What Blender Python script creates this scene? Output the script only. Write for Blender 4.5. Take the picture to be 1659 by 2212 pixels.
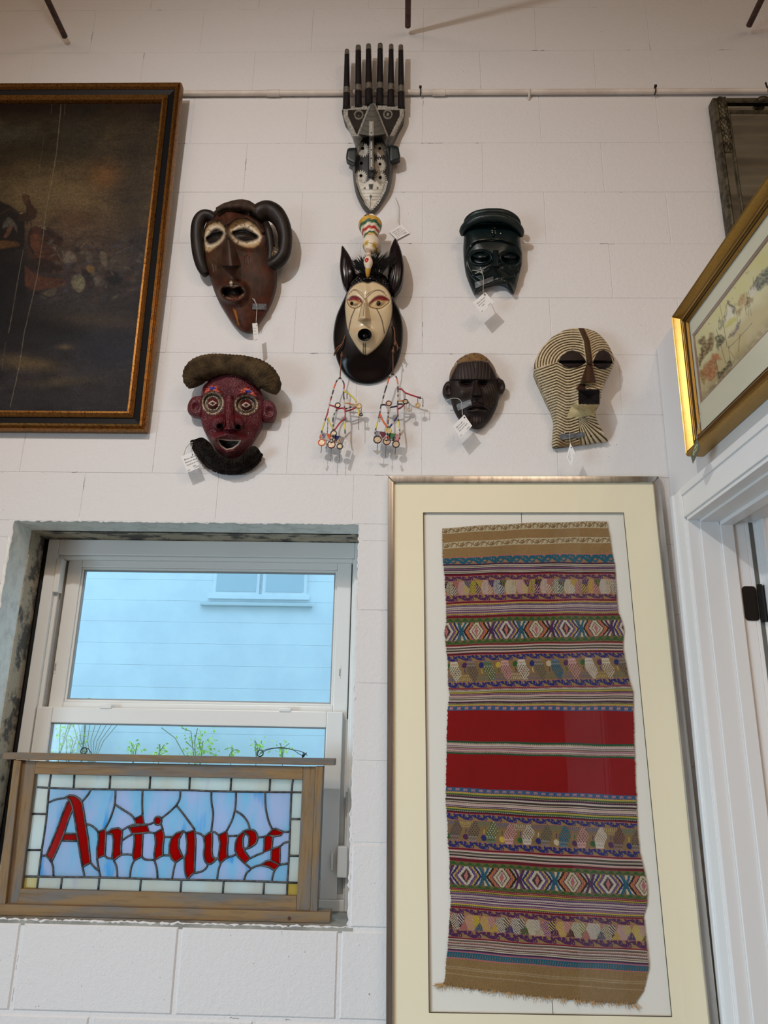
import bpy, bmesh, math, random
import numpy as np
from mathutils import Vector, Matrix, geometry

random.seed(7)
rng = np.random.default_rng(11)
scene = bpy.context.scene
COL = scene.collection
for o in list(bpy.data.objects):
    bpy.data.objects.remove(o, do_unlink=True)


def lin(c):
    """sRGB 0-255 -> linear"""
    out = []
    for v in c[:3]:
        v = v / 255.0
        out.append(v / 12.92 if v <= 0.04045 else ((v + 0.055) / 1.055) ** 2.4)
    return tuple(out)


# ---------------------------------------------------------------- camera
# metres; x right along the masonry wall, y into the wall (wall face y=0), z up from the floor
FPX = 1650.0
DIST = 2.154
EYE = Vector((0.0, -DIST, 1.6))
cam_data = bpy.data.cameras.new('camera')
cam = bpy.data.objects.new('camera', cam_data)
COL.objects.link(cam)
cam_data.sensor_fit = 'VERTICAL'
cam_data.sensor_height = 36.0
cam_data.sensor_width = 36.0
cam_data.lens = FPX / 2212.0 * 36.0
cam_data.clip_start = 0.02
RC = (Matrix.Rotation(math.radians(1.563), 3, 'Z') @ Matrix.Rotation(math.radians(90 + 16.95), 3, 'X')
      @ Matrix.Rotation(math.radians(1.065), 3, 'Z'))
cam.matrix_world = Matrix.Translation(EYE) @ RC.to_4x4()
scene.camera = cam

# ---------------------------------------------------------------- world, lights, exposure
world = bpy.data.worlds.new('world')
scene.world = world
world.use_nodes = True
bg = world.node_tree.nodes['Background']
bg.inputs['Color'].default_value = (0.36, 0.67, 0.91, 1)
bg.inputs['Strength'].default_value = 2.35

vs = scene.view_settings
vs.view_transform = 'Standard'
vs.look = 'None'
vs.gamma = 1.0
vs.exposure = 0.0
vs.use_curve_mapping = False


def aim(o, target):
    d = Vector(target) - o.location
    o.rotation_euler = d.to_track_quat('-Z', 'Y').to_euler()


def spot(name, loc, target, power, color, size=55, blend=0.6, rad=0.05):
    l = bpy.data.lights.new(name, 'SPOT')
    l.energy = power
    l.color = color
    l.spot_size = math.radians(size)
    l.spot_blend = blend
    l.shadow_soft_size = rad
    o = bpy.data.objects.new(name, l)
    COL.objects.link(o)
    o.location = loc
    aim(o, target)
    return o


def area(name, loc, target, power, color, sx, sy):
    l = bpy.data.lights.new(name, 'AREA')
    l.shape = 'RECTANGLE'
    l.size = sx
    l.size_y = sy
    l.energy = power
    l.color = color
    o = bpy.data.objects.new(name, l)
    COL.objects.link(o)
    o.location = loc
    aim(o, target)
    return o


# track spots on the ceiling rail, added cool fill at the left, added warm fill overhead
spot('track_spot_key', (-1.05, -2.35, 3.75), (-0.25, 0, 2.45), 102, (0.945, 0.98, 1.0), 104, 1.0, 0.035)
spot('track_spot_second', (1.25, -2.7, 4.1), (0.1, 0, 2.3), 13, (1.0, 0.90, 0.80), 84, 1.0, 0.05)
dl = area('side_cool_fill', (-3.4, -2.9, 0.95), (0, -0.3, 0.35), 58, (0.60, 0.83, 1.0), 2.4, 1.8)  # fill added low by the left wall, which has no window
dl.data.spread = math.radians(85)
area('ceiling_warm_fill', (-1.6, -4.2, 4.6), (-1.4, -3.4, 0), 62, (1.0, 0.72, 0.50), 2.4, 1.2)  # unseen pair of overhead area lights, added as warm room fill
area('ceiling_warm_fill', (1.7, -4.6, 4.6), (1.5, -3.8, 0), 62, (1.0, 0.72, 0.50), 2.4, 1.2)

# ---------------------------------------------------------------- helpers: geometry from the survey of the wall
RN = np.array(RC)
CN = np.array(EYE)


def rays(u, v):
    u = np.asarray(u, float)
    v = np.asarray(v, float)
    c = np.stack([(u - 829.5) / FPX, -(v - 1106.0) / FPX, -np.ones_like(u)], -1)
    return c @ RN.T


def PW(u, v, d=0.0):
    """points that stand d metres in front of the wall face, on the sight line of a surveyed image point"""
    r = rays(u, v)
    t = (DIST - np.asarray(d, float)) / r[..., 1]
    return CN + r * t[..., None]


def P(u, v, d=0.0):
    return Vector(PW(u, v, d))


def pix(p):
    c = (np.asarray(p, float) - CN) @ RN
    return 829.5 + FPX * c[..., 0] / -c[..., 2], 1106.0 - FPX * c[..., 1] / -c[..., 2]


# ---------------------------------------------------------------- helpers: objects
ORG = {}


def thing(name, label, cat, loc, group=None):
    o = bpy.data.objects.new(name, None)
    o.empty_display_size = 0.02
    COL.objects.link(o)
    o.location = loc
    ORG[o.name] = Vector(loc)
    tag(o, label, cat, group)
    return o


def tag(o, label=None, cat=None, group=None, kind=None):
    if label: o['label'] = label
    if cat: o['category'] = cat
    if group: o['group'] = group
    if kind: o['kind'] = kind
    return o


def obj(name, verts, faces, mat, parent=None, smooth=False, col=None, org=None, uvw=None):
    """verts in world coordinates; linked as one mesh object"""
    V = np.asarray(verts, float).reshape(-1, 3)
    me = bpy.data.meshes.new(name)
    if parent is not None:
        L = ORG[parent.name]
    else:
        L = Vector(org) if org is not None else Vector(V.mean(0))
    V = V - np.array(L)
    if isinstance(faces, np.ndarray):
        n = faces.shape[1]
        me.vertices.add(len(V))
        me.vertices.foreach_set('co', V.astype(np.float32).ravel())
        me.loops.add(faces.size)
        me.loops.foreach_set('vertex_index', faces.astype(np.int32).ravel())
        me.polygons.add(len(faces))
        me.polygons.foreach_set('loop_start', np.arange(0, faces.size, n, dtype=np.int32))
        me.update(calc_edges=True)
        me.validate()
    else:
        me.from_pydata([tuple(v) for v in V], [], faces)
        me.update()
    if col is not None:
        a = me.color_attributes.new('Col', 'FLOAT_COLOR', 'POINT')
        c4 = np.ones((len(V), 4), np.float32)
        c4[:, :3] = col
        a.data.foreach_set('color', c4.ravel())
    if uvw is not None:
        a = me.attributes.new('flat', 'FLOAT_VECTOR', 'POINT')
        a.data.foreach_set('vector', np.asarray(uvw, np.float32).ravel())
    if smooth:
        me.polygons.foreach_set('use_smooth', np.ones(len(me.polygons), bool))
    if mat is not None:
        me.materials.append(mat)
    o = bpy.data.objects.new(name, me)
    COL.objects.link(o)
    if parent is not None:
        o.parent = parent
        ORG[o.name] = L
    else:
        o.location = L
        ORG[o.name] = L
    return o


def share(src, name, loc, parent):
    """a copy of a piece that shares mesh data, loc in world coordinates"""
    o = src.copy()
    o.name = name
    COL.objects.link(o)
    if parent is not None:
        o.parent = parent
        o.location = Vector(loc) - ORG[parent.name]
    else:
        o.location = loc
    return o


class MB:
    def __init__(s):
        s.v = []
        s.f = []

    def add(s, vs_, fs):
        b = len(s.v)
        s.v += [tuple(map(float, p)) for p in vs_]
        s.f += [tuple(b + i for i in f) for f in fs]
        return s

    def box(s, x0, x1, y0, y1, z0, z1):
        return s.add([(x0, y0, z0), (x1, y0, z0), (x1, y1, z0), (x0, y1, z0), (x0, y0, z1), (x1, y0, z1), (x1, y1, z1), (x0, y1, z1)],
                     [(0, 3, 2, 1), (4, 5, 6, 7), (0, 1, 5, 4), (1, 2, 6, 5), (2, 3, 7, 6), (3, 0, 4, 7)])

    def bbox(s, x0, x1, y0, y1, z0, z1, b=0.002):
        """box with bevelled edges on all sides"""
        bm = bmesh.new()
        bmesh.ops.create_cube(bm, size=1.0)
        for v in bm.verts:
            v.co = Vector(((x0 + x1) / 2 + v.co.x * (x1 - x0), (y0 + y1) / 2 + v.co.y * (y1 - y0), (z0 + z1) / 2 + v.co.z * (z1 - z0)))
        bmesh.ops.bevel(bm, geom=list(bm.edges), offset=b, segments=2, profile=0.6, affect='EDGES')
        bm.verts.index_update()
        s.add([v.co[:] for v in bm.verts], [[v.index for v in f.verts] for f in bm.faces])
        bm.free()
        return s

    def prism(s, pts, off):
        """pts: planar loop of 3-D points (front), off: vector to the back loop"""
        n = len(pts)
        pts = [Vector(p) for p in pts]
        off = Vector(off)
        nn = geometry.normal(pts) if n > 2 else Vector((0, -1, 0))
        if nn.dot(off) > 0:
            pts = pts[::-1]
        vs_ = [p[:] for p in pts] + [(p + off)[:] for p in pts]
        tri = geometry.tessellate_polygon([pts])
        fs = []
        for a, b, c in tri:
            t = (pts[b] - pts[a]).cross(pts[c] - pts[a])
            if t.dot(off) > 0:
                b, c = c, b
            fs.append((a, b, c))
            fs.append((n + a, n + c, n + b))
        for i in range(n):
            j = (i + 1) % n
            fs.append((i, n + i, n + j, j))
        return s.add(vs_, fs)

    def tube(s, pts, rad, seg=8, closed=False, cap=True):
        pts = [Vector(p) for p in pts]
        n = len(pts)
        if not hasattr(rad, '__len__'):
            rad = [rad] * n
        vs_ = []
        fs = []
        prev = None
        for i, p in enumerate(pts):
            if closed:
                t = pts[(i + 1) % n] - pts[i - 1]
            else:
                t = pts[min(i + 1, n - 1)] - pts[max(i - 1, 0)]
            if t.length < 1e-9:
                t = Vector((0, 0, 1))
            t.normalize()
            if prev is None:
                a = Vector((0, 1, 0)) if abs(t.y) < 0.9 else Vector((1, 0, 0))
                a = (a - t * a.dot(t)).normalized()
            else:
                a = prev - t * prev.dot(t)
                a = a.normalized() if a.length > 1e-6 else t.orthogonal().normalized()
            prev = a
            b = t.cross(a)
            for k in range(seg):
                an = 2 * math.pi * k / seg
                vs_.append(p + (a * math.cos(an) + b * math.sin(an)) * rad[i])
        rng_ = range(n) if closed else range(n - 1)
        for i in rng_:
            j = (i + 1) % n
            for k in range(seg):
                l = (k + 1) % seg
                fs.append((i * seg + k, i * seg + l, j * seg + l, j * seg + k))
        if cap and not closed:
            fs.append(tuple(range(seg))[::-1])
            fs.append(tuple((n - 1) * seg + k for k in range(seg)))
        return s.add(vs_, fs)

    def ball(s, c, r, seg=12, rings=8, sc=(1, 1, 1)):
        vs_ = []
        fs = []
        for i in range(rings + 1):
            th = math.pi * i / rings
            for k in range(seg):
                ph = 2 * math.pi * k / seg
                vs_.append((c[0] + r * sc[0] * math.sin(th) * math.cos(ph), c[1] + r * sc[1] * math.sin(th) * math.sin(ph), c[2] + r * sc[2] * math.cos(th)))
        for i in range(rings):
            for k in range(seg):
                l = (k + 1) % seg
                fs.append((i * seg + k, (i + 1) * seg + k, (i + 1) * seg + l, i * seg + l))
        return s.add(vs_, fs)

    def disc(s, c, r, th, normal=(0, -1, 0), seg=20):
        n = Vector(normal).normalized()
        a = n.orthogonal().normalized()
        b = n.cross(a)
        ring = [Vector(c) + (a * math.cos(2 * math.pi * k / seg) + b * math.sin(2 * math.pi * k / seg)) * r for k in range(seg)]
        return s.prism(ring, -n * th)

    def build(s, name, mat, parent=None, smooth=False, **kw):
        o = obj(name, s.v, s.f, mat, parent, smooth, **kw)
        return o


def auto_smooth(o, ang=40):
    me = o.data
    me.polygons.foreach_set('use_smooth', np.ones(len(me.polygons), bool))
    bm = bmesh.new()
    bm.from_mesh(me)
    for e in bm.edges:
        if len(e.link_faces) == 2 and e.calc_face_angle(0) > math.radians(ang):
            e.smooth = False
    bm.to_mesh(me)
    bm.free()
    return o


def spline(pts, n=8, closed=False):
    """Catmull-Rom through points (any dimension)"""
    p = np.asarray(pts, float)
    m = len(p)
    out = []
    segs = m if closed else m - 1
    for i in range(segs):
        if closed:
            a, b, c, d = p[(i - 1) % m], p[i], p[(i + 1) % m], p[(i + 2) % m]
        else:
            a, b, c, d = p[max(i - 1, 0)], p[i], p[i + 1], p[min(i + 2, m - 1)]
        for k in range(n):
            t = k / n
            out.append(0.5 * (2 * b + (c - a) * t + (2 * a - 5 * b + 4 * c - d) * t * t + (3 * b - a - 3 * c + d) * t ** 3))
    if not closed:
        out.append(p[-1])
    return np.array(out)


# ---------------------------------------------------------------- helpers: materials
def M(name, base=(200, 200, 200), rough=0.5, metal=0.0, spec=0.5, attr=False, var=None, vscale=(6, 6, 6), vdet=4,
      vlo=0.4, vhi=0.62, bump=0.0, bscale=200.0, bdet=3, bdist=0.002, bump2=None, coat=0.0, rvar=0.0, grain=None, sheen=0.0, attr_var=0.0):
    m = bpy.data.materials.new(name)
    m.use_nodes = True
    nt = m.node_tree
    N = nt.nodes
    L = nt.links
    bs = N['Principled BSDF']
    bs.inputs['Roughness'].default_value = rough
    bs.inputs['Metallic'].default_value = metal
    bs.inputs['Specular IOR Level'].default_value = spec
    bs.inputs['Coat Weight'].default_value = coat
    bs.inputs['Coat Roughness'].default_value = 0.12
    if sheen:
        bs.inputs['Sheen Weight'].default_value = sheen
    geo = N.new('ShaderNodeNewGeometry')
    pos = geo.outputs['Position']

    def noise(scale, det, rgh=0.6, vec=None):
        n = N.new('ShaderNodeTexNoise')
        n.inputs['Detail'].default_value = det
        n.inputs['Roughness'].default_value = rgh
        if hasattr(scale, '__len__'):
            mp = N.new('ShaderNodeMapping')
            mp.inputs['Scale'].default_value = scale
            L.new(vec or pos, mp.inputs['Vector'])
            L.new(mp.outputs[0], n.inputs['Vector'])
            n.inputs['Scale'].default_value = 1.0
        else:
            L.new(vec or pos, n.inputs['Vector'])
            n.inputs['Scale'].default_value = scale
        return n.outputs['Fac']

    def ramp(fac, lo, hi):
        r = N.new('ShaderNodeMapRange')
        r.inputs['From Min'].default_value = lo
        r.inputs['From Max'].default_value = hi
        L.new(fac, r.inputs['Value'])
        return r.outputs['Result']

    def mix(fac, a, b, mode='MIX'):
        x = N.new('ShaderNodeMix')
        x.data_type = 'RGBA'
        x.blend_type = mode
        for s_, val in ((x.inputs['Factor'], fac), (x.inputs[6], a), (x.inputs[7], b)):
            if isinstance(val, (int, float)):
                s_.default_value = val
            elif isinstance(val, tuple):
                s_.default_value = (*val[:3], 1)
            else:
                L.new(val, s_)
        return x.outputs[2]

    if attr:
        at = N.new('ShaderNodeAttribute')
        at.attribute_name = 'Col'
        c = at.outputs['Color']
        if attr_var:
            f = noise(vscale, vdet)
            c = mix(attr_var, c, mix(ramp(f, 0.3, 0.7), (0, 0, 0), (1, 1, 1)), 'SOFT_LIGHT')
    else:
        c = None
        if var:
            f = ramp(noise(vscale, vdet), vlo, vhi)
            c = mix(f, lin(base), lin(var))
        if grain:
            f2 = ramp(noise(grain[1], 6, 0.7), grain[2], grain[3])
            c = mix(f2, c if c is not None else lin(base), lin(grain[0]))
    if c is None:
        bs.inputs['Base Color'].default_value = (*lin(base), 1)
    else:
        L.new(c, bs.inputs['Base Color'])
    if rvar:
        L.new(ramp(noise(vscale, 4), 0.3, 0.7), N.new('ShaderNodeMath').inputs[0])
        mm = N[-1] if False else [n for n in N if n.type == 'MATH'][-1]
        mm.operation = 'MULTIPLY_ADD'
        mm.inputs[1].default_value = rvar
        mm.inputs[2].default_value = rough
        L.new(mm.outputs[0], bs.inputs['Roughness'])
    if bump:
        b = N.new('ShaderNodeBump')
        b.inputs['Strength'].default_value = bump
        b.inputs['Distance'].default_value = bdist
        L.new(noise(bscale, bdet), b.inputs['Height'])
        last = b
        if bump2:
            b2 = N.new('ShaderNodeBump')
            b2.inputs['Strength'].default_value = bump2[0]
            b2.inputs['Distance'].default_value = bump2[2]
            L.new(noise(bump2[1], 4), b2.inputs['Height'])
            L.new(b.outputs[0], b2.inputs['Normal'])
            last = b2
        L.new(last.outputs[0], bs.inputs['Normal'])
    return m


def M_pane(name, rough=0.01):
    """clear window glass"""
    m = bpy.data.materials.new(name)
    m.use_nodes = True
    nt = m.node_tree
    N = nt.nodes
    N.clear()
    out = N.new('ShaderNodeOutputMaterial')
    mx = N.new('ShaderNodeMixShader')
    tr = N.new('ShaderNodeBsdfTransparent')
    gl = N.new('ShaderNodeBsdfGlossy')
    gl.inputs['Roughness'].default_value = rough
    fr = N.new('ShaderNodeFresnel')
    fr.inputs['IOR'].default_value = 1.45
    ge = N.new('ShaderNodeNewGeometry')
    iv = N.new('ShaderNodeMath')
    iv.operation = 'SUBTRACT'
    iv.inputs[0].default_value = 1.0
    nt.links.new(ge.outputs['Backfacing'], iv.inputs[1])
    mu = N.new('ShaderNodeMath')
    mu.operation = 'MULTIPLY'
    nt.links.new(fr.outputs[0], mu.inputs[0])
    nt.links.new(iv.outputs[0], mu.inputs[1])
    nt.links.new(mu.outputs[0], mx.inputs[0])
    nt.links.new(tr.outputs[0], mx.inputs[1])
    nt.links.new(gl.outputs[0], mx.inputs[2])
    nt.links.new(mx.outputs[0], out.inputs[0])
    return m


def M_emit(name, c, s):
    m = bpy.data.materials.new(name)
    m.use_nodes = True
    b = m.node_tree.nodes['Principled BSDF']
    b.inputs['Emission Color'].default_value = (*lin(c), 1)
    b.inputs['Emission Strength'].default_value = s
    return m

# ================================================================ SETTING
ZTOP = 1.6 + DIST * 1.20717
CH = 0.2032
BW = 0.4064
OX0, OX1, OZ0, OZ1 = -1.159, -0.130, 1.155, 2.219      # window opening


def M_block():
    """white emulsion over concrete block: stipple, pits, hairline cracks that follow the mortar joints"""
    m = M('painted_block', (221, 219, 218), 0.62, spec=0.3)
    nt = m.node_tree
    N = nt.nodes
    L = nt.links
    bs = N['Principled BSDF']
    geo = N.new('ShaderNodeNewGeometry')
    sep = N.new('ShaderNodeSeparateXYZ')
    L.new(geo.outputs['Position'], sep.inputs[0])

    def math_(op, a, b=None, c=None):
        n = N.new('ShaderNodeMath')
        n.operation = op
        for i, v in enumerate((a, b, c)):
            if v is None: continue
            if isinstance(v, (int, float)):
                n.inputs[i].default_value = v
            else:
                L.new(v, n.inputs[i])
        return n.outputs[0]

    def noise(scale, det=3, r=0.6, vec=None):
        n = N.new('ShaderNodeTexNoise')
        n.inputs['Scale'].default_value = scale
        n.inputs['Detail'].default_value = det
        n.inputs['Roughness'].default_value = r
        L.new(vec or geo.outputs['Position'], n.inputs['Vector'])
        return n.outputs['Fac']

    wob = math_('MULTIPLY', math_('SUBTRACT', noise(38, 5, 0.7), 0.5), 0.016)
    row = math_('DIVIDE', math_('SUBTRACT', ZTOP + 10 * CH, sep.outputs[2]), CH)
    dz = math_('MULTIPLY', math_('SUBTRACT', math_('FRACT', math_('ADD', row, 0.5)), 0.5), CH)
    odd = math_('MODULO', math_('FLOOR', row), 2.0)
    fx = math_('FRACT', math_('ADD', math_('DIVIDE', sep.outputs[0], BW), math_('ADD', 20.37, math_('MULTIPLY', odd, 0.5))))
    dx = math_('MULTIPLY', math_('SUBTRACT', fx, 0.5), BW)
    az = math_('ABSOLUTE', math_('ADD', dz, wob))
    ax = math_('ABSOLUTE', math_('ADD', dx, wob))
    cz = math_('MULTIPLY', math_('LESS_THAN', az, 0.0006), math_('GREATER_THAN', noise(9.3, 3), 0.62))
    cx = math_('MULTIPLY', math_('LESS_THAN', ax, 0.0006), math_('GREATER_THAN', noise(8.7, 3), 0.63))
    pit = math_('MULTIPLY', math_('GREATER_THAN', noise(150, 2, 0.5), 0.745), math_('GREATER_THAN', noise(9, 3), 0.53))
    crack = math_('MINIMUM', math_('ADD', math_('ADD', cz, cx), pit), 1.0)
    mx = N.new('ShaderNodeMix')
    mx.data_type = 'RGBA'
    mx.inputs[6].default_value = (*lin((221, 218, 217)), 1)
    mx.inputs[7].default_value = (*lin((140, 126, 116)), 1)
    L.new(crack, mx.inputs[0])
    L.new(mx.outputs[2], bs.inputs['Base Color'])
    h = math_('ADD', math_('MULTIPLY', noise(260, 2), 0.35), math_('MULTIPLY', noise(70, 4, 0.65), 0.6))
    h = math_('SUBTRACT', h, math_('MULTIPLY', crack, 0.8))
    b = N.new('ShaderNodeBump')
    b.inputs['Strength'].default_value = 0.85
    b.inputs['Distance'].default_value = 0.0030
    L.new(h, b.inputs['Height'])
    L.new(b.outputs[0], bs.inputs['Normal'])
    return m


m_block = M_block()
m_plaster = M('white_plasterboard', (224, 221, 220), 0.55, spec=0.3, bump=0.15, bscale=350, bdist=0.0006)
m_trim = M('white_gloss_trim', (232, 231, 230), 0.32, spec=0.5)
m_vinyl = M('white_vinyl', (226, 226, 222), 0.35, spec=0.5)
m_vinyl_grey = M('grey_seal', (150, 152, 152), 0.5)  # mid grey for pane seals, latch slides and the track groove
m_floor = M('floor_boards', (128, 118, 108), 0.5, var=(104, 96, 88), vscale=(2, 14, 2), bump=0.1, bscale=60)
m_roof = M('galvanised_roof', (200, 194, 180), 0.4, metal=.35, var=(160, 152, 138), vscale=(1.2, 9, 1.2))
m_grey_paint = M('grey_primer', (232, 231, 222), 0.7, var=(204, 203, 194), vscale=(25, 25, 25), vlo=0.45, vhi=0.7, bump=0.5, bscale=120, bdist=0.002)
m_raw = M('raw_mortar', (180, 168, 146), 0.9, var=(92, 88, 82), vscale=(16, 20, 22), vlo=0.48, vhi=0.60, bump=1.0, bscale=160, bdist=0.006)
m_sill = M('grey_sill_mortar', (160, 158, 150), 0.85, var=(126, 125, 118), vscale=(12, 12, 12), bump=0.6, bscale=140, bdist=0.002)
m_dark = M('dark_gap', (24, 22, 21), 0.8)
m_glass = M_pane('window_glass')

# ---- masonry wall with its opening
mb = MB()
FY = 0.0014
mb.box(-3.6, OX0 - .012, FY, 0.26, 0, 5.3)
mb.box(OX1 + .012, 3.6, FY, 0.26, 0, 5.3)
mb.box(OX0 - .012, OX1 + .012, FY, 0.26, 0, OZ0 - .012)
mb.box(OX0 - .012, OX1 + .012, FY, 0.26, OZ1 + .012, 5.3)
wall_back = mb.build('wall_back', m_block, org=(0, 0.1, 0))
tag(wall_back, 'white painted concrete block wall behind the masks and the window', kind='structure')


def block_mesh(w, h, g, ch):
    x, z = w / 2 - g, h / 2 - g
    v = [(-x, .004, -z), (x, .004, -z), (x, .004, z), (-x, .004, z),
         (-x, ch * .8, -z), (x, ch * .8, -z), (x, ch * .8, z), (-x, ch * .8, z),
         (-x + ch, 0, -z + ch), (x - ch, 0, -z + ch), (x - ch, 0, z - ch), (-x + ch, 0, z - ch)]
    f = [(8, 9, 10, 11)]
    for i in range(4):
        j = (i + 1) % 4
        f += [(4 + i, 4 + j, 9 + i if i < 3 else 8, 8 + i), (i, j, 4 + j, 4 + i)]
    return v, f


blk_cache = {}


def place_block(x0, x1, z0, z1, g, ch):
    w, h = x1 - x0, z1 - z0
    if w < 0.02 or h < 0.02:
        return
    key = (round(w, 4), round(h, 4), g)
    loc = Vector(((x0 + x1) / 2, random.uniform(-0.0003, 0.0003) - (0.002 if g > .003 else 0), (z0 + z1) / 2))
    if key in blk_cache:
        share(blk_cache[key], 'block', loc, wall_back)
        return
    v, f = block_mesh(w, h, g, ch)
    o = obj('block', np.array(v) + np.array(wall_back.location), f, m_block, wall_back)
    o.location = loc - Vector(wall_back.location)
    blk_cache[key] = o


for i in range(-2, 19):
    zt = ZTOP - i * CH
    zb = zt - CH
    off = 0.13 if i % 2 == 0 else 0.63
    g, ch = (0.0006, 0.0012) if i < 14 else (0.0045, 0.004)
    for n in range(-5, 5):
        a, b = (off + n) * BW, (off + n + 1) * BW
        if b < -2.0 or a > 1.95:
            continue
        # the part of this block that is not cut away by the window
        zo0, zo1 = max(zb, OZ0), min(zt, OZ1)
        if zo1 - zo0 < 0.005 or b <= OX0 or a >= OX1:
            place_block(a, b, zb, zt, g, ch)
        else:
            z0_, z1_ = max(zb, OZ0), min(zt, OZ1)
            if zt > OZ1 + .02:
                place_block(a, b, OZ1, zt, g, ch)
            else:
                z1_ = zt
            if zb < OZ0 - .02:
                place_block(a, b, zb, OZ0, g, ch)
            else:
                z0_ = zb
            place_block(a, min(b, OX0), z0_, z1_, g, ch)
            place_block(max(a, OX1), b, z0_, z1_, g, ch)

# ---- other walls, floor, ceiling
tag(MB().box(-3.7, 3.7, -8.3, 0.26, -0.1, 0).build('floor', m_floor), 'brown shop floor', kind='structure')
tag(MB().box(-3.7, -3.5, -8.2, 0.0, 0, 5.3).build('wall_left', m_plaster), 'white side wall of the shop', kind='structure')
tag(MB().box(-3.7, 3.7, -8.3, -8.1, 0, 5.3).build('wall_front', M('warm_wall', (190, 170, 148), 0.7)), 'warm coloured wall at the far end of the shop', kind='structure')
tag(MB().box(3.5, 3.7, -8.2, 0.0, 0, 5.3).build('wall_right_far', m_plaster), 'white wall beyond the partition', kind='structure')
# corrugated roof sheet
vs_, fs = [], []
ny = 1000
for i in range(ny + 1):
    y = -8.25 + 8.5 * i / ny
    z = 5.12 + 0.016 * math.sin(y * 2 * math.pi / 0.085)
    vs_ += [(-3.7, y, z), (3.7, y, z)]
fs = [(2 * i, 2 * i + 1, 2 * i + 3, 2 * i + 2) for i in range(ny)]
tag(obj('ceiling', vs_, fs, m_roof, smooth=True), 'corrugated metal roof sheets', kind='structure')
# ---- reveals of the opening (grey primer in front, raw mortar towards the window)
ye = 0.19


def rough_strip(name, p00, p01, p10, p11, mat, amp, n=60, m=6, seed=1):
    """a strip between two edges, roughened; p0* = front edge ends, p1* = back edge ends"""
    r = np.random.default_rng(seed)
    p00, p01, p10, p11 = map(np.array, (p00, p01, p10, p11))
    nrm = np.cross(p01 - p00, p10 - p00)
    nrm = nrm / np.linalg.norm(nrm)
    V = []
    h = np.cumsum(r.normal(0, amp * .5, (n + 1, m + 1)), 0)
    h -= np.linspace(0, 1, n + 1)[:, None] * h[-1]
    h = np.clip(h, -amp, amp)
    for i in range(n + 1):
        for j in range(m + 1):
            a, b = i / n, j / m
            p = (1 - b) * ((1 - a) * p00 + a * p01) + b * ((1 - a) * p10 + a * p11)
            e = 0.0 if i in (0, n) else 1.0
            V.append(p + nrm * h[i, j] * e)
    Fc = [(i * (m + 1) + j, (i + 1) * (m + 1) + j, (i + 1) * (m + 1) + j + 1, i * (m + 1) + j + 1) for i in range(n) for j in range(m)]
    o = obj(name, V, Fc, mat, smooth=True)
    return tag(o, None, kind='structure')


def rev(name, x0, x1, z0, z1, y0, y1, mat):
    return tag(MB().box(x0, x1, y0, y1, z0, z1).build(name, mat), kind='structure')


rev('trim_1', OX0 - .012, OX0, OZ0, OZ1, 0.0005, .115, m_grey_paint)['label'] = 'grey primed left side of the window recess'
rev('trim_2', OX0 - .012, OX0 + .004, OZ0, OZ1, .115, .20, m_raw)['label'] = 'raw mortar strip on the left side of the window recess'
rev('trim_3', OX0 - .012, OX1 + .012, OZ1, OZ1 + .012, 0.0005, .115, m_grey_paint)['label'] = 'grey primed top of the window recess'
rough_strip('trim_4', (OX0, .112, OZ1 - .001), (OX1, .112, OZ1 - .001), (OX0, .20, OZ1 - .005), (OX1, .20, OZ1 - .005), m_raw, .0022, 80, 5, 3)['label'] = 'broken mortar along the top of the window recess'
rev('trim_5', OX1, OX1 + .012, OZ0, OZ1, 0.0005, .20, m_block)['label'] = 'white painted right side of the window recess'
rev('trim_6', OX0 - .012, OX1 + .012, OZ0 - .012, OZ0, 0.0005, .20, m_sill)['label'] = 'grey mortar window sill under the stained glass sign'
# ragged mortar edges where the paint stops at the recess
def ragged(name, a, b, n, amp, mat, seed):
    r = np.random.default_rng(seed)
    a, b = np.array(a), np.array(b)
    pts = [a + (b - a) * t for t in np.linspace(0, 1, n)]
    rad = np.clip(0.0028 + r.normal(0, amp, n), 0.001, 0.007)
    pts = [p + np.array([0, 0, 1]) * r.normal(0, .0012) * (abs((b - a)[0]) > .1) + np.array([1, 0, 0]) * r.normal(0, .0012) * (abs((b - a)[2]) > .1) for p in pts]
    return tag(MB().tube(pts, list(rad), 6).build(name, mat, smooth=True), kind='structure')


ragged('trim_7', (OX0, .003, OZ1), (OX1, .003, OZ1), 150, .0007, m_block, 5)['label'] = 'ragged painted edge above the window recess'
ragged('trim_8', (OX0, .003, OZ0), (OX0, .003, OZ1), 120, .0008, m_block, 6)['label'] = 'ragged painted edge left of the window recess'
ragged('trim_9', (OX0, .003, OZ0), (OX1, .003, OZ0), 150, .0008, m_block, 8)['label'] = 'ragged painted edge below the window sill'
ragged('trim_10', (OX1, .003, OZ0), (OX1, .003, OZ1), 120, .001, m_block, 9)['label'] = 'painted masonry edge right of the window'

# ---- the sash window
win = thing('window_1', 'white vinyl sash window set in the grey recess', 'window', (-.645, .2, OZ0))
win['kind'] = 'structure'
del win['category']
fx0, fx1, fz0, fz1 = -1.137, OX1 + .012, OZ0, 2.212
y0 = ye


def rail_rect(name, X0, X1, Z0, Z1, w, ya, yb, parent, mat, b=.003, wb=None, wr=None, wt=None):
    """four mitre-less members of a rectangular frame, each one a part"""
    wl = w; wr = wr or w; wt = wt or w; wb = wb or w
    for (a, c, d, e) in ((X0, X0 + wl, Z0, Z1), (X1 - wr, X1, Z0, Z1), (X0 + wl, X1 - wr, Z1 - wt, Z1), (X0 + wl, X1 - wr, Z0, Z0 + wb)):
        MB().bbox(a, c, ya, yb, d, e, b).build(name, mat, parent)


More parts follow.
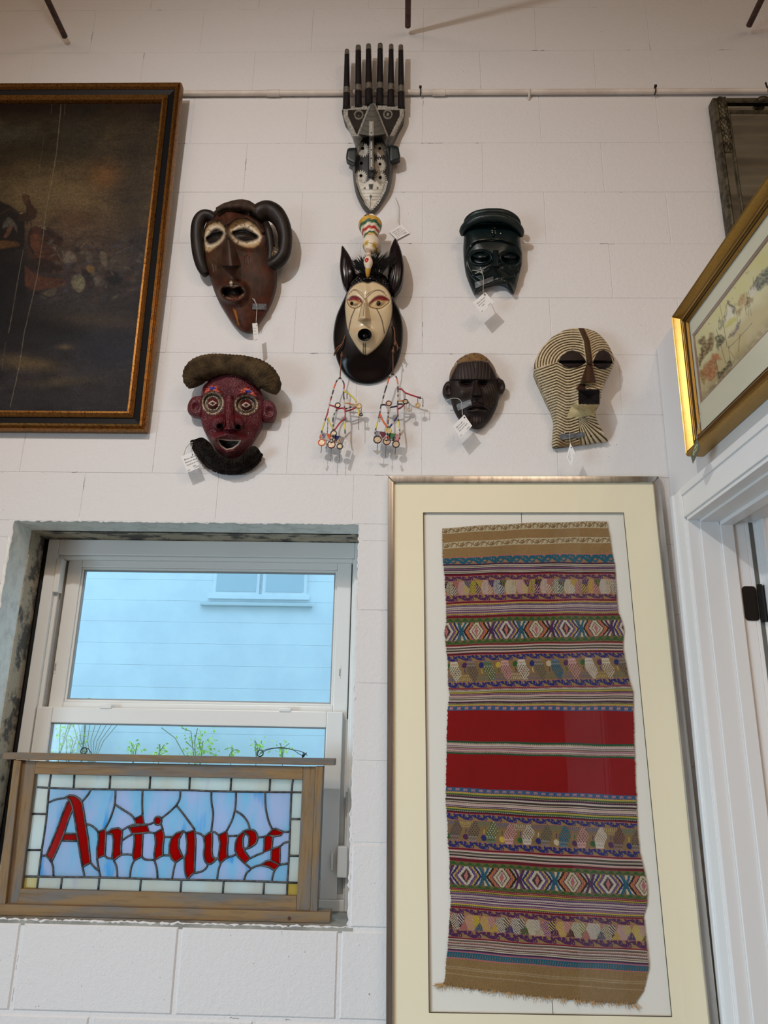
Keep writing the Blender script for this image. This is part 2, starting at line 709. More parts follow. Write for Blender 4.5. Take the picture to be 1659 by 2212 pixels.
rail_rect('frame_member', fx0, fx1, fz0, fz1, .036, y0, y0 + .075, win, m_vinyl, .003, wt=.05, wb=.03)
rail_rect('stop_bead', fx0 + .036, fx1 - .03, fz0 + .03, fz1 - .05, .012, y0 + .014, y0 + .07, win, m_vinyl, .002)
# upper sash, set back
ux0, ux1, uz0, uz1 = -1.077, -.165, 1.665, 2.155
us = MB()
yu = y0 + .032
rail_rect('upper_sash_rail', ux0, ux1, uz0, uz1, .044, yu, yu + .03, win, m_vinyl, .003, wt=.026)
rail_rect('upper_sash_bead', ux0 + .044, ux1 - .044, uz0 + .044, uz1 - .026, .007, yu + .006, yu + .028, win, m_vinyl, .0015)
rail_rect('upper_pane_seal', ux0 + .051, ux1 - .051, uz0 + .051, uz1 - .033, .004, yu + .010, yu + .022, win, m_vinyl_grey, .001)
MB().box(ux0 + .05, ux1 - .05, yu + .014, yu + .017, uz0 + .05, uz1 - .032).build('upper_pane', m_glass, win)
# lower sash, in front
lx0, lx1, lz0, lz1 = -1.098, -.176, OZ0 + .03, 1.692
yl = y0 + .004
rail_rect('lower_sash_rail', lx0, lx1, lz0, lz1, .048, yl, yl + .028, win, m_vinyl, .003, wt=.046)
rail_rect('lower_pane_seal', lx0 + .048, lx1 - .048, lz0 + .048, lz1 - .046, .004, yl + .008, yl + .02, win, m_vinyl_grey, .001)
MB().box(lx0 + .048, lx1 - .048, yl + .012, yl + .015, lz0 + .048, lz1 - .046).build('lower_pane', m_glass, win)
for cx in (228, 616):
    p = P(cx, 1524, -ye)
    MB().bbox(p.x - .018, p.x + .018, yl - .004, yl + .022, lz1 - .003, lz1 + .008, .003).build('sash_lock', m_vinyl, win)
for (cx, cy) in ((120, 1440), (734, 1452)):
    p = P(cx, cy, -yu)
    MB().bbox(p.x - .003, p.x + .003, yu - .002, yu + .004, p.z - .020, p.z + .020, .0012).build('tilt_latch', m_vinyl, win)
    MB().bbox(p.x - .0018, p.x + .0018, yu - .0035, yu + .002, p.z - .012, p.z + .010, .0008).build('latch_slide', m_vinyl_grey, win)
# jamb liners close the sides behind the sashes; near-black boxes paint the shade in the frame gap
for (a, b) in ((fx0 + .002, ux0 + .012), (ux1 - .012, fx1 - .002)):
    MB().box(a, b, y0 + .058, y0 + .074, fz0 + .004, fz1 - .004).build('jamb_liner', m_vinyl, win)
MB().box(fx0 + .002, fx1 - .002, y0 + .058, y0 + .074, uz1 - .006, fz1 - .004).build('head_liner', m_vinyl, win)
MB().box(lx1 - .004, fx1 - .034, yl + .029, y0 + .060, fz0 + .02, lz1 - .02).build('sash_channel', m_vinyl, win)
MB().box(OX0 - .01, fx0 + .003, y0 + .02, y0 + .074, fz0, OZ1 + .01).build('gap_shade_fill', m_dark, win)
MB().box(OX0 - .01, OX1 + .01, y0 + .02, y0 + .074, fz1 - .003, OZ1 + .011).build('gap_shade_fill', m_dark, win)
# jamb track cover upper left, and the balance cover lower right
MB().bbox(-1.1, -1.083, y0 - .004, y0 + .03, 2.04, 2.148, .002).build('track_cover', m_vinyl, win)
MB().box(-1.097, -1.083, y0 + .024, y0 + .026, 1.70, 2.04).build('track_groove', m_vinyl_grey, win)
pc = P(740, 1860, -ye)
MB().bbox(pc.x - .014, pc.x + .014, y0 - .02, y0 + .01, pc.z - .04, pc.z + .04, .003).build('balance_cover', m_vinyl, win)
pc = P(718, 1860, -ye)
MB().bbox(pc.x - .003, pc.x + .003, y0 - .008, y0 + .01, pc.z - .022, pc.z + .022, .001).build('finger_tab', m_vinyl, win)

# ---- outside: the white neighbouring building and creeper
m_ext = M('white_outside_paint', (226, 228, 228), 0.8, var=(218, 220, 222), vscale=(3, 3, 3), bump=0.4, bscale=90, bdist=0.004)
bld = thing('neighbour_building', 'sunlit white block building seen through the window', 'building', (-1.8, 4.8, 0))
MB().box(-6.5, 3.5, 4.825, 5.1, -0.2, 7.5).build('wall', m_ext, bld)
course = None
for k in range(-2, 22):
    z = 2.939 - .196 * k + 1.176
    if 2.70 < z < 3.60 and False:
        continue
    if course is None:
        course = MB().bbox(-6.5, 3.5, 4.80, 4.84, z - .098 + .0004, z + .098 - .0004, .0016).build('block_course', m_ext, bld)
        c0 = z
    else:
        c = share(course, 'block_course', (0, 0, 0), bld)
        c.location = (0, 0, z - c0)
wn = MB().bbox(-1.80, -.86, 4.765, 4.80, 2.86, 2.905, .004).build('window_sill', m_ext, bld)
MB().bbox(-1.86, -.83, 4.74, 4.80, 2.795, 2.822, .004).build('ledge', M('outside_ledge', (200, 204, 204), .8), bld)
for (a, b) in ((-1.73, -1.36), (-1.27, -.92)):
    fr_ = MB().bbox(a - .03, b + .03, 4.775, 4.80, 2.905, 3.55, .003).build('window_frame', m_ext, bld)
    MB().bbox(a, b, 4.770, 4.779, 2.93, 3.52, .002).build('pane', M('outside_pane', (186, 196, 200), .25), fr_)
tag(MB().box(-8, 8, 0.3, 9, -0.25, -0.15).build('ground_outside', M('outside_ground', (150, 150, 140), .9)), 'pale ground outside the window', kind='structure')
m_leaf = M('creeper_leaf', (206, 226, 110), .6, var=(178, 210, 96), vscale=(9, 9, 9))
m_twig = M('creeper_twig', (150, 148, 124), .8)
leaf_spots = [(135, 1575, 34), (150, 1612, 30), (430, 1605, 42), (435, 1625, 30), (555, 1612, 16), (612, 1618, 16), (290, 1622, 22), (345, 1622, 18), (500, 1628, 12), (190, 1520, 8)]
cr = thing('creeper', 'bright green creeper climbing the white building behind the sign', 'creeper', (-2.0, 4.7, -.15))
for (cx, cy, s) in leaf_spots:
    c = P(cx, cy, -4.66)
    V, Fc = [], []
    r = np.random.default_rng(int(cx * 3 + cy))
    R_ = s * 0.0041
    for q in range(int(8 + s * 1.6)):
        p = np.array(c) + r.normal(0, 1, 3) * np.array([R_ * .55, .025, R_ * .5])
        a = r.normal(0, 1, 3); a /= np.linalg.norm(a)
        b = np.cross(a, r.normal(0, 1, 3)); b /= np.linalg.norm(b)
        L_ = r.uniform(.022, .045)
        n0 = len(V)
        nrm = np.cross(a, b) * .006
        V += [p, p + a * L_ * .5 + b * L_ * .32 + nrm, p + a * L_, p + a * L_ * .5 - b * L_ * .32 + nrm]
        Fc += [(n0, n0 + 1, n0 + 2), (n0, n0 + 2, n0 + 3)]
    lv = obj('leaf_cluster', V, Fc, m_leaf, cr)
    lv['kind'] = 'stuff'
    mb = MB()
    for q in range(3):
        e = np.array(c) + np.array([r.normal(0, R_ * .5), 0, R_ * .7])
        mb.tube([(c.x + .02 * q, 4.7, -.15), np.array(c) + np.array([0, 0, -R_ * 1.6]), (np.array(c) + e) / 2 + r.normal(0, .02, 3), e], .004, 4)
    mb.build('stem', m_twig, lv)
for k in range(9):
    x = 168 + k * 7
    MB().tube([P(190 + k * 2, 1900, -4.66), P(190 + k * 2, 1640, -4.66), P(x, 1600, -4.66), P(x - 10 + 5 * k, 1565, -4.66)], .003, 4).build('bare_stem', m_twig, cr)

# ---- partition on the right: plasterboard wall with a cased doorway
AL = math.radians(-1.43)
KX = 0.784
ud = Vector((-math.sin(AL), -math.cos(AL), 0))     # along the partition, away from the masonry
un = Vector((-math.cos(AL), math.sin(AL), 0))      # out of the partition, into the shop


def RW(s, n, z):
    return Vector((KX, 0, 0)) + ud * s + un * n + Vector((0, 0, z))


def rbox(mbx, s0, s1, n0, n1, z0, z1, bev=0.0):
    tmp = MB()
    if bev:
        tmp.bbox(s0, s1, n0, n1, z0, z1, bev)
    else:
        tmp.box(s0, s1, n0, n1, z0, z1)
    # (s, n) -> world flips handedness twice or not at all; recompute windings by reversing
    mbx.add([RW(*v)[:] for v in tmp.v], [f[::-1] for f in tmp.f] if ud.cross(un).z < 0 else tmp.f)
    return mbx


PT = 0.185            # partition thickness with its linings
DS0, DS1, DZ = 0.121, 1.04, 2.213
PH = 2.80
pw = MB()
rbox(pw, .004, DS0, -PT, 0, 0, PH)
rbox(pw, DS1, 2.0, -PT, 0, 0, PH)
rbox(pw, DS0, DS1, -PT, 0, DZ, PH)
tag(pw.build('wall_right', m_plaster), 'white plasterboard partition with the doorway', kind='structure')
door = thing('door_1', 'white cased doorway with an open white door and black hinge', 'door', RW(.5, 0, 0))
door['kind'] = 'structure'
del door['category']
CW = 0.085


def casing(name, s0, s1, z0, z1, horizontal=False):
    m_ = MB()
    rbox(m_, s0, s1, 0, .014, z0, z1, .002)
    o = m_.build(name, m_trim, door)
    m_ = MB()
    if horizontal:
        rbox(m_, s0, s1, .013, .019, z1 - .022, z1, .003)
        b1 = m_.build('backband', m_trim, o)
        m_ = MB(); rbox(m_, s0, s1, .013, .017, z0, z0 + .018, .002); m_.build('bead', m_trim, o)
    else:
        a = s0 if s1 < .5 else s1 - .022
        rbox(m_, a, a + .022, .013, .019, z0, z1, .003)
        b1 = m_.build('backband', m_trim, o)
        a = s1 - .018 if s1 < .5 else s0
        m_ = MB(); rbox(m_, a, a + .018, .013, .017, z0, z1, .002); m_.build('bead', m_trim, o)
    return o


casing('side_casing', DS0 - CW, DS0, 0, DZ + CW)
casing('side_casing', DS1, DS1 + CW, 0, DZ + CW)
casing('head_casing', DS0, DS1, DZ, DZ + CW, True)


def jamb(name, pieces, mat=m_trim):
    m_ = MB()
    for pc_ in pieces:
        rbox(m_, *pc_, .0015)
    return m_.build(name, mat, door)


# lining of the doorway, in strips that step back from the casing
jamb('jamb', [(DS0, DS0 + .010, -.02, .012, 0, DZ)])
jamb('jamb', [(DS0, DS0 + .016, -.072, -.02, 0, DZ)])
jamb('door_stop', [(DS0, DS0 + .022, -.106, -.072, 0, DZ)])
jamb('jamb', [(DS0, DS0 + .012, -.142, -.106, 0, DZ)])
jamb('jamb', [(DS0, DS0 + .012, -PT, -.142, 0, DZ)])
jamb('head_jamb', [(DS0, DS1, -.02, .012, DZ - .010, DZ)])
jamb('head_jamb', [(DS0, DS1, -.072, -.02, DZ - .016, DZ)])
jamb('head_stop', [(DS0, DS1, -.106, -.072, DZ - .026, DZ)])
jamb('head_jamb', [(DS0, DS1, -PT, -.106, DZ - .012, DZ)])
jamb('jamb', [(DS1 - .016, DS1, -PT, .012, 0, DZ)])
# door leaf standing open beyond the partition
lf = MB()
rbox(lf, DS0 + .012, DS0 + .050, -PT - .80, -PT + .012, .01, DZ - .006, .002)
leaf = lf.build('leaf', m_trim, door)
for (a, b, c, d) in ((-PT - .70, -PT - .13, .25, 1.0), (-PT - .70, -PT - .13, 1.15, DZ - .20)):
    m_ = MB()
    rbox(m_, DS0 + .049, DS0 + .055, a, b, c, d, .003)
    m_.build('panel', m_trim, leaf)
m_black = M('black_hinge', (14, 14, 15), .35, metal=.3)
hz0, hz1 = 1.929, 2.021


def rrect(s, n0, n1, z0, z1, r, k=5):
    pts = []
    for (cx, cz, a0) in ((n1 - r, z1 - r, 0), (n0 + r, z1 - r, 90), (n0 + r, z0 + r, 180), (n1 - r, z0 + r, 270)):
        for i in range(k + 1):
            a = math.radians(a0 + 90 * i / k)
            pts.append(RW(s, cx + r * math.cos(a), cz + r * math.sin(a)))
    return pts


hg = MB().prism(rrect(DS0 + .0145, -.150, -.113, hz0, hz1, .010), -ud * .003).build('hinge', m_black, door)
MB().prism(rrect(DS0 + .0145, -PT - .022, -.166, hz0 - .002, hz1 + .004, .008), -ud * .003).build('hinge_leaf', m_black, hg)
MB().tube([RW(DS0 + .018, -.158, hz0 - .004), RW(DS0 + .018, -.158, hz1 + .004)], .0075, 10).build('hinge_pin', m_black, hg)
m_ = MB(); rbox(m_, DS0 + .0125, DS0 + .0135, -.163, -.152, 0, DZ - .015); m_.build('gap', M('grey_gap_shade', (96, 94, 88), .7), door)  # grey strip paints the shade between jamb and door

# ---- conduit along the wall, and the steel rods high up
m_pipe = M('cream_conduit', (224, 214, 204), .45, var=(205, 192, 180), vscale=(8, 8, 8))
pz = 3.797
cp = thing('conduit_pipe', 'thin white conduit running level along the wall behind the forked mask', 'pipe', (0.1, -.012, pz))
mb = MB().tube([(-3.3, -.0125, pz), (-.5, -.0125, pz), (.3, -.0125, pz + .001), (3.3, -.0125, pz)], 0.0095, 14)
auto_smooth(mb.build('pipe', m_pipe, cp))
for u in (590, 948):
    x = P(u, 205, .012).x
    auto_smooth(MB().tube([(x - .022, -.0125, pz), (x + .022, -.0125, pz)], .0116, 14).build('coupling', m_pipe, cp))
x = P(1143, 205, .012).x
MB().tube([(x, -.0005, pz - .022), (x, -.010, pz - .016), (x, -.026, pz), (x, -.010, pz + .014), (x, -.0005, pz + .016)], .0035, 6).build('strap', m_pipe, cp)
m_tie = M('black_cable_tie', (26, 18, 16), .5)
for u in (907, 1413):
    x = P(u, 205, .012).x
    o = MB().tube([(x + .002, -.014 - .0125 * math.cos(a), pz + .0125 * math.sin(a)) for a in np.linspace(-1.9, 1.9, 12)], .0022, 5).build('cable_tie', m_tie, cp)
    MB().bbox(x - .003, x + .006, -.032, -.025, pz + .004, pz + .012, .001).build('tie_head', m_tie, o)
x = P(1655, 205, .012).x
MB().tube([(x, -.02, pz + .03), (x + .006, -.02, pz - .01)], .003, 5).build('cable_tie', m_tie, cp)
m_rod = M('rusty_rod', (84, 58, 48), .5, metal=.3, var=(58, 38, 32), vscale=(30, 30, 30))
for (u, v, lab) in ((140, 79, 'brown steel rod jutting from the wall above the battle painting'),
                    (881, 57, 'brown steel rod jutting out above the forked mask'),
                    (1618, 55, 'brown steel rod jutting out above the silver mirror')):
    p = P(u, v, .03)
    r_ = thing('wall_rod', lab, 'rod', p)
    q = Vector((p.x, -1.08, p.z))
    auto_smooth(MB().tube([p + Vector((0, .002, 0)), p, q], [.007, .0105, .0105], 12).build('rod', m_rod, r_))
    MB().tube([q + Vector((0, 0, 0)), q + Vector((0, 0, 5.14 - q.z))], .007, 8).build('hanger', m_rod, r_)
    MB().disc(p + Vector((0, .031, 0)), .013, .02, (0, -1, 0), 14).build('wall_socket', m_pipe, r_)

# ================================================================ STAINED GLASS SIGN
def A(x, y): return (x / 4.1475, 1580 + y / 4.1475)
def B(x, y): return (360 + x / 3.95, 1580 + y / 3.95)


def M_opal(name, c1, c2, c3, red=False):
    """streaky opalescent glass that lets daylight through"""
    m = bpy.data.materials.new(name)
    m.use_nodes = True
    nt = m.node_tree
    N, L = nt.nodes, nt.links
    N.clear()
    out = N.new('ShaderNodeOutputMaterial')
    geo = N.new('ShaderNodeNewGeometry')
    oi = N.new('ShaderNodeObjectInfo')

    def noise(sc, det):
        mp = N.new('ShaderNodeMapping')
        mp.inputs['Scale'].default_value = sc
        mp.inputs['Rotation'].default_value = (0, .12, 0)
        ad = N.new('ShaderNodeVectorMath')
        ad.operation = 'ADD'
        L.new(geo.outputs['Position'], ad.inputs[0])
        sc_ = N.new('ShaderNodeVectorMath')
        sc_.operation = 'SCALE'
        sc_.inputs[3].default_value = 1.7
        L.new(oi.outputs['Random'], sc_.inputs[0])
        L.new(sc_.outputs[0], ad.inputs[1])
        L.new(ad.outputs[0], mp.inputs['Vector'])
        n = N.new('ShaderNodeTexNoise')
        n.inputs['Scale'].default_value = 1
        n.inputs['Detail'].default_value = det
        L.new(mp.outputs[0], n.inputs['Vector'])
        return n.outputs['Fac']

    def ramp(f, lo, hi):
        r = N.new('ShaderNodeMapRange')
        r.inputs['From Min'].default_value = lo
        r.inputs['From Max'].default_value = hi
        L.new(f, r.inputs['Value'])
        return r.outputs[0]

    def mix(f, a, b):
        x = N.new('ShaderNodeMix')
        x.data_type = 'RGBA'
        L.new(f, x.inputs[0])
        for i, v in ((6, a), (7, b)):
            if isinstance(v, tuple):
                x.inputs[i].default_value = (*v, 1)
            else:
                L.new(v, x.inputs[i])
        return x.outputs[2]
    c = mix(ramp(noise((18, 18, 5), 3), .40, .58), lin(c1), lin(c2))
    c = mix(ramp(noise((30, 30, 7), 4), .60, .74), c, lin(c3))
    df = N.new('ShaderNodeBsdfDiffuse')
    tl = N.new('ShaderNodeBsdfTranslucent')
    gl = N.new('ShaderNodeBsdfGlossy')
    gl.inputs['Roughness'].default_value = .08
    gl.inputs['Color'].default_value = (1, 1, 1, 1)
    L.new(c, df.inputs[0])
    L.new(c, tl.inputs[0])
    m1 = N.new('ShaderNodeMixShader')
    m1.inputs[0].default_value = .86
    L.new(df.outputs[0], m1.inputs[1])
    L.new(tl.outputs[0], m1.inputs[2])
    fr = N.new('ShaderNodeFresnel')
    fr.inputs['IOR'].default_value = 1.3
    m2 = N.new('ShaderNodeMixShader')
    L.new(fr.outputs[0], m2.inputs[0])
    L.new(m1.outputs[0], m2.inputs[1])
    L.new(gl.outputs[0], m2.inputs[2])
    L.new(m2.outputs[0], out.inputs[0])
    return m


m_gblue = M_opal('blue_opal_glass', (200, 238, 255), (232, 236, 255), (96, 208, 255))
m_gcream = M_opal('cream_opal_glass', (255, 255, 248), (255, 248, 236), (248, 238, 238))
m_gamber = M_opal('amber_opal_glass', (255, 236, 170), (250, 222, 140), (232, 212, 150))
m_gred = M_opal('red_glass', (232, 10, 12), (220, 6, 9), (240, 20, 20))
m_lead = M('lead_came', (92, 92, 92), .5, metal=.55, var=(60, 60, 62), vscale=(90, 90, 90))
m_wood = M('weathered_wood', (138, 110, 72), .72, var=(106, 104, 101), vscale=(5, 12, 34), vlo=.40, vhi=.62,
           grain=((104, 80, 50), (10, 60, 120), .5, .75), bump=.35, bscale=(30, 120, 160), bdist=.0012)
m_wood_v = M('weathered_wood_upright', (138, 110, 72), .72, var=(106, 104, 101), vscale=(34, 12, 5), vlo=.40, vhi=.62,
             grain=((104, 80, 50), (120, 60, 10), .5, .75), bump=.35, bscale=(160, 120, 30), bdist=.0012)
SE = 0.075     # the glass stands this far behind the wall face
sign = thing('stained_glass_sign', 'framed stained glass sign reading Antiques standing on the window sill', 'sign', (-.65, .075, OZ0))

lines = [
    # borders
    [A(335, 500), A(440, 505), A(830, 518), B(158, 500), B(380, 510), B(1060, 518), B(1150, 520)],
    [A(458, 380), A(440, 505), A(420, 740), A(400, 900), A(375, 1060), A(345, 1300), A(330, 1420)],
    [A(212, 1298), A(345, 1300), A(900, 1308), B(0, 1262), B(640, 1275), B(1125, 1292)],
    [B(1080, 405), B(1065, 520), B(1052, 850), B(1040, 1130), B(1030, 1290), B(1025, 1415)],
    [A(668, 380), A(660, 512)], [A(990, 380), A(982, 516)], [A(1348, 390), A(1340, 520)],
    [B(199, 385), B(193, 505)], [B(552, 395), B(545, 508)], [B(884, 400), B(877, 514)],
    [A(557, 1302), A(543, 1432)], [A(892, 1308), A(878, 1445)], [A(1264, 1318), A(1252, 1455)],
    [B(127, 1262), B(116, 1395)], [B(487, 1272), B(477, 1405)], [B(832, 1282), B(824, 1410)],
    [A(290, 738), A(420, 740)], [A(240, 1062), A(375, 1062)],
    [B(1055, 748), B(1155, 748)], [B(1042, 1060), B(1140, 1062)],
    # A
    [A(575, 598), A(620, 572), A(670, 575), A(715, 605), A(735, 635), A(748, 700), A(768, 828), A(790, 960), A(803, 1090), A(812, 1175), A(775, 1195), A(740, 1215)],
    [A(575, 598), A(600, 597), A(630, 618), A(652, 680), A(672, 790), A(690, 915), A(700, 980), A(717, 1090), A(740, 1215)],
    [A(622, 612), A(600, 640), A(560, 740), A(510, 880), A(470, 980), A(432, 1070), A(410, 1112), A(440, 1138), A(462, 1170)],
    [A(655, 690), A(615, 790), A(575, 915), A(550, 977), A(502, 1085), A(462, 1170)],
    [A(575, 915), A(690, 918)], [A(550, 977), A(699, 980)],
    [A(438, 636), A(500, 610), A(575, 598)], [A(735, 630), A(790, 565), A(815, 518)],
    [A(368, 1112), A(410, 1112)], [A(462, 1170), A(477, 1220), A(480, 1302)], [A(740, 1215), A(750, 1260), A(758, 1305)],
    [A(812, 1175), A(850, 1220), A(888, 1248)], [A(768, 828), A(820, 843), A(860, 876), A(880, 902)],
    # n
    [A(880, 902), A(945, 870), A(950, 930), A(945, 1020), A(940, 1110), A(905, 1122), A(870, 1142), A(870, 1050), A(885, 965), A(880, 902)],
    [A(940, 1110), A(962, 1133), A(1008, 1137)],
    [A(956, 912), A(1000, 875), A(1060, 865), A(1096, 885), A(1090, 960), A(1085, 1050), A(1090, 1105), A(1060, 1122), A(1020, 1157), A(1005, 1120), A(1015, 1040), A(1018, 970), A(1005, 922), A(956, 912)],
    [A(949, 912), A(958, 912)],
    [A(940, 872), A(980, 800), A(1010, 720), A(1030, 640), A(1036, 518)],
    [A(1030, 652), A(1100, 700), A(1175, 748), A(1205, 786)],
    # t
    [A(1205, 786), A(1278, 745), A(1292, 832), A(1216, 833), A(1205, 786)],
    [A(1278, 518), A(1274, 640), A(1278, 745)],
    [A(1096, 886), A(1150, 852), A(1216, 833), A(1330, 833), A(1384, 812)],
    [A(1150, 854), A(1316, 836), A(1342, 905), A(1185, 918), A(1150, 854)],
    [A(1092, 980), A(1140, 945), A(1185, 920)], [A(1342, 905), A(1392, 912)],
    [A(1202, 917), A(1284, 911), A(1276, 1000), A(1272, 1120), A(1200, 1160), A(1190, 1110), A(1204, 1000), A(1202, 917)],
    [A(1090, 1105), A(1140, 1100), A(1190, 1108)],
    [A(1020, 1157), A(1045, 1215), A(1052, 1312)], [A(870, 1142), A(885, 1230), A(900, 1312)],
    [A(1272, 1120), A(1300, 1146), A(1384, 1150)], [A(1200, 1160), A(1175, 1220), A(1162, 1316)],
    # i
    [A(1415 + 33 * math.cos(t), 800 + 38 * math.sin(t)) for t in np.linspace(0, 2 * math.pi, 17)],
    [A(1446, 778), A(1520, 720), A(1580, 662)], [A(1580, 662), A(1610, 605), A(1617, 520)],
    [A(1580, 662), A(1659, 762), B(240, 838)],
    [A(1388, 912), A(1455, 868), A(1472, 940), A(1460, 1030), A(1460, 1110), A(1420, 1130), A(1385, 1160), A(1382, 1100), A(1396, 1000), A(1388, 912)],
    [A(1442, 826), A(1460, 885)], [A(1472, 945), A(1550, 945)], [A(1460, 1110), A(1540, 1110)],
    [A(1385, 1160), A(1405, 1230), A(1412, 1320)],
    # q
    [B(142, 850), B(82, 868), B(45, 905), B(25, 960), B(22, 1040), B(45, 1090), B(76, 1118), B(142, 1073), B(128, 1050), B(101, 985), B(106, 920), B(142, 850)],
    [B(142, 850), B(165, 868)], [B(142, 1073), B(154, 1076)],
    [B(165, 868), B(240, 838), B(248, 930), B(245, 1030), B(240, 1130), B(238, 1203), B(210, 1226), B(180, 1260), B(165, 1235), B(156, 1180), B(152, 1080), B(170, 1030), B(175, 960), B(165, 868)],
    [B(76, 1118), B(60, 1180), B(45, 1266)], [B(180, 1258), B(178, 1268)],
    [B(246, 862), B(290, 875), B(316, 900)], [B(238, 1208), B(300, 1194), B(340, 1162), B(352, 1130)],
    # u
    [B(316, 900), B(380, 858), B(390, 920), B(386, 1000), B(391, 1060), B(415, 1083), B(438, 1078)],
    [B(316, 900), B(325, 970), B(316, 1040), B(326, 1100), B(352, 1130), B(382, 1127), B(415, 1100), B(430, 1080)],
    [B(382, 508), B(382, 600), B(397, 700), B(387, 800), B(380, 858)], [B(382, 858), B(412, 860), B(444, 886)],
    [B(444, 886), B(512, 848), B(525, 920), B(516, 1000), B(520, 1076), B(490, 1095), B(460, 1127), B(440, 1080), B(446, 1040), B(455, 960), B(444, 886)],
    [B(592, 512), B(590, 600), B(580, 680), B(555, 765), B(512, 848)], [B(581, 675), B(640, 710), B(690, 770), B(712, 842)],
    [B(523, 893), B(604, 890)], [B(519, 1076), B(590, 1052)], [B(460, 1127), B(440, 1190), B(430, 1272)],
    # e
    [B(668, 862), B(650, 858), B(610, 888), B(588, 945), B(583, 1010), B(605, 1065), B(665, 1127), B(712, 1082), B(672, 1030), B(652, 980), B(650, 915), B(668, 862)],
    [B(650, 855), B(700, 838), B(752, 850), B(776, 900), B(765, 950), B(730, 980), B(692, 997), B(654, 998)],
    [B(660, 863), B(693, 885), B(705, 930), B(690, 997)],
    [B(712, 1082), B(780, 1050), B(826, 1034)], [B(665, 1127), B(716, 1172), B(680, 1210), B(657, 1276)],
    # s
    [B(863, 882), B(902, 835), B(930, 830), B(1002, 858), B(975, 885), B(922, 896), B(863, 882)],
    [B(836, 898), B(863, 882), B(908, 897), B(896, 1003), B(826, 1034), B(836, 898)],
    [B(896, 1003), B(970, 978), B(1000, 952), B(1048, 940)],
    [B(896, 1003), B(970, 978), B(966, 1060), B(966, 1138), B(890, 1102), B(896, 1003)],
    [B(802, 1140), B(850, 1106), B(890, 1102), B(966, 1138), B(920, 1186), B(872, 1156), B(802, 1140)],
    [B(776, 905), B(836, 898)], [B(840, 516), B(845, 650), B(870, 765), B(902, 835)], [B(1002, 858), B(1052, 855)],
    [B(716, 1172), B(760, 1150), B(802, 1140)], [B(966, 1138), B(1040, 1125)], [B(920, 1186), B(905, 1230), B(896, 1284)],
]
red_seeds = [A(530, 900), A(720, 850), A(630, 947), A(640, 650), A(910, 1000), A(1055, 980), A(1250, 800), A(1250, 880), A(1238, 1020), A(1415, 800), A(1425, 1000),
             B(60, 1000), B(205, 1000), B(350, 1000), B(485, 980), B(615, 980), B(740, 900), B(930, 862), B(865, 950), B(930, 1050), B(890, 1130), A(690, 640)]
QX0, QY0, QW, QH, RS = 44.0, 1668.0, 612, 282, 1.6       # raster frame for finding the closed cells between the leads
corners_px = [A(345, 380), B(1160, 405), B(1125, 1418), A(200, 1420)]


def raster_cells():
    w, h = int(QW * RS), int(QH * RS)
    lab = np.zeros((h, w), np.int32)
    yy, xx = np.mgrid[0:h, 0:w]
    X = QX0 + xx / RS
    Y = QY0 + yy / RS
    inside = np.ones((h, w), bool)
    for i in range(4):
        (ax, ay), (bx, by) = corners_px[i], corners_px[(i + 1) % 4]
        inside &= ((bx - ax) * (Y - ay) - (by - ay) * (X - ax)) >= 0
    lead = np.zeros((h, w), bool)
    for ln in lines:
        for (ax, ay), (bx, by) in zip(ln[:-1], ln[1:]):
            n = int(max(abs(bx - ax), abs(by - ay)) * RS * 2) + 2
            t = np.linspace(0, 1, n)
            px_ = np.round((ax + (bx - ax) * t - QX0) * RS).astype(int)
            py_ = np.round((ay + (by - ay) * t - QY0) * RS).astype(int)
            for dx in (-1, 0, 1):
                for dy in (-1, 0, 1):
                    lead[np.clip(py_ + dy, 0, h - 1), np.clip(px_ + dx, 0, w - 1)] = True
    free = inside & ~lead
    k = 0
    fl = free.ravel().tolist()
    lf_ = [0] * (w * h)
    for s0 in range(w * h):
        if fl[s0] and lf_[s0] == 0:
            k += 1
            st = [s0]
            lf_[s0] = k
            while st:
                c = st.pop()
                for q in (c - 1, c + 1, c - w, c + w):
                    if 0 <= q < w * h and fl[q] and lf_[q] == 0:
                        lf_[q] = k
                        st.append(q)
    lab = np.array(lf_).reshape(h, w)
    for it in range(2):       # grow each cell half-way under its leads
        for ax, sh in ((0, 1), (0, -1), (1, 1), (1, -1)):
            s_ = np.roll(lab, sh, ax)
            lab = np.where((lab == 0) & inside, s_, lab)
    return lab, k


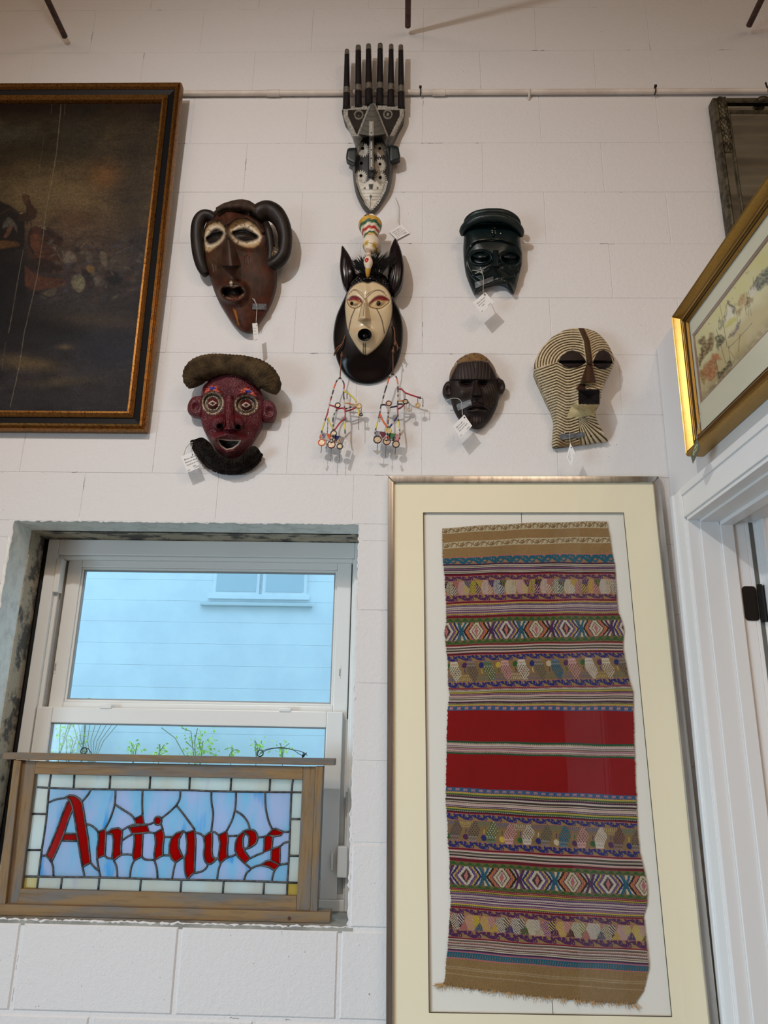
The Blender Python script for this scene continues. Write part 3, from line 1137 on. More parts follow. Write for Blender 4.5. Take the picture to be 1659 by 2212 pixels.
def outline(mask):
    """longest boundary loop of a mask, simplified"""
    h, w = mask.shape
    m = np.zeros((h + 2, w + 2), bool)
    m[1:-1, 1:-1] = mask
    nxt = {}
    ys, xs = np.nonzero(m)
    for y, x in zip(ys.tolist(), xs.tolist()):
        if not m[y - 1, x]: nxt.setdefault((x, y), []).append((x + 1, y))
        if not m[y, x + 1]: nxt.setdefault((x + 1, y), []).append((x + 1, y + 1))
        if not m[y + 1, x]: nxt.setdefault((x + 1, y + 1), []).append((x, y + 1))
        if not m[y, x - 1]: nxt.setdefault((x, y + 1), []).append((x, y))
    best = []
    while nxt:
        s0 = next(iter(nxt))
        loop = [s0]
        c = s0
        while True:
            l_ = nxt.get(c)
            if not l_: break
            n_ = l_.pop()
            if not l_: del nxt[c]
            c = n_
            if c == s0: break
            loop.append(c)
        if len(loop) > len(best): best = loop
    p = np.array(best, float) - 1
    k = np.array([1, 2, 3, 2, 1]) / 9.0
    q = sum(np.roll(p, i - 2, 0) * k[i] for i in range(5))

    def dp(a):
        if len(a) < 3: return a
        d = a[-1] - a[0]
        L_ = np.hypot(*d)
        e = np.abs(d[0] * (a[:, 1] - a[0, 1]) - d[1] * (a[:, 0] - a[0, 0])) / L_ if L_ > 1e-9 else np.hypot(*(a - a[0]).T)
        i = int(e.argmax())
        if e[i] < .55: return np.array([a[0], a[-1]])
        return np.vstack([dp(a[:i + 1])[:-1], dp(a[i:])])
    hlf = len(q) // 2
    return np.vstack([dp(q[:hlf + 1])[:-1], dp(np.vstack([q[hlf:], q[:1]]))[:-1]])


cells, ncell = raster_cells()
red_ids = set()
for (sx, sy) in red_seeds:
    v = cells[int((sy - QY0) * RS), int((sx - QX0) * RS)]
    if v: red_ids.add(int(v))
cn = {}
for k in range(1, ncell + 1):
    ys, xs = np.nonzero(cells == k)
    if len(ys) < 45:
        continue
    ya, yb, xa, xb = ys.min(), ys.max() + 1, xs.min(), xs.max() + 1
    ol = outline(cells[ya:yb, xa:xb] == k)
    if len(ol) < 3:
        continue
    pts = [P(QX0 + (x + xa) / RS, QY0 + (y + ya) / RS, -SE) for x, y in ol]
    cx, cy = QX0 + xs.mean() / RS, QY0 + ys.mean() / RS
    # border cells sit outside the inner rectangle of leads
    inner_l = np.interp(cy, [A(0, 505)[1], A(0, 1300)[1]], [A(440, 0)[0], A(345, 0)[0]])
    inner_r = np.interp(cy, [B(0, 520)[1], B(0, 1290)[1]], [B(1065, 0)[0], B(1030, 0)[0]])
    inner_t = np.interp(cx, [A(440, 0)[0], B(1060, 0)[0]], [A(0, 505)[1], B(0, 518)[1]])
    inner_b = np.interp(cx, [A(345, 0)[0], B(1030, 0)[0]], [A(0, 1300)[1], B(0, 1290)[1]])
    ox = cx < inner_l or cx > inner_r
    oy = cy < inner_t or cy > inner_b
    if k in red_ids:
        mt = m_gred
    elif ox and oy:
        mt = m_gamber
    elif ox or oy:
        mt = m_gcream
    else:
        mt = m_gblue
    pane = MB().prism(pts, (0, .003, 0)).build('pane', mt, sign)
    # keep each pane's random streaks: fine, shading reads the object seed
for ln in lines:
    pl = [P(x, y, -SE) for x, y in ln]
    sm = pl
    if len(pl) > 2:
        sm = [Vector(q) for q in spline(np.array([p[:] for p in pl]), 3)] if len(pl) < 9 and ln[0] != ln[-1] else pl
    o = MB().tube(sm, .0030, 6).build('lead_came', m_lead, sign, smooth=True)

# weathered wooden frame: inner boards, outer boards, cap and base
def board(name, poly, e0, e1, mat, bev=True):
    """poly in survey pixels taken on the plane e0 behind the wall face; extruded back to e1"""
    o = MB().prism([P(x, y, -e0) for x, y in poly], (0, e1 - e0, 0)).build(name, mat, sign)
    bm = bmesh.new()
    bm.from_mesh(o.data)
    bmesh.ops.dissolve_limit(bm, angle_limit=.01, verts=bm.verts, edges=bm.edges)
    bmesh.ops.bevel(bm, geom=list(bm.edges), offset=.0012, segments=1, affect='EDGES')
    bm.to_mesh(o.data)
    bm.free()
    return o


FE = .060
board('inner_rail', [A(320, 268), B(1165, 300), B(1160, 412), A(308, 382)], FE, FE + .024, m_wood)
board('inner_rail', [A(185, 1410), B(1110, 1405), B(1104, 1553), A(150, 1553)], FE, FE + .024, m_wood)
board('inner_stile', [A(200, 262), A(322, 266), A(190, 1412), A(152, 1553), A(40, 1553)], FE + .001, FE + .024, m_wood_v)
board('inner_stile', [B(1163, 300), B(1272, 300), B(1225, 1560), B(1104, 1555)], FE + .001, FE + .024, m_wood_v)
board('outer_stile', [A(122, 258), A(188, 262), A(45, 1555), A(-40, 1555)], FE - .012, FE + .028, m_wood_v)
board('outer_stile', [B(1270, 298), B(1335, 298), B(1284, 1566), B(1224, 1562)], FE - .008, FE + .028, m_wood_v)
board('cap_board', [A(24, 188), B(1433, 232), B(1431, 290), A(24, 250)], FE - .014, FE + .040, m_wood)
zb = OZ0 + .0005
base_y0, base_y1 = FE - .018, FE + .040
xl, xr = P(-14, 1965, -base_y0).x, P(713, 1985, -base_y0).x
bt = MB().bbox(xl, xr, base_y0, base_y1, zb, P(600, 1968, -base_y0).z, .002).build('base_board', m_wood, sign)
m_knot = M('wood_knot', (62, 40, 26), .7, var=(96, 60, 34), vscale=(140, 140, 140))
k_ = P(625, 1984, -base_y0)
MB().disc((k_.x, base_y0 - .0004, k_.z), .005, .003, (0, -1, 0), 12).build('knot', m_knot, bt)
# screw eyes and the hanging wire on the cap
m_wire = M('dark_steel_wire', (58, 66, 66), .4, metal=.8)
for (u, v) in ((181, 1622), (562, 1627)):
    c = P(u, v, -(FE + .01))
    ring = [(c.x + .0085 * math.cos(t), c.y + .003 * math.sin(t), c.z + .0085 * math.sin(t)) for t in np.linspace(0, 2 * math.pi, 18)[:-1]]
    e = MB().tube(ring, .0016, 6, closed=True)
    e.tube([(c.x, c.y, c.z - .0085), (c.x, c.y, c.z - .022)], .0016, 6)
    e.build('screw_eye', m_wire, sign, smooth=True)
wl = spline(np.array([PW(u, v, -(FE + .01)) for u, v in ((562, 1626), (572, 1620), (590, 1616), (612, 1615), (635, 1620), (652, 1624), (664, 1632))]), 5)
MB().tube(wl, .0009, 5).build('hanging_wire', m_wire, sign, smooth=True)
wl = spline(np.array([PW(u, v, -(FE + .008)) for u, v in ((560, 1630), (575, 1621), (600, 1616), (630, 1619), (645, 1628), (656, 1634))]), 5)
MB().tube(wl, .0009, 5).build('hanging_wire', m_wire, sign, smooth=True)
kn = MB()
r = np.random.default_rng(4)
c = np.array(P(655, 1630, -(FE + .01)))
kn.tube([c + r.normal(0, .0045, 3) for _ in range(14)], .0010, 5)
kn.build('wire_knot', m_wire, sign, smooth=True)
wl = spline(np.array([PW(u, v, -(FE + .01)) for u, v in ((185, 1618), (190, 1617), (195, 1624), (200, 1632))]), 4)
MB().tube(wl, .0012, 5).build('hanging_wire', m_wire, sign, smooth=True)

# ================================================================ FRAMED PICTURES AND MIRROR
def rails(name, rect, prof, mapf, mat, parent, smooth=True, nseg=1):
    """four mitred members; rect=(a0,a1,b0,b1) outer edge, prof=[(inset,height)...]; mapf(a,b,h)->world"""
    a0, a1, b0, b1 = rect
    out = []
    C = [(a0, b0, 1, 1), (a1, b0, -1, 1), (a1, b1, -1, -1), (a0, b1, 1, -1)]
    for i in range(4):
        p, q = C[i], C[(i + 1) % 4]
        V, Fc = [], []
        m = len(prof)
        for t in range(nseg + 1):
            f = t / nseg
            for (w, h) in prof:
                A_ = (p[0] + p[2] * w, p[1] + p[3] * w)
                B_ = (q[0] + q[2] * w, q[1] + q[3] * w)
                V.append(mapf(A_[0] + (B_[0] - A_[0]) * f, A_[1] + (B_[1] - A_[1]) * f, h)[:])
        for t in range(nseg):
            for k in range(m - 1):
                Fc.append((t * m + k, t * m + k + 1, (t + 1) * m + k + 1, (t + 1) * m + k))
        o = obj(name, V, Fc, mat, parent)
        if smooth:
            auto_smooth(o, 35)
        out.append(o)
    return out


def grid_sheet(name, U, V, D, mat, parent, col, mapf=None, back=0.0):
    """sheet of vertices given as arrays of survey pixels and stand-off"""
    p = PW(U, V, D) if mapf is None else mapf(U, V)
    h, w = p.shape[:2]
    idx = np.arange(h * w).reshape(h, w)
    F_ = np.stack([idx[:-1, :-1], idx[1:, :-1], idx[1:, 1:], idx[:-1, 1:]], -1).reshape(-1, 4)
    return obj(name, p.reshape(-1, 3), F_, mat, parent, smooth=True, col=col.reshape(-1, 3))


def LC(c):
    return np.array(lin(c))


def vnoise(x, y, seed=0):
    """cheap smooth value noise on arrays"""
    r = np.random.default_rng(seed)
    T = r.random((64, 64))
    xi, yi = np.floor(x).astype(int), np.floor(y).astype(int)
    fx, fy = x - xi, y - yi
    fx, fy = fx * fx * (3 - 2 * fx), fy * fy * (3 - 2 * fy)
    g = lambda a, b: T[(yi + b) % 64, (xi + a) % 64]
    return (g(0, 0) * (1 - fx) + g(1, 0) * fx) * (1 - fy) + (g(0, 1) * (1 - fx) + g(1, 1) * fx) * fy


def fbm(x, y, seed=0, o=4):
    s, a, n = 0, 1, 0
    for k in range(o):
        s = s + a * vnoise(x * 2 ** k, y * 2 ** k, seed + k)
        n += a
        a *= .55
    return s / n


def seg_dist(u, v, pl, reach=None):
    d = np.full(np.shape(u), 1e9)
    if reach is not None:
        q = np.array(pl, float)
        k = (u > q[:, 0].min() - reach) & (u < q[:, 0].max() + reach) & (v > q[:, 1].min() - reach) & (v < q[:, 1].max() + reach)
        if k.any():
            d[k] = seg_dist(u[k], v[k], pl)
        return d
    for (ax, ay), (bx, by) in zip(pl[:-1], pl[1:]):
        dx, dy = bx - ax, by - ay
        t = np.clip(((u - ax) * dx + (v - ay) * dy) / (dx * dx + dy * dy + 1e-9), 0, 1)
        d = np.minimum(d, np.hypot(u - ax - t * dx, v - ay - t * dy))
    return d


def in_poly(u, v, pl):
    ins = np.zeros(np.shape(u), bool)
    n = len(pl)
    for i in range(n):
        (ax, ay), (bx, by) = pl[i], pl[(i + 1) % n]
        if ay == by: continue
        c = ((ay > v) != (by > v)) & (u < (bx - ax) * (v - ay) / (by - ay) + ax)
        ins ^= c
    return ins


def poly_soft(u, v, pl, soft=2.0):
    """1 inside, 0 outside, feathered over soft pixels"""
    q = np.array(pl, float)
    (x0, y0), (x1, y1) = q.min(0) - soft - 1, q.max(0) + soft + 1
    k = (u > x0) & (u < x1) & (v > y0) & (v < y1)
    out = np.zeros(np.shape(u))
    if not k.any():
        return out
    uu, vv = u[k], v[k]
    d = seg_dist(uu, vv, list(pl) + [pl[0]])
    s = np.where(in_poly(uu, vv, pl), d, -d)
    out[k] = np.clip(s / soft * .5 + .5, 0, 1)
    return out


def blend(col, m, c):
    m = np.asarray(m)[..., None]
    return col * (1 - m) + np.asarray(c) * m


# ---------------------------------------------------------------- framed textile
m_silver = M('brushed_silver', (196, 194, 190), .24, metal=.95, var=(170, 168, 166), vscale=(60, 60, 4))
m_mat = M('cream_mat_board', (240, 230, 200), .85, spec=.2, bump=.1, bscale=500, bdist=.0004)
m_mount = M('off_white_mount', (230, 226, 216), .85, spec=.2)
m_line = M('dark_bevel_line', (86, 78, 64), .8)
m_pglass = M_pane('picture_glass')
m_textile = M('woven_textile', attr=True, rough=.9, spec=.15, bump=.5, bscale=(1600, 1600, 900), bdist=.0006)


def dF(v):
    return .030 + (np.asarray(v, float) - 1030) / 1182 * .022


def FP(u, v, k=0.0):
    return P(u, v, float(dF(v)) + k)


tf = thing('framed_textile', 'tall silver framed woven textile with a red centre beside the door', 'framed textile', P(1130, 2290, .0))
oT, oB = 1028, 2292
oc = [(838, oT), (1424, oT), (1562, oB), (833, oB)]
ic = [(850.5, 1042), (1411.5, 1042), (1540, oB - 16), (849, oB - 16)]
for i in range(4):
    j = (i + 1) % 4
    q = [oc[i], oc[j], ic[j], ic[i]]
    o = MB().prism([FP(x, y) for x, y in q], (0, .024, 0)).build('frame_member', m_silver, tf)
    bm = bmesh.new(); bm.from_mesh(o.data)
    bmesh.ops.dissolve_limit(bm, angle_limit=.02, verts=bm.verts, edges=bm.edges)
    bmesh.ops.bevel(bm, geom=list(bm.edges), offset=.0035, segments=3, profile=.7, affect='EDGES')
    bm.to_mesh(o.data); bm.free()
    auto_smooth(o, 30)
MB().prism([FP(x, y, -.0165) for x, y in oc], (0, .006, 0)).build('backing_board', m_mount, tf)
mo = [(914.2, 1107.6), (1347, 1107.8), (1451, 2196), (927, 2187)]
for i in range(4):
    j = (i + 1) % 4
    MB().prism([FP(x, y, -.009) for x, y in (oc[i], oc[j], mo[j], mo[i])], (0, .004, 0)).build('mat_board', m_mat, tf)
    MB().tube([FP(*mo[i], -.0095), FP(*mo[j], -.0095)], .0011, 6).build('bevel_line', m_line, tf)
MB().tube([FP(1126, 1107, -.0160), FP(1127, 1134, -.0160)], .0008, 5).build('mount_seam', m_line, tf)
MB().tube([FP(1192, 2160, -.0160), FP(1195, 2194, -.0160)], .0008, 5).build('mount_seam', m_line, tf)
MB().prism([FP(x, y, -.004) for x, y in ic], (0, .002, 0)).build('picture_glass', m_pglass, tf)

# traced selvedges of the cloth
LE = np.array([(955, 1141), (956, 1205), (960, 1242), (963, 1293), (964, 1343), (960, 1368), (963, 1396), (967, 1428), (968, 1481), (971, 1501), (967, 1531), (965, 1599), (964, 1659), (963, 1704),
               (963, 1738), (967, 1779), (967, 1814), (971, 1855), (971, 1908), (974, 1944), (971, 1982), (967, 2047), (963, 2082), (962, 2113), (957, 2128)], float)
RE = np.array([(1311, 1126), (1316, 1154), (1322, 1196), (1328, 1220), (1330, 1257), (1332, 1293), (1335, 1323), (1343, 1341), (1348, 1362), (1345, 1399), (1349, 1419), (1356, 1456), (1367, 1496),
               (1368, 1537), (1370, 1613), (1372, 1681), (1375, 1735), (1376, 1787), (1382, 1844), (1391, 1879), (1398, 1917), (1397, 1956), (1390, 1978), (1396, 2036), (1401, 2090), (1390, 2140), (1369, 2171)], float)
K = dict(tan=(156, 124, 80), cream=(206, 190, 156), pink=(186, 112, 108), lpink=(204, 148, 140), crim=(116, 12, 36), red=(146, 4, 12), navy=(38, 44, 110), pur=(84, 40, 84), blk=(40, 30, 36),
         wht=(206, 192, 174), yel=(206, 176, 70), grn=(46, 92, 44), dgrn=(30, 78, 62), teal=(34, 96, 116), blu=(58, 92, 130), org=(206, 124, 62), brn=(104, 74, 62), gry=(112, 98, 86), lil=(136, 92, 128), olv=(150, 150, 80))
K = {k: LC(v) for k, v in K.items()}


def sel(cond, a, b):
    return np.where(cond[..., None], a, b)


def stripes(x, t, seq, tick=()):
    n = len(seq)
    k = np.clip((t * n).astype(int), 0, n - 1)
    pal = np.array([K[s] for s in seq])
    c = pal[k]
    for (row, alt) in tick:
        m = (k == row) & (((x + (t * n - row) * 3) % 4.4) < 2.2)
        c = sel(m, K[alt], c)
    return c


def vine(x, t, fg, bgc, p=38.0):
    c = np.broadcast_to(K[bgc], x.shape + (3,)).copy()
    ph = 2 * np.pi * x / p
    stem = np.abs(t - .5 - .27 * np.sin(ph)) < .13
    fx = (x % p) / p
    m = stem
    for (cx, cy, rx, ry) in ((.14, .26, .10, .30), (.42, .76, .11, .26), (.64, .70, .10, .32), (.90, .28, .10, .28), (.5, .2, .07, .18)):
        m |= (((fx - cx) / rx) ** 2 + ((t - cy) / ry) ** 2) < 1
    cr = (np.abs(fx - .28) < .025) & (np.abs(t - .6) < .36) | (np.abs(t - .6) < .09) & (np.abs(fx - .28) < .09)
    m |= cr
    m &= ~((((fx - .64) / .035) ** 2 + ((t - .72) / .12) ** 2) < 1)
    c = sel(m, K[fg], c)
    return sel((t < .06) | (t > .94), K['pink'], c)


def clover(x, t, fg='grn', bgc='tan', p=17.0):
    c = np.broadcast_to(K[bgc] * .45 + K['grn'] * .35, x.shape + (3,)).copy()
    fx = (x % p) / p
    m = np.abs(t - .5 - .3 * np.cos(2 * np.pi * fx)) < .12
    for (cx, cy) in ((.35, .55), (.65, .55), (.5, .3)):
        m |= (((fx - cx) / .17) ** 2 + ((t - cy) / .22) ** 2) < 1
    return sel(m, K[fg], c)


def hexband(x, t, cols, p=27.6, flip=False):
    """row of six-sided lattices with fans in the gaps"""
    if flip: t = 1 - t
    c = np.broadcast_to(K['tan'] * .6 + K['pink'] * .4, x.shape + (3,)).copy()
    i = np.floor(x / p).astype(int)
    fx = (x % p) / p - .5
    w = np.where(t < .62, .18 + .52 * t, .50 - .35 * (t - .62))
    body = np.abs(fx - .12 * (t - .5)) < w
    pal = np.array([K[s] for s in cols])
    alt = np.array([K[s] for s in ('wht', 'cream', 'yel', 'wht', 'lpink')])
    cc = pal[i % len(cols)] * .6
    c = sel(body, cc, c)
    a, b = (fx * 1.0 + (t - .5) * .95), (fx * 1.0 - (t - .5) * .95)
    ln_ = (np.abs((a * 6.5) % 1 - .5) < .17) | (np.abs((b * 6.5) % 1 - .5) < .17)
    lat = body & ln_ & (fx + .2 * t < .22)
    c = sel(lat, alt[(i * 3 + 1) % 5], c)
    bars = body & (fx > .05) & (np.abs((a * 5) % 1 - .5) < .22) & (t > .35)
    c = sel(bars, alt[(i * 2) % 5], c)
    fan = ~body & (t < .55)
    fcol = np.array([K[s] for s in ('blk', 'pink', 'teal', 'yel', 'navy', 'grn', 'cream', 'pur')])
    c = sel(fan & (((fx % .08) / .08) > .25), .8 * fcol[np.floor(x / p + .5).astype(int) % 8], c)
    return c


def lozenge(x, t, shift=0.0, p=67.0):
    """nested toothed hexagons"""
    x = x + shift
    i = np.floor(x / p).astype(int)
    fx = np.abs((x % p) / p - .5) * 2
    ty = np.abs(t - .5) * 2
    tooth = .045 * (((t * 9) % 1) - .5)
    r = fx + .38 * ty + tooth
    rings = [.14, .26, .32, .48, .54, .66, .76, .90, 1.02, 1.14, 9]
    pal1 = [K[s] for s in ('pink', 'blk', 'gry', 'wht', 'navy', 'lil', 'yel', 'navy', 'wht', 'navy', 'gry')]
    pal2 = [K[s] for s in ('lil', 'wht', 'brn', 'cream', 'blk', 'pink', 'org', 'blk', 'wht', 'dgrn', 'cream')]
    k = np.clip(np.digitize(r, rings), 0, 10)
    c = np.where((i % 2 == 0)[..., None], np.array(pal1)[k], np.array(pal2)[k])
    core = (fx < .12 * (1 - ty * 1.6)) & (ty < .55)
    c = sel(core, K['pink'], c)
    xx = np.abs(fx - 1 + 0) < (.10 + .26 * np.abs(ty))
    dark = np.abs(np.abs(fx - 1) - .20 * ty - .04) < .07
    c = sel(xx & dark, np.where((np.floor(x / p + .5).astype(int) % 2 == 0)[..., None], K['pur'], K['teal']), c)
    zig = (np.abs(((fx * 7 + (t * 9) % 1 * .5) % 1) - .5) < .16) & (r > .5)
    return sel(zig & (r < 1.0), c * .5, c)


def birds(x, t, cols, p=38.0, flip=False):
    if flip: t = 1 - t
    c = np.broadcast_to(K['tan'] * .82, x.shape + (3,)).copy()
    i = np.floor(x / p).astype(int)
    fx = (x % p) / p - .5
    w = np.where(t < .55, .20 + .26 * t, .345 - .62 * (t - .55))
    body = np.abs(fx + .05 - .2 * (t - .5)) < w
    pal = np.array([K[s] for s in cols])
    c = sel(body & (np.abs(((fx * 2.3 + t * 2.2) * 3.2) % 1 - .5) < .33), pal[i % len(cols)], c)
    a, b = fx * 1.2 + t * .95, fx * 1.2 - t * .95
    dia = body & (np.abs((a * 5.5) % 1 - .5) < .22) & (np.abs((b * 5.5) % 1 - .5) < .22) & (t > .25)
    alt = np.array([K[s] for s in ('teal', 'blk', 'wht', 'pur', 'blk', 'dgrn')])
    c = sel(dia, alt[i % 6], c)
    chev = body & (t < .3) & (np.abs((np.abs(fx % .14 - .07) * 5 + t * 6) % 1 - .5) < .2)
    c = sel(chev, pal[i % len(cols)] * .8 + .15, c)
    # rosettes between the birds and zigzags at their feet
    gx = ((x / p + .5) % 1) - .5
    j = np.floor(x / p + .5).astype(int)
    rp = np.array([K[s] for s in ('grn', 'pur', 'navy', 'yel', 'grn', 'navy', 'cream', 'pur')])
    ros = (np.hypot(gx / .15, (t - .2) / .14) < 1) & ~body
    c = sel(ros, rp[j % 8], c)
    c = sel((np.abs(gx) < .025) & (t > .4) & (t < .6) & ~body, rp[(j + 1) % 8], c)
    z = np.abs(t - .76 - .05 * np.sign(np.sin(gx * 60))) < .035
    c = sel(z & ~body & (np.abs(gx) < .28), rp[(j + 2) % 8] * .6 + .1, c)
    nn_ = (np.abs(t - .9) < .06) & (np.abs((gx * 9) % 1 - .5) < .25)
    c = sel(nn_ & ~body, rp[(j + 2) % 8] * .6 + .1, c)
    return c


def motif(x, t, bgc='blu', fg='lpink', p=16.4):
    c = np.broadcast_to(K[bgc], x.shape + (3,)).copy()
    fx = (x % p) / p
    m = (np.abs(fx - .5) < .24) & (np.abs(t - .5) < .30) & (np.abs((fx * 9) % 1 - .5) < .33)
    return sel(m, K[fg], c)


def scroll(x, t, fg='teal', bgc='tan', p=37.0):
    c = np.broadcast_to(K[bgc] * .8 + K['pink'] * .2, x.shape + (3,)).copy()
    fx = (x % p) / p
    m = np.abs(t - .5 - .32 * np.sin(2 * np.pi * fx)) < .22
    r = np.hypot((fx - .28) / .17, (t - .45) / .42)
    m |= (r < 1) & (r > .5) | (r < .3)
    m |= np.abs(t - .5 + .36 * np.sin(2 * np.pi * fx + .8)) < .12
    m |= (((fx - .78) / .15) ** 2 + ((t - .3) / .26) ** 2) < 1
    return sel(m, K[fg], c)


def plain(x, t, k):
    return np.broadcast_to(K[k], x.shape + (3,)).copy()


def lace(x, t, p=29.0):
    c = plain(x, t, 'cream') * .92
    fx = (x % p) / p
    m = (np.abs(t - .5 - .3 * np.sin(2 * np.pi * fx)) < .1) | (np.hypot((fx - .3) / .12, (t - .5) / .25) < 1) & (np.hypot((fx - .3) / .06, (t - .5) / .12) > 1)
    m |= np.abs(((fx * 3 + t) % 1) - .5) < .12
    m &= (t > .14) & (t < .86)
    return sel(m, K['tan'] * .75, c)


S1 = ['pur', 'blk', 'wht', 'gry', 'wht', 'blk', 'lil', 'blk', 'wht', 'gry', 'wht', 'blk']
S2 = ['yel', 'grn', 'lpink', 'lil', 'pur', 'wht', 'lil', 'pur', 'wht', 'pur', 'lil', 'wht', 'pur', 'lpink', 'lil', 'yel', 'grn', 'lpink']
S3 = ['lpink', 'wht', 'blk', 'gry', 'wht', 'gry', 'blk', 'wht', 'lpink', 'blk']
S4 = ['lpink', 'yel', 'olv', 'grn', 'lpink', 'blk', 'pur', 'wht', 'wht', 'blk', 'brn', 'wht', 'blk', 'wht', 'lpink', 'wht', 'pur', 'lil', 'blk', 'yel', 'olv', 'grn', 'wht', 'blk']
C1 = ['gry', 'wht', 'grn', 'lpink', 'blu', 'cream', 'wht', 'navy', 'lpink', 'grn', 'wht', 'gry', 'pink', 'wht']
C2 = ['pur', 'yel', 'lpink', 'brn', 'gry', 'wht', 'navy', 'lpink', 'olv', 'wht', 'brn', 'wht', 'cream']
CB = ['cream', 'gry', 'grn', 'lpink', 'wht', 'gry', 'teal', 'lpink', 'wht']
bands = [  # yL0, yL1, yR0, yR1, painter
    (1141, 1154, 1126, 1141, lambda x, t: lace(x, t)), (1154, 1173, 1141, 1160, lambda x, t: plain(x, t, 'tan')),
    (1173, 1186.5, 1160, 1173, lambda x, t: lace(x, t, 36)), (1186.5, 1206, 1173, 1196, lambda x, t: plain(x, t, 'tan')),
    (1206, 1220, 1196, 1216, lambda x, t: sel(t < .1, K['pink'], scroll(x, t))),
    (1220, 1242, 1216, 1238, lambda x, t: stripes(x, t, S1)), (1242, 1246, 1238, 1241, lambda x, t: plain(x, t, 'crim')),
    (1246, 1257, 1241, 1252, lambda x, t: vine(x, t, 'pur', 'tan')), (1257, 1287, 1252, 1283, lambda x, t: hexband(x, t, C1)),
    (1287, 1302, 1283, 1294, lambda x, t: vine(x, t, 'pur', 'tan')), (1302, 1307, 1294, 1299, lambda x, t: stripes(x, t, ['crim', 'crim', 'lpink'], [(2, 'crim')])),
    (1307, 1332, 1299, 1326, lambda x, t: stripes(x, t, S2, [(2, 'blk'), (3, 'blu'), (6, 'wht'), (10, 'pur'), (13, 'blu'), (17, 'blk')])),
    (1332, 1337, 1326, 1330, lambda x, t: plain(x, t, 'crim')), (1337, 1347, 1330, 1340, lambda x, t: clover(x, t)),
    (1347, 1385, 1340, 1374, lambda x, t: lozenge(x, t, 30)), (1385, 1394, 1374, 1386, lambda x, t: clover(x, t)),
    (1394, 1397, 1386, 1389, lambda x, t: plain(x, t, 'crim')), (1397, 1414, 1389, 1407, lambda x, t: stripes(x, t, S3)),
    (1414, 1417, 1407, 1409, lambda x, t: plain(x, t, 'crim')), (1417, 1431, 1409, 1421, lambda x, t: vine(x, t, 'navy', 'tan', 31)),
    (1431, 1475, 1421, 1465, lambda x, t: birds(x, t, CB)), (1475, 1488, 1465, 1481, lambda x, t: vine(x, t, 'navy', 'tan', 31)),
    (1488, 1492, 1481, 1484, lambda x, t: stripes(x, t, ['crim', 'lpink'], [(1, 'crim')])),
    (1492, 1526, 1484, 1527, lambda x, t: stripes(x, t, S4[::-1], [(0, 'wht'), (6, 'lpink'), (19, 'blk'), (23, 'crim')])),
    (1526, 1535, 1527, 1537, lambda x, t: motif(x, t)), (1535, 1601, 1537, 1609, lambda x, t: plain(x, t, 'red')),
    (1601, 1606, 1609, 1615, lambda x, t: stripes(x, t, ['dgrn', 'grn', 'dgrn'], [(2, 'wht')])),
    (1606, 1623, 1615, 1634, lambda x, t: stripes(x, t, ['lpink', 'wht', 'lil', 'wht', 'gry', 'lpink', 'lil', 'wht', 'lpink'], [(0, 'wht'), (8, 'crim')])),
    (1623, 1628, 1634, 1640, lambda x, t: stripes(x, t, ['dgrn', 'grn', 'dgrn'], [(0, 'wht')])),
    (1628, 1701, 1640, 1720, lambda x, t: plain(x, t, 'red')), (1701, 1709, 1720, 1728, lambda x, t: motif(x, t)),
    (1709, 1752, 1728, 1776, lambda x, t: stripes(x, t, S4, [(0, 'blk'), (4, 'blk'), (17, 'wht'), (22, 'blk')])), (1752, 1755, 1776, 1779, lambda x, t: plain(x, t, 'crim')),
    (1755, 1770, 1779, 1791, lambda x, t: vine(x, t, 'navy', 'tan', 31)), (1770, 1815, 1791, 1838, lambda x, t: birds(x, t, ['brn'] + CB[1:], flip=True)),
    (1815, 1831, 1838, 1854, lambda x, t: vine(x, t, 'navy', 'tan', 31)), (1831, 1835, 1854, 1857, lambda x, t: plain(x, t, 'crim')),
    (1835, 1854, 1857, 1880, lambda x, t: stripes(x, t, S3)), (1854, 1859, 1880, 1884, lambda x, t: plain(x, t, 'crim')),
    (1859, 1869, 1884, 1894, lambda x, t: clover(x, t)), (1869, 1909, 1894, 1935, lambda x, t: lozenge(x, t, 2, 72)), (1909, 1917, 1935, 1944, lambda x, t: clover(x, t)),
    (1917, 1922, 1944, 1949, lambda x, t: stripes(x, t, ['crim', 'lpink', 'crim'], [(1, 'crim')])),
    (1922, 1957, 1949, 1983, lambda x, t: stripes(x, t, S2, [(2, 'blk'), (3, 'blu'), (6, 'wht'), (10, 'pur'), (13, 'blu'), (17, 'blk')])),
    (1957, 1961, 1983, 1986, lambda x, t: plain(x, t, 'crim')), (1961, 1973, 1986, 2001, lambda x, t: vine(x, t, 'pur', 'tan')),
    (1973, 2006, 2001, 2034, lambda x, t: hexband(x, t, C2, 31, True)), (2006, 2023, 2034, 2051, lambda x, t: vine(x, t, 'pur', 'tan')),
    (2023, 2026, 2051, 2054, lambda x, t: plain(x, t, 'crim')), (2026, 2050, 2054, 2082, lambda x, t: stripes(x, t, ['wht', 'gry', 'brn', 'wht', 'lpink', 'brn', 'wht', 'lil', 'brn', 'wht', 'brn', 'wht', 'blk'], [(4, 'brn'), (7, 'wht')])),
    (2050, 2055, 2082, 2087, lambda x, t: stripes(x, t, ['pur', 'lil', 'pink'])), (2055, 2067, 2087, 2099, lambda x, t: sel(((x % 5) < 1) & (t > .2), K['tan'] * .7 + K['teal'] * .3, plain(x, t, 'teal'))),
    (2067, 2070, 2099, 2101, lambda x, t: plain(x, t, 'pink')),
    (2070, 2128, 2101, 2171, lambda x, t: sel((np.abs(t - .30) < .012) | (np.abs(t - .36) < .012) | (np.abs(t - .55) < .012), K['tan'] * .7 + K['cream'] * .3, plain(x, t, 'tan') * .92)),
]
NC = 440
a_ = np.linspace(0, 1, NC)
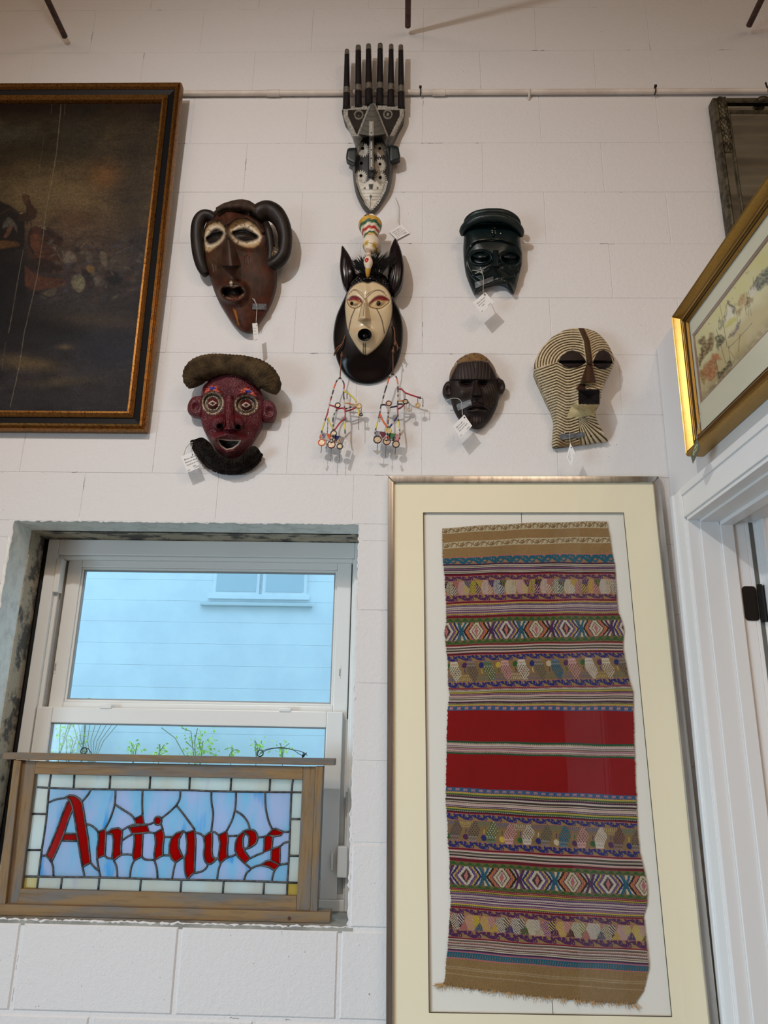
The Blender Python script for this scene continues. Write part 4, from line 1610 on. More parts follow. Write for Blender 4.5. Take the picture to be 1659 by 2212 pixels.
UU, VV, CC = [], [], []
for bi, (l0, l1, r0, r1, fn) in enumerate(bands):
    n = max(3, int(round((l1 - l0 + r1 - r0) / 2 * (1.15 if (l1 - l0) < 50 else .5))))
    t = np.linspace(0, 1, n) if bi == len(bands) - 1 else np.linspace(0, 1, n, endpoint=False)
    te = t + (0 if bi == len(bands) - 1 else .5 / n)
    yl = l0 + (l1 - l0) * t
    yr = r0 + (r1 - r0) * t
    xl = np.interp(yl, LE[:, 1], LE[:, 0])
    xr_ = np.interp(yr, RE[:, 1], RE[:, 0])
    U = xl[:, None] + (xr_ - xl)[:, None] * a_
    sag = (yl - 1634) / 500 * 3.5
    V = yl[:, None] + (yr - yl)[:, None] * a_ + (np.sin(a_ * np.pi) * 1.0) * sag[:, None] + .6 * np.sin(a_ * 19 + yl[:, None] * .05)
    X = np.broadcast_to((a_ * 400)[None, :], U.shape)
    T = np.broadcast_to(te[:, None], U.shape)
    c = fn(X + .7 * np.sin(yl[:, None] * .21), T)
    UU.append(U); VV.append(V); CC.append(c)
UU, VV, CC = np.vstack(UU), np.vstack(VV), np.vstack(CC)
hh, ww = UU.shape
# ragged selvedges
e = rng.normal(0, .8, (hh, 2))
UU[:, 0] += e[:, 0]; UU[:, -1] += e[:, 1]
wv = rng.random((hh, ww)) * .34 + .80
wv *= np.where((np.arange(hh) % 2 == 0)[:, None], 1.04, .96)
fade = (.9 + .22 * fbm(UU / 60, VV / 60, 5))[..., None]
CC = np.clip(CC * wv[..., None] * fade * .74 + .003, 0, 1)
VV[-1] += rng.normal(0, 2.0, ww)
DD = dF(VV) - .0105 + .0012 * np.sin(VV * .045) * np.sin(UU * .03) + .0008 * fbm(UU / 18, VV / 18, 3)
cloth = grid_sheet('textile', UU, VV, DD, m_textile, tf, CC)
# loose threads
m_thread = M('tan_thread', (176, 138, 88), .9)
r = np.random.default_rng(21)
fr_ = MB()
for k in range(210):
    a = r.random()
    i = int(a * (ww - 1))
    u0, v0 = UU[-1, i], VV[-1, i]
    ln_ = r.uniform(2, 6) if r.random() < .8 else r.uniform(6, 14)
    du = r.normal(0, 3)
    fr_.tube([FP(u0, v0 - 2, -.0095), FP(u0 + du * .4, v0 + ln_ * .5, -.009), FP(u0 + du, v0 + ln_, -.009)], .0007, 3, cap=False)
for (u0, v0, u1, v1) in ((958, 2124, 938, 2130), (957, 2126, 942, 2127), (960, 2127, 945, 2134), (1370, 2168, 1378, 2178)):
    for k in range(5):
        fr_.tube([FP(u0, v0, -.0095), FP((u0 + u1) / 2, (v0 + v1) / 2 + r.normal(0, 2), -.009), FP(u1 + r.normal(0, 3), v1 + r.normal(0, 3), -.009)], .0009, 3, cap=False)
f_o = fr_.build('fringe', m_thread, cloth)
f_o['kind'] = 'stuff'

# ---------------------------------------------------------------- battle painting
m_gold = M('antique_gold', (138, 98, 48), .34, metal=.85, var=(86, 50, 26), vscale=(160, 160, 160), vlo=.45, vhi=.7, bump=.3, bscale=300, bdist=.0006)
m_blackp = M('black_lacquer', (11, 12, 17), .4, spec=.2)
m_canvas = M('old_varnished_canvas', attr=True, rough=.3, spec=.14, bump=.7, bscale=620, bdist=.0012, bump2=(.2, 60, .002))
Q0, Q1 = P(395.6, 174.5, .085), P(308, 929, .035)
px1 = (Q0.x + Q1.x) / 2
pL = 1.62            # width
pz0, pz1 = Q1.z, Q0.z
pH = pz1 - pz0


def PM(a, b, h):
    """a metres left of the right edge, b metres up from the bottom edge, h out of the picture plane"""
    f = b / pH
    return Vector((px1 - a, -(.010 + .045 * f) - h, pz0 + b))


pt = thing('battle_painting', 'large dark oil painting of charging cavalry in a gold and black frame', 'painting', (px1 - .8, 0, pz0))
rails('outer_moulding', (0, pL, 0, pH), [(0, -.004), (0, .020), (.003, .026), (.006, .022), (.010, .027), (.014, .023), (.019, .026), (.023, .018)], PM, m_gold, pt)
rails('black_panel', (.022, pL - .022, .022, pH - .022), [(0, .019), (.002, .0165), (.022, .0125)], PM, m_blackp, pt)
rails('inner_moulding', (.043, pL - .043, .043, pH - .043), [(0, .010), (.0005, .017), (.004, .020), (.008, .016), (.011, .013), (.015, .017), (.021, .017), (.025, .008), (.026, .001)], PM, m_gold, pt)
MB().prism([PM(.01, .01, -.002), PM(pL - .01, .01, -.002), PM(pL - .01, pH - .01, -.002), PM(.01, pH - .01, -.002)], (0, .008, 0)).build('stretcher', m_dark, pt)
na, nb = 480, 620
ga, gb = np.meshgrid(np.concatenate([np.linspace(.066, .72, na - 40), np.linspace(.735, pL - .066, 40)]), np.linspace(.066, pH - .066, nb))
W3 = np.stack([px1 - ga, -(.010 + .045 * gb / pH) - .003, pz0 + gb], -1)
u, v = pix(W3)
n1 = fbm(u / 90 + 3, v / 60, 2, 5)
n2 = fbm(u / 24, v / 14 + 9, 7, 4)
n3 = fbm(u / 7, v / 5, 12, 3)
col = np.zeros(u.shape + (3,))
key = [(205, (34, 16, 8)), (240, (36, 22, 10)), (275, (62, 50, 30)), (330, (60, 48, 30)), (390, (84, 66, 42)), (440, (98, 78, 48)), (500, (80, 62, 44)), (560, (62, 48, 42)), (640, (44, 38, 40)), (720, (36, 34, 40)), (800, (42, 38, 40)), (880, (36, 34, 38))]
for k in range(3):
    col[..., k] = np.interp(v, [a for a, _ in key], [lin(c)[k] for _, c in key])
st_ = fbm(u / 26 + 2 * n1, v / 5, 19, 4)
col *= (.25 + 1.5 * n1)[..., None] * (.45 + 1.1 * n2)[..., None] * (.6 + .8 * st_)[..., None]


def splat(cu, cv, ru, rv, c, al, rot=0, pw=1.0):
    global col
    ca, sa = math.cos(rot), math.sin(rot)
    R_ = max(ru, rv) * 2.6
    kk = (np.abs(u - cu) < R_) & (np.abs(v - cv) < R_)
    du, dv = u[kk] - cu, v[kk] - cv
    q = ((du * ca + dv * sa) / ru) ** 2 + ((-du * sa + dv * ca) / rv) ** 2
    m = al * np.exp(-q ** pw) * (.55 + .9 * n2[kk])
    col[kk] = blend(col[kk], np.clip(m, 0, 1), LC(c))


for s_ in [(10, 215, 190, 24, (22, 6, 4), .9), (60, 330, 90, 40, (44, 34, 12), .7), (30, 290, 60, 22, (66, 66, 52), .6), (170, 290, 50, 45, (52, 50, 40), .6), (260, 260, 70, 30, (50, 38, 18), .5),
           (225, 385, 36, 26, (132, 84, 32), .85), (120, 410, 110, 46, (112, 92, 56), .7), (280, 430, 60, 60, (46, 38, 32), .8), (300, 330, 40, 80, (52, 44, 36), .6), (60, 420, 50, 30, (104, 88, 56), .6),
           (165, 470, 40, 24, (84, 54, 34), .6), (300, 520, 40, 30, (52, 48, 46), .6), (320, 560, 30, 60, (34, 34, 42), .8), (250, 560, 45, 30, (74, 62, 54), .6), (20, 620, 60, 130, (10, 10, 14), .95, 0, 2),
           (90, 700, 80, 30, (12, 10, 12), .9), (210, 690, 90, 16, (74, 60, 44), .7, .08), (60, 785, 60, 14, (104, 84, 52), .85, .12), (130, 825, 70, 10, (92, 76, 50), .6, -.05), (240, 760, 80, 40, (30, 34, 46), .7),
           (200, 640, 70, 36, (62, 56, 52), .6), (150, 860, 160, 22, (44, 40, 42), .5), (40, 745, 40, 8, (16, 14, 16), .8), (140, 750, 16, 5, (120, 100, 70), .6)]:
    splat(*s_)
# riders, horses and the melee
S = lambda x, y: (x / 4.879, 400 + y / 4.879)


def shape(pl, c, soft=2.5, al=.95, tex=.8):
    global col
    pl = [tuple(p_) for p_ in spline(np.array(pl), 4, closed=True)]
    m = poly_soft(u + 3.0 * (n3 - .5), v + 3.0 * (n2 - .5), pl, soft * .55) * al
    cc = LC(c) * (1 - tex / 2 + tex * n3)[..., None]
    col = col * (1 - m[..., None]) + cc * m[..., None]


shape([S(-60, 200), S(60, 195), S(130, 230), S(190, 280), S(250, 330), S(255, 640), S(180, 680), S(-60, 700)], (20, 14, 12), 4)
shape([S(190, 320), S(240, 290), S(330, 285), S(385, 270), S(390, 300), S(370, 350), S(300, 380), S(200, 370)], (44, 26, 16), 3)
shape([S(235, 115), S(265, 98), S(305, 112), S(322, 165), S(345, 215), S(380, 250), S(390, 300), S(330, 330), S(285, 290), S(280, 220), S(245, 180)], (52, 30, 18), 2.5)
shape([S(240, 105), S(270, 98), S(300, 115), S(300, 165), S(270, 190), S(245, 170)], (84, 54, 30), 3, .8)
shape([S(40, 540), S(110, 420), S(150, 390), S(140, 440), S(70, 550)], (92, 58, 38), 2)
shape([S(60, 360), S(100, 340), S(170, 420), S(175, 500), S(140, 430), S(30, 450)], (86, 82, 70), 3, .7)
shape([S(-20, 600), S(60, 585), S(180, 600), S(200, 640), S(100, 660), S(-20, 670)], (84, 54, 20), 3)
shape([S(300, 520), S(320, 460), S(380, 430), S(450, 440), S(500, 460), S(580, 500), S(660, 560), S(670, 610), S(620, 640), S(540, 600), S(470, 590), S(520, 640), S(580, 720), S(640, 800), S(660, 870), S(600, 930), S(420, 880), S(350, 800), S(300, 700)], (64, 35, 23), 3)
shape([S(330, 530), S(390, 510), S(430, 560), S(420, 660), S(480, 740), S(420, 760), S(350, 680), S(310, 600)], (92, 52, 29), 4, .85)
shape([S(440, 450), S(520, 450), S(600, 510), S(665, 570), S(660, 620), S(580, 620), S(480, 570), S(440, 520)], (52, 31, 26), 3, .9)
shape([S(320, 790), S(450, 770), S(600, 830), S(650, 880), S(520, 930), S(380, 900)], (30, 16, 12), 4, .8)
shape([S(265, 855), S(320, 900), S(400, 950), S(560, 980), S(680, 1000), S(660, 1060), S(480, 1090), S(340, 1110), S(270, 1060), S(262, 940)], (80, 45, 28), 4)
shape([S(420, 1150), S(540, 1090), S(600, 1080), S(560, 1170), S(460, 1190)], (86, 76, 60), 4, .7)
shape([S(760, 980), S(800, 945), S(860, 950), S(895, 1010), S(890, 1070), S(840, 1130), S(780, 1090), S(755, 1040)], (118, 110, 84), 4, .9)
shape([S(850, 870), S(930, 900), S(1000, 990), S(990, 1080), S(930, 1090), S(900, 1000)], (30, 24, 26), 4, .9)
shape([S(910, 860), S(960, 840), S(1000, 880), S(980, 920), S(930, 920)], (120, 92, 44), 3, .8)
shape([S(1050, 720), S(1090, 700), S(1130, 750), S(1120, 850), S(1080, 840)], (104, 95, 74), 3, .8)
shape([S(660, 780), S(720, 700), S(790, 730), S(800, 800), S(700, 830)], (116, 104, 84), 5, .7)
shape([S(900, 720), S(950, 700), S(980, 800), S(930, 830)], (90, 80, 70), 4, .7)
shape([S(990, 970), S(1060, 960), S(1080, 1030), S(1010, 1060)], (100, 92, 80), 5, .6)
shape([S(1140, 900), S(1250, 930), S(1300, 1010), S(1180, 1060), S(1110, 980)], (12, 12, 20), 6, .85)
for pl, c, w_, al in (([S(460, 470), S(520, 500), S(560, 540)], (24, 12, 10), 2.0, .8), ([S(600, 560), S(640, 580)], (20, 10, 9), 1.6, .8), ([S(470, 580), S(540, 600), S(620, 635)], (26, 14, 10), 1.8, .8),
                     ([S(330, 470), S(300, 540), S(310, 640), S(350, 720)], (26, 14, 12), 3.0, .8), ([S(400, 440), S(440, 425), S(480, 440)], (120, 108, 84), 1.5, .7), ([S(440, 450), S(470, 450), S(485, 470)], (140, 124, 92), 1.3, .7),
                     ([S(380, 700), S(440, 730), S(520, 720)], (40, 18, 12), 2.0, .7), ([S(560, 640), S(600, 700), S(650, 800)], (150, 92, 54), 1.4, .5), ([S(10, 300), S(100, 250), S(180, 290)], (60, 40, 28), 2.0, .6),
                     ([S(280, 225), S(285, 290), S(282, 330)], (16, 8, 6), 1.2, .8), ([S(280, 380), S(290, 430)], (20, 12, 10), 1.3, .8), ([S(320, 370), S(330, 430)], (20, 12, 10), 1.3, .8), ([S(215, 300), S(235, 290)], (170, 150, 110), 1.2, .7),
                     ([S(300, 1080), S(380, 1130), S(520, 1190), S(640, 1160)], (22, 18, 18), 3.0, .7), ([S(660, 690), S(672, 750)], (130, 120, 100), 1.0, .6), ([S(800, 430), S(860, 480)], (100, 90, 70), 1.0, .5),
                     ([S(850, 660), S(900, 610), S(920, 600)], (120, 106, 84), 1.2, .6), ([S(990, 960), S(1020, 900), S(1050, 830)], (40, 30, 30), 2.0, .6), ([S(1230, 720), S(1300, 680), S(1400, 640)], (86, 76, 84), 1.6, .5)):
    d_ = seg_dist(u + 2 * (n3 - .5), v + 2 * (n2 - .5), pl, 8)
    col = blend(col, np.clip(1.3 - d_ / w_, 0, 1) * al, LC(c))
rr = np.random.default_rng(5)
for k in range(130):
    splat(rr.uniform(110, 330), rr.uniform(520, 650), rr.uniform(2, 9), rr.uniform(1.5, 6), [(98, 90, 76), (30, 26, 30), (84, 58, 48), (60, 60, 72), (22, 20, 28)][k % 5], rr.uniform(.4, .8), rr.uniform(-1, 1))
for pl, w_, al in (([(133, 210), (128, 270), (122, 330), (112, 390), (100, 450), (92, 520), (80, 600), (66, 660), (52, 720), (42, 790), (22, 878)], .9, .55), ([(50, 540), (36, 620), (26, 680), (18, 720)], .7, .55),
                   ([(114, 216), (110, 246)], .7, .3), ([(143, 210), (138, 250)], .6, .3), ([(96, 290), (84, 370), (76, 440)], .6, .2), ([(12, 740), (4, 800)], .6, .4)):
    d_ = seg_dist(u + 1.5 * (n3 - .5), v, pl, 6)
    col = blend(col, np.clip(1.3 - d_ / w_, 0, 1) * al * (.4 + .9 * n2), LC((150, 138, 112)))
lum = col.mean(-1, keepdims=True)
col = (lum + (col - lum) * .92) * .74
col = np.clip(col * (.55 + .9 * fbm(u / 2.6, v / 2.0, 55, 2))[..., None] * (.8 + .4 * rng.random(u.shape))[..., None], .0015, 1)
idx = np.arange(ga.size).reshape(ga.shape)
F_ = np.stack([idx[:-1, :-1], idx[1:, :-1], idx[1:, 1:], idx[:-1, 1:]], -1).reshape(-1, 4)[:, ::-1]
obj('canvas', W3.reshape(-1, 3), F_[:, ::-1], m_canvas, pt, smooth=True, col=col.reshape(-1, 3))

# ---------------------------------------------------------------- watercolour on the partition
def RWp(u_, v_, n):
    """survey point on a plane n in front of the partition -> (s, z)"""
    r_ = rays(u_, v_)
    nn_ = np.array(un)
    k0 = np.array(RW(0, n, 0))
    t_ = ((k0 - CN) @ nn_) / (r_ @ nn_)
    w_ = CN + r_ * np.asarray(t_)[..., None]
    return (w_ - k0) @ np.array(ud), w_[..., 2]


NF = .049
s_b, z_b = RWp(1480, 986, NF)
NT = NF
for k in range(200):          # the picture leans out a little at the top
    s_a, z_a = RWp(1438, 699, NT)
    if s_a <= s_b: break
    NT += .001
TILT = NT - NF
print('TILT', TILT)
ws0 = float(s_b)
wz1, wz0 = float(z_a), float(z_b)
ws1 = ws0 + .86
m_gold2 = M('bright_gold_leaf', (172, 138, 74), .36, metal=.9, var=(160, 122, 58), vscale=(140, 140, 140), vlo=.5, vhi=.75)
m_gdark = M('dark_gold_groove', (58, 36, 18), .4, metal=.5)


def WM(a, b, h):
    f = (b - wz0) / (wz1 - wz0)
    return RW(a, NF + TILT * f + h, b)


wc = thing('watercolour_picture', 'gold framed watercolour of farm buildings and trees above the doorway', 'painting', RW(.6, .0, wz0))
rails('frame_moulding', (ws0, ws1, wz0, wz1), [(0, -.047), (0, -.008), (.002, -.003), (.006, 0), (.008, -.0035), (.010, -.001), (.0125, -.004), (.0205, -.0175), (.027, -.0185), (.029, -.014), (.033, -.0145), (.035, -.019), (.040, -.021), (.044, -.022), (.046, -.028)], WM, m_gold2, wc)
for (i0, h0) in ((.0075, -.0018), (.0275, -.0140), (.0342, -.0160), (.0395, -.0195)):
    rails('frame_groove', (ws0 + i0, ws1 - i0, wz0 + i0, wz1 - i0), [(0, h0), (.0018, h0 + .0004), (.0022, h0 - .001)], WM, m_gdark, wc, False)
MB().prism([WM(a, b, .006 - NF) for a, b in ((ws0 + .01, wz0 + .01), (ws1 - .01, wz0 + .01), (ws1 - .01, wz1 - .01), (ws0 + .01, wz1 - .01))], -un * .003).build('backing_board', m_dark, wc)
m_wmat = M('pale_green_mat', (208, 204, 180), .85, spec=.2)
m_wmat2 = M('mauve_inner_mat', (150, 122, 112), .85)
# picture opening traced on the mat plane
so, zo = RWp(np.array([1492.]), np.array([727.]), .018 + TILT * .8)
sb_, zb_ = RWp(np.array([1514.]), np.array([871.]), .018 + TILT * .25)
ms0 = float(so[0] + sb_[0]) / 2
mz1, mz0 = float(zo[0]), float(zb_[0])
ms1 = ws1 - (ms0 - ws0)
mo_ = [(ws0 + .03, wz0 + .03), (ws1 - .03, wz0 + .03), (ws1 - .03, wz1 - .03), (ws0 + .03, wz1 - .03)]
mi_ = [(ms0, mz0), (ms1, mz0), (ms1, mz1), (ms0, mz1)]
g_ = .006
mj_ = [(ms0 + g_, mz0 + g_), (ms1 - g_, mz0 + g_), (ms1 - g_, mz1 - g_), (ms0 + g_, mz1 - g_)]
for i in range(4):
    j = (i + 1) % 4
    MB().prism([WM(a, b, .018 - NF) for a, b in (mo_[i], mo_[j], mi_[j], mi_[i])], -un * .003).build('mat_board', m_wmat, wc)
    MB().prism([WM(a, b, .0155 - NF) for a, b in (mi_[i], mi_[j], mj_[j], mj_[i])], -un * .003).build('inner_mat', m_wmat2, wc)
MB().prism([WM(a, b, .024 - NF) for a, b in mo_], -un * .001).build('picture_glass', M_pane('matt_picture_glass', .18), wc)
gs, gz = np.meshgrid(np.concatenate([np.linspace(ms0 - .004, ms0 + .52, 560), np.linspace(ms0 + .53, ms1 + .004, 40)]), np.linspace(mz0 - .004, mz1 + .004, 230))
W3 = np.array(RW(0, .0125, 0)) + gs[..., None] * np.array(ud) + gz[..., None] * np.array((0, 0, 1.)) + (TILT * (gz - wz0) / (wz1 - wz0))[..., None] * np.array(un)
u, v = pix(W3)
n1 = fbm(u / 40, v / 40, 31, 4); n2 = fbm(u / 9, v / 9, 33, 3); n3 = fbm(u / 3.2, v / 3.2, 35, 3)
col = np.zeros(u.shape + (3,)) + LC((214, 206, 166))
T_ = lambda x, y: (1440 + x / 6.507, 560 + y / 6.507)
g1 = (gz - mz0) / (mz1 - mz0)
col = blend(col, np.clip(g1 * 1.4 - .6, 0, .5) * n1 * 1.6, LC((206, 196, 118)))
ground = np.clip((.52 - g1) * 8, 0, 1)
col = blend(col, ground * .55 * np.clip(n1 * 1.6, 0, 1), LC((176, 150, 96)))
col = blend(col, np.clip((.22 - g1) * 7, 0, 1) * .5 * np.clip(n2 * 1.6, 0, 1), LC((112, 92, 64)))


def wash(pl, c, soft=5, al=.8):
    global col
    pl = [tuple(p_) for p_ in spline(np.array(pl), 3, closed=True)]
    m = poly_soft(u + 9 * (n2 - .5) + 4 * (n3 - .5), v + 9 * (fbm(u / 7, v / 7, 39, 3) - .5), pl, soft * .6) * min(1, al * 1.1) * np.clip(.25 + 1.1 * n3, 0, 1)
    col = blend(col, m, LC(c))


wash([T_(460, 1160), T_(530, 1080), T_(560, 1170), T_(620, 1040), T_(670, 1060), T_(660, 1180), T_(620, 1290), T_(540, 1360), T_(480, 1470), T_(440, 1530), T_(440, 1380), T_(490, 1290)], (104, 74, 46), 4, .95)
wash([T_(560, 1460), T_(640, 1390), T_(700, 1400), T_(720, 1580), T_(680, 1680), T_(600, 1720), T_(530, 1650), T_(500, 1560)], (166, 100, 60), 4, .9)
wash([T_(480, 1570), T_(540, 1590), T_(550, 1740), T_(520, 1760), T_(470, 1660)], (150, 104, 52), 4, .85)
wash([T_(640, 1330), T_(720, 1320), T_(760, 1400), T_(700, 1420), T_(650, 1400)], (176, 100, 64), 4, .8)
wash([T_(690, 1100), T_(760, 1060), T_(830, 1120), T_(800, 1190), T_(760, 1240), T_(710, 1280), T_(700, 1180)], (70, 72, 54), 4, .9)
wash([T_(730, 880), T_(790, 850), T_(810, 930), T_(760, 990)], (96, 98, 80), 4, .6)
wash([T_(720, 1620), T_(770, 1550), T_(890, 1430), T_(910, 1490), T_(840, 1570), T_(740, 1680)], (74, 62, 50), 3, .9)
wash([T_(560, 1880), T_(640, 1800), T_(760, 1680), T_(900, 1540), T_(960, 1500), T_(900, 1600), T_(740, 1740), T_(640, 1830)], (110, 94, 66), 5, .85)
wash([T_(850, 585), T_(960, 690), T_(950, 790), T_(900, 690), T_(860, 620)], (92, 82, 80), 2, .9)
wash([T_(860, 640), T_(930, 720), T_(940, 790), T_(840, 880), T_(830, 760)], (222, 214, 196), 3, .9)
wash([T_(800, 850), T_(850, 700), T_(850, 760), T_(820, 870)], (110, 98, 92), 2, .8)
wash([T_(820, 950), T_(900, 830), T_(970, 830), T_(960, 880), T_(880, 960)], (196, 186, 96), 3, .85)
wash([T_(880, 1080), T_(960, 960), T_(1040, 840), T_(1040, 910), T_(960, 1040), T_(900, 1100)], (98, 84, 96), 3, .85)
wash([T_(1000, 600), T_(1050, 490), T_(1110, 480), T_(1110, 600), T_(1060, 660), T_(1000, 660)], (168, 128, 76), 5, .8)
wash([T_(980, 780), T_(990, 700), T_(1050, 680), T_(1040, 800)], (150, 112, 66), 4, .8)
wash([T_(1120, 560), T_(1170, 520), T_(1210, 560), T_(1160, 640), T_(1110, 660)], (126, 92, 58), 4, .85)
wash([T_(1220, 330), T_(1300, 220), T_(1400, 130), T_(1450, 120), T_(1450, 300), T_(1330, 420), T_(1260, 450)], (88, 92, 90), 5, .9)
wash([T_(1160, 480), T_(1210, 380), T_(1260, 420), T_(1210, 520)], (216, 206, 196), 3, .8)
wash([T_(1170, 400), T_(1220, 330), T_(1240, 350), T_(1180, 440)], (120, 116, 112), 3, .7)
wash([T_(1450, 200), T_(1800, -260), T_(1800, 60), T_(1450, 330)], (108, 106, 92), 8, .7)
wash([T_(1500, 420), T_(1900, 60), T_(1900, 260), T_(1500, 560)], (150, 128, 84), 8, .6)
for pl in ([T_(750, 640), T_(790, 870), T_(830, 1110), T_(850, 1240)], [T_(700, 990), T_(760, 1200), T_(830, 1460)], [T_(740, 810), T_(730, 970)], [T_(830, 640), T_(840, 700)], [T_(955, 620), T_(985, 760), T_(1000, 900)],
           [T_(1215, 250), T_(1225, 430)], [T_(1125, 460), T_(1150, 680), T_(1150, 800)], [T_(870, 1220), T_(890, 1400), T_(920, 1520)], [T_(1030, 1050), T_(1010, 1300)], [T_(870, 1250), T_(1040, 1080), T_(1200, 900)],
           [T_(1100, 640), T_(1120, 780)], [T_(1160, 600), T_(1190, 790)], [T_(1110, 700), T_(1180, 640)], [T_(900, 1300), T_(960, 1400), T_(930, 1480)], [T_(690, 1420), T_(720, 1580), T_(740, 1660)],
           [T_(1150, 450), T_(1160, 500)], [T_(860, 590), T_(800, 830)], [T_(1110, 190), T_(1125, 205), T_(1155, 172)], [T_(940, 405), T_(955, 402), T_(968, 405)], [T_(585, 912), T_(605, 905)], [T_(920, 555), T_(935, 545)]):
    d_ = seg_dist(u, v, pl, 5)
    col = blend(col, np.clip(1.35 - d_ / .75, 0, 1) * .8 * (.5 + .6 * n2), LC((72, 62, 50)))
col = np.clip(col * (.94 + .12 * rng.random(u.shape))[..., None], 0, 1)
idx = np.arange(gs.size).reshape(gs.shape)
F_ = np.stack([idx[:-1, :-1], idx[:-1, 1:], idx[1:, 1:], idx[1:, :-1]], -1).reshape(-1, 4)
obj('watercolour_sheet', W3.reshape(-1, 3), F_, M('watercolour_paper', attr=True, rough=.85, spec=.2), wc, smooth=True, col=col.reshape(-1, 3))

# ---------------------------------------------------------------- mirror high on the wall
m_pewter = M('tarnished_silver_leaf', (100, 92, 72), .42, metal=.6, var=(54, 46, 34), vscale=(30, 30, 30), vlo=.42, vhi=.62, bump=.6, bscale=240, bdist=.0015)
m_mirror = M('mirror_glass', (214, 216, 208), .03, metal=1.0)
MX0, MZ1 = P(1541, 211, .045).x, P(1560, 208, .045).z
MX1, MZ0 = MX0 + .66, MZ1 - .80
mr = thing('ornate_mirror', 'silver mirror with an embossed corner frame high on the wall', 'mirror', (MX0 + .33, 0, MZ0))
mm = lambda a, b, h: Vector((a, -.020 - h, b))
rails('outer_moulding', (MX0, MX1, MZ0, MZ1), [(0, -.019), (0, .016), (.003, .022), (.010, .026), (.015, .022), (.018, .014)], mm, m_pewter, mr)
rails('inner_moulding', (MX0 + .046, MX1 - .046, MZ0 + .046, MZ1 - .046), [(0, .006), (.002, .014), (.006, .016), (.010, .012), (.012, .004)], mm, m_pewter, mr)
for (a, b, c, d) in ((MX0 + .017, MX0 + .047, MZ0 + .02, MZ1 - .02), (MX1 - .047, MX1 - .017, MZ0 + .02, MZ1 - .02), (MX0 + .047, MX1 - .047, MZ1 - .047, MZ1 - .017), (MX0 + .047, MX1 - .047, MZ0 + .017, MZ0 + .047)):
    MB().box(a, b, -.027, -.020, c, d).build('border_mirror', m_mirror, mr)
MB().box(MX0 + .055, MX1 - .055, -.026, -.021, MZ0 + .055, MZ1 - .055).build('mirror_plate', m_mirror, mr)
# embossed leaf work on the corners
gx, gz = np.meshgrid(np.linspace(0, 1, 40), np.linspace(0, 1, 160))
for (xc, sgn) in ((MX0 + .006, 1), (MX1 - .006, -1)):
    X = xc + sgn * gx * .046
    Z = MZ1 + .002 - gz * .225
    orn = .5 + .5 * np.sin(gz * 62 + 2.2 * np.sin(gx * 6.3)) * np.cos((gx - .5) * 9) + .5 * np.abs(np.sin(gx * 14 + gz * 25))
    prof_ = np.sqrt(np.clip(1 - ((gx - .5) * 2) ** 2, 0, 1))
    Y = -.0265 - .020 * prof_ * (.55 + .30 * orn) * np.clip((1 - gz) * 12, 0, 1) ** .5
    idx = np.arange(X.size).reshape(X.shape)
    F_ = np.stack([idx[:-1, :-1], idx[1:, :-1], idx[1:, 1:], idx[:-1, 1:]], -1).reshape(-1, 4)
    if sgn < 0: F_ = F_[:, ::-1]
    obj('corner_ornament', np.stack([X, Y, Z], -1).reshape(-1, 3), F_, m_pewter, mr, smooth=True)
b_ = P(1650, 212, .05)
MB().ball((b_.x, -.045, b_.z), .016, 12, 8, (1.3, .6, .8)).build('crest_ornament', m_pewter, mr, smooth=True)

# ================================================================ MASKS
def poly_fine(pl, n=8):
    return spline(np.array(pl, float), n, closed=True)


def resample(p, n):
    q = np.vstack([p, p[:1]])
    L_ = np.concatenate([[0], np.cumsum(np.hypot(*np.diff(q, axis=0).T))])
    t = np.linspace(0, L_[-1], n, endpoint=False)
    return np.stack([np.interp(t, L_, q[:, 0]), np.interp(t, L_, q[:, 1])], -1)


def sm(x, a, b):
    t = np.clip((x - a) / (b - a), 0, 1)
    return t * t * (3 - 2 * t)


def ell(u, v, cu, cv, ru, rv, rot=0.0):
    ca, sa = math.cos(rot), math.sin(rot)
    du, dv = u - cu, v - cv
    return np.sqrt(((du * ca + dv * sa) / ru) ** 2 + ((-du * sa + dv * ca) / rv) ** 2)


def dome(u, v, cu, cv, ru, rv, rot=0.0, p=2.0):
    r = ell(u, v, cu, cv, ru, rv, rot)
    return np.clip(1 - r ** p, 0, 1) ** .5


def hump(u, v, cu, cv, ru, rv, rot=0.0):
    return 1 - sm(ell(u, v, cu, cv, ru, rv, rot), 0, 1)


def ridge(u, v, pl, w):
    return np.exp(-(seg_dist(u, v, pl) / w) ** 2)


SURF = []


def on_mask(u, v, d=None, lift=.0015):
    """stand-off just clear of the mask surface at a survey point; d itself where no mask is"""
    best = None
    for nm, U, V, D in SURF:
        if U.min() - 2 < u < U.max() + 2 and V.min() - 2 < v < V.max() + 2:
            r2 = (U - u) ** 2 + (V - v) ** 2
            k = r2 < 4.0
            if k.any():
                m_ = D[k].max() + lift
                best = m_ if best is None else max(best, m_)
    if best is None:
        return d
    return best if d is None else best


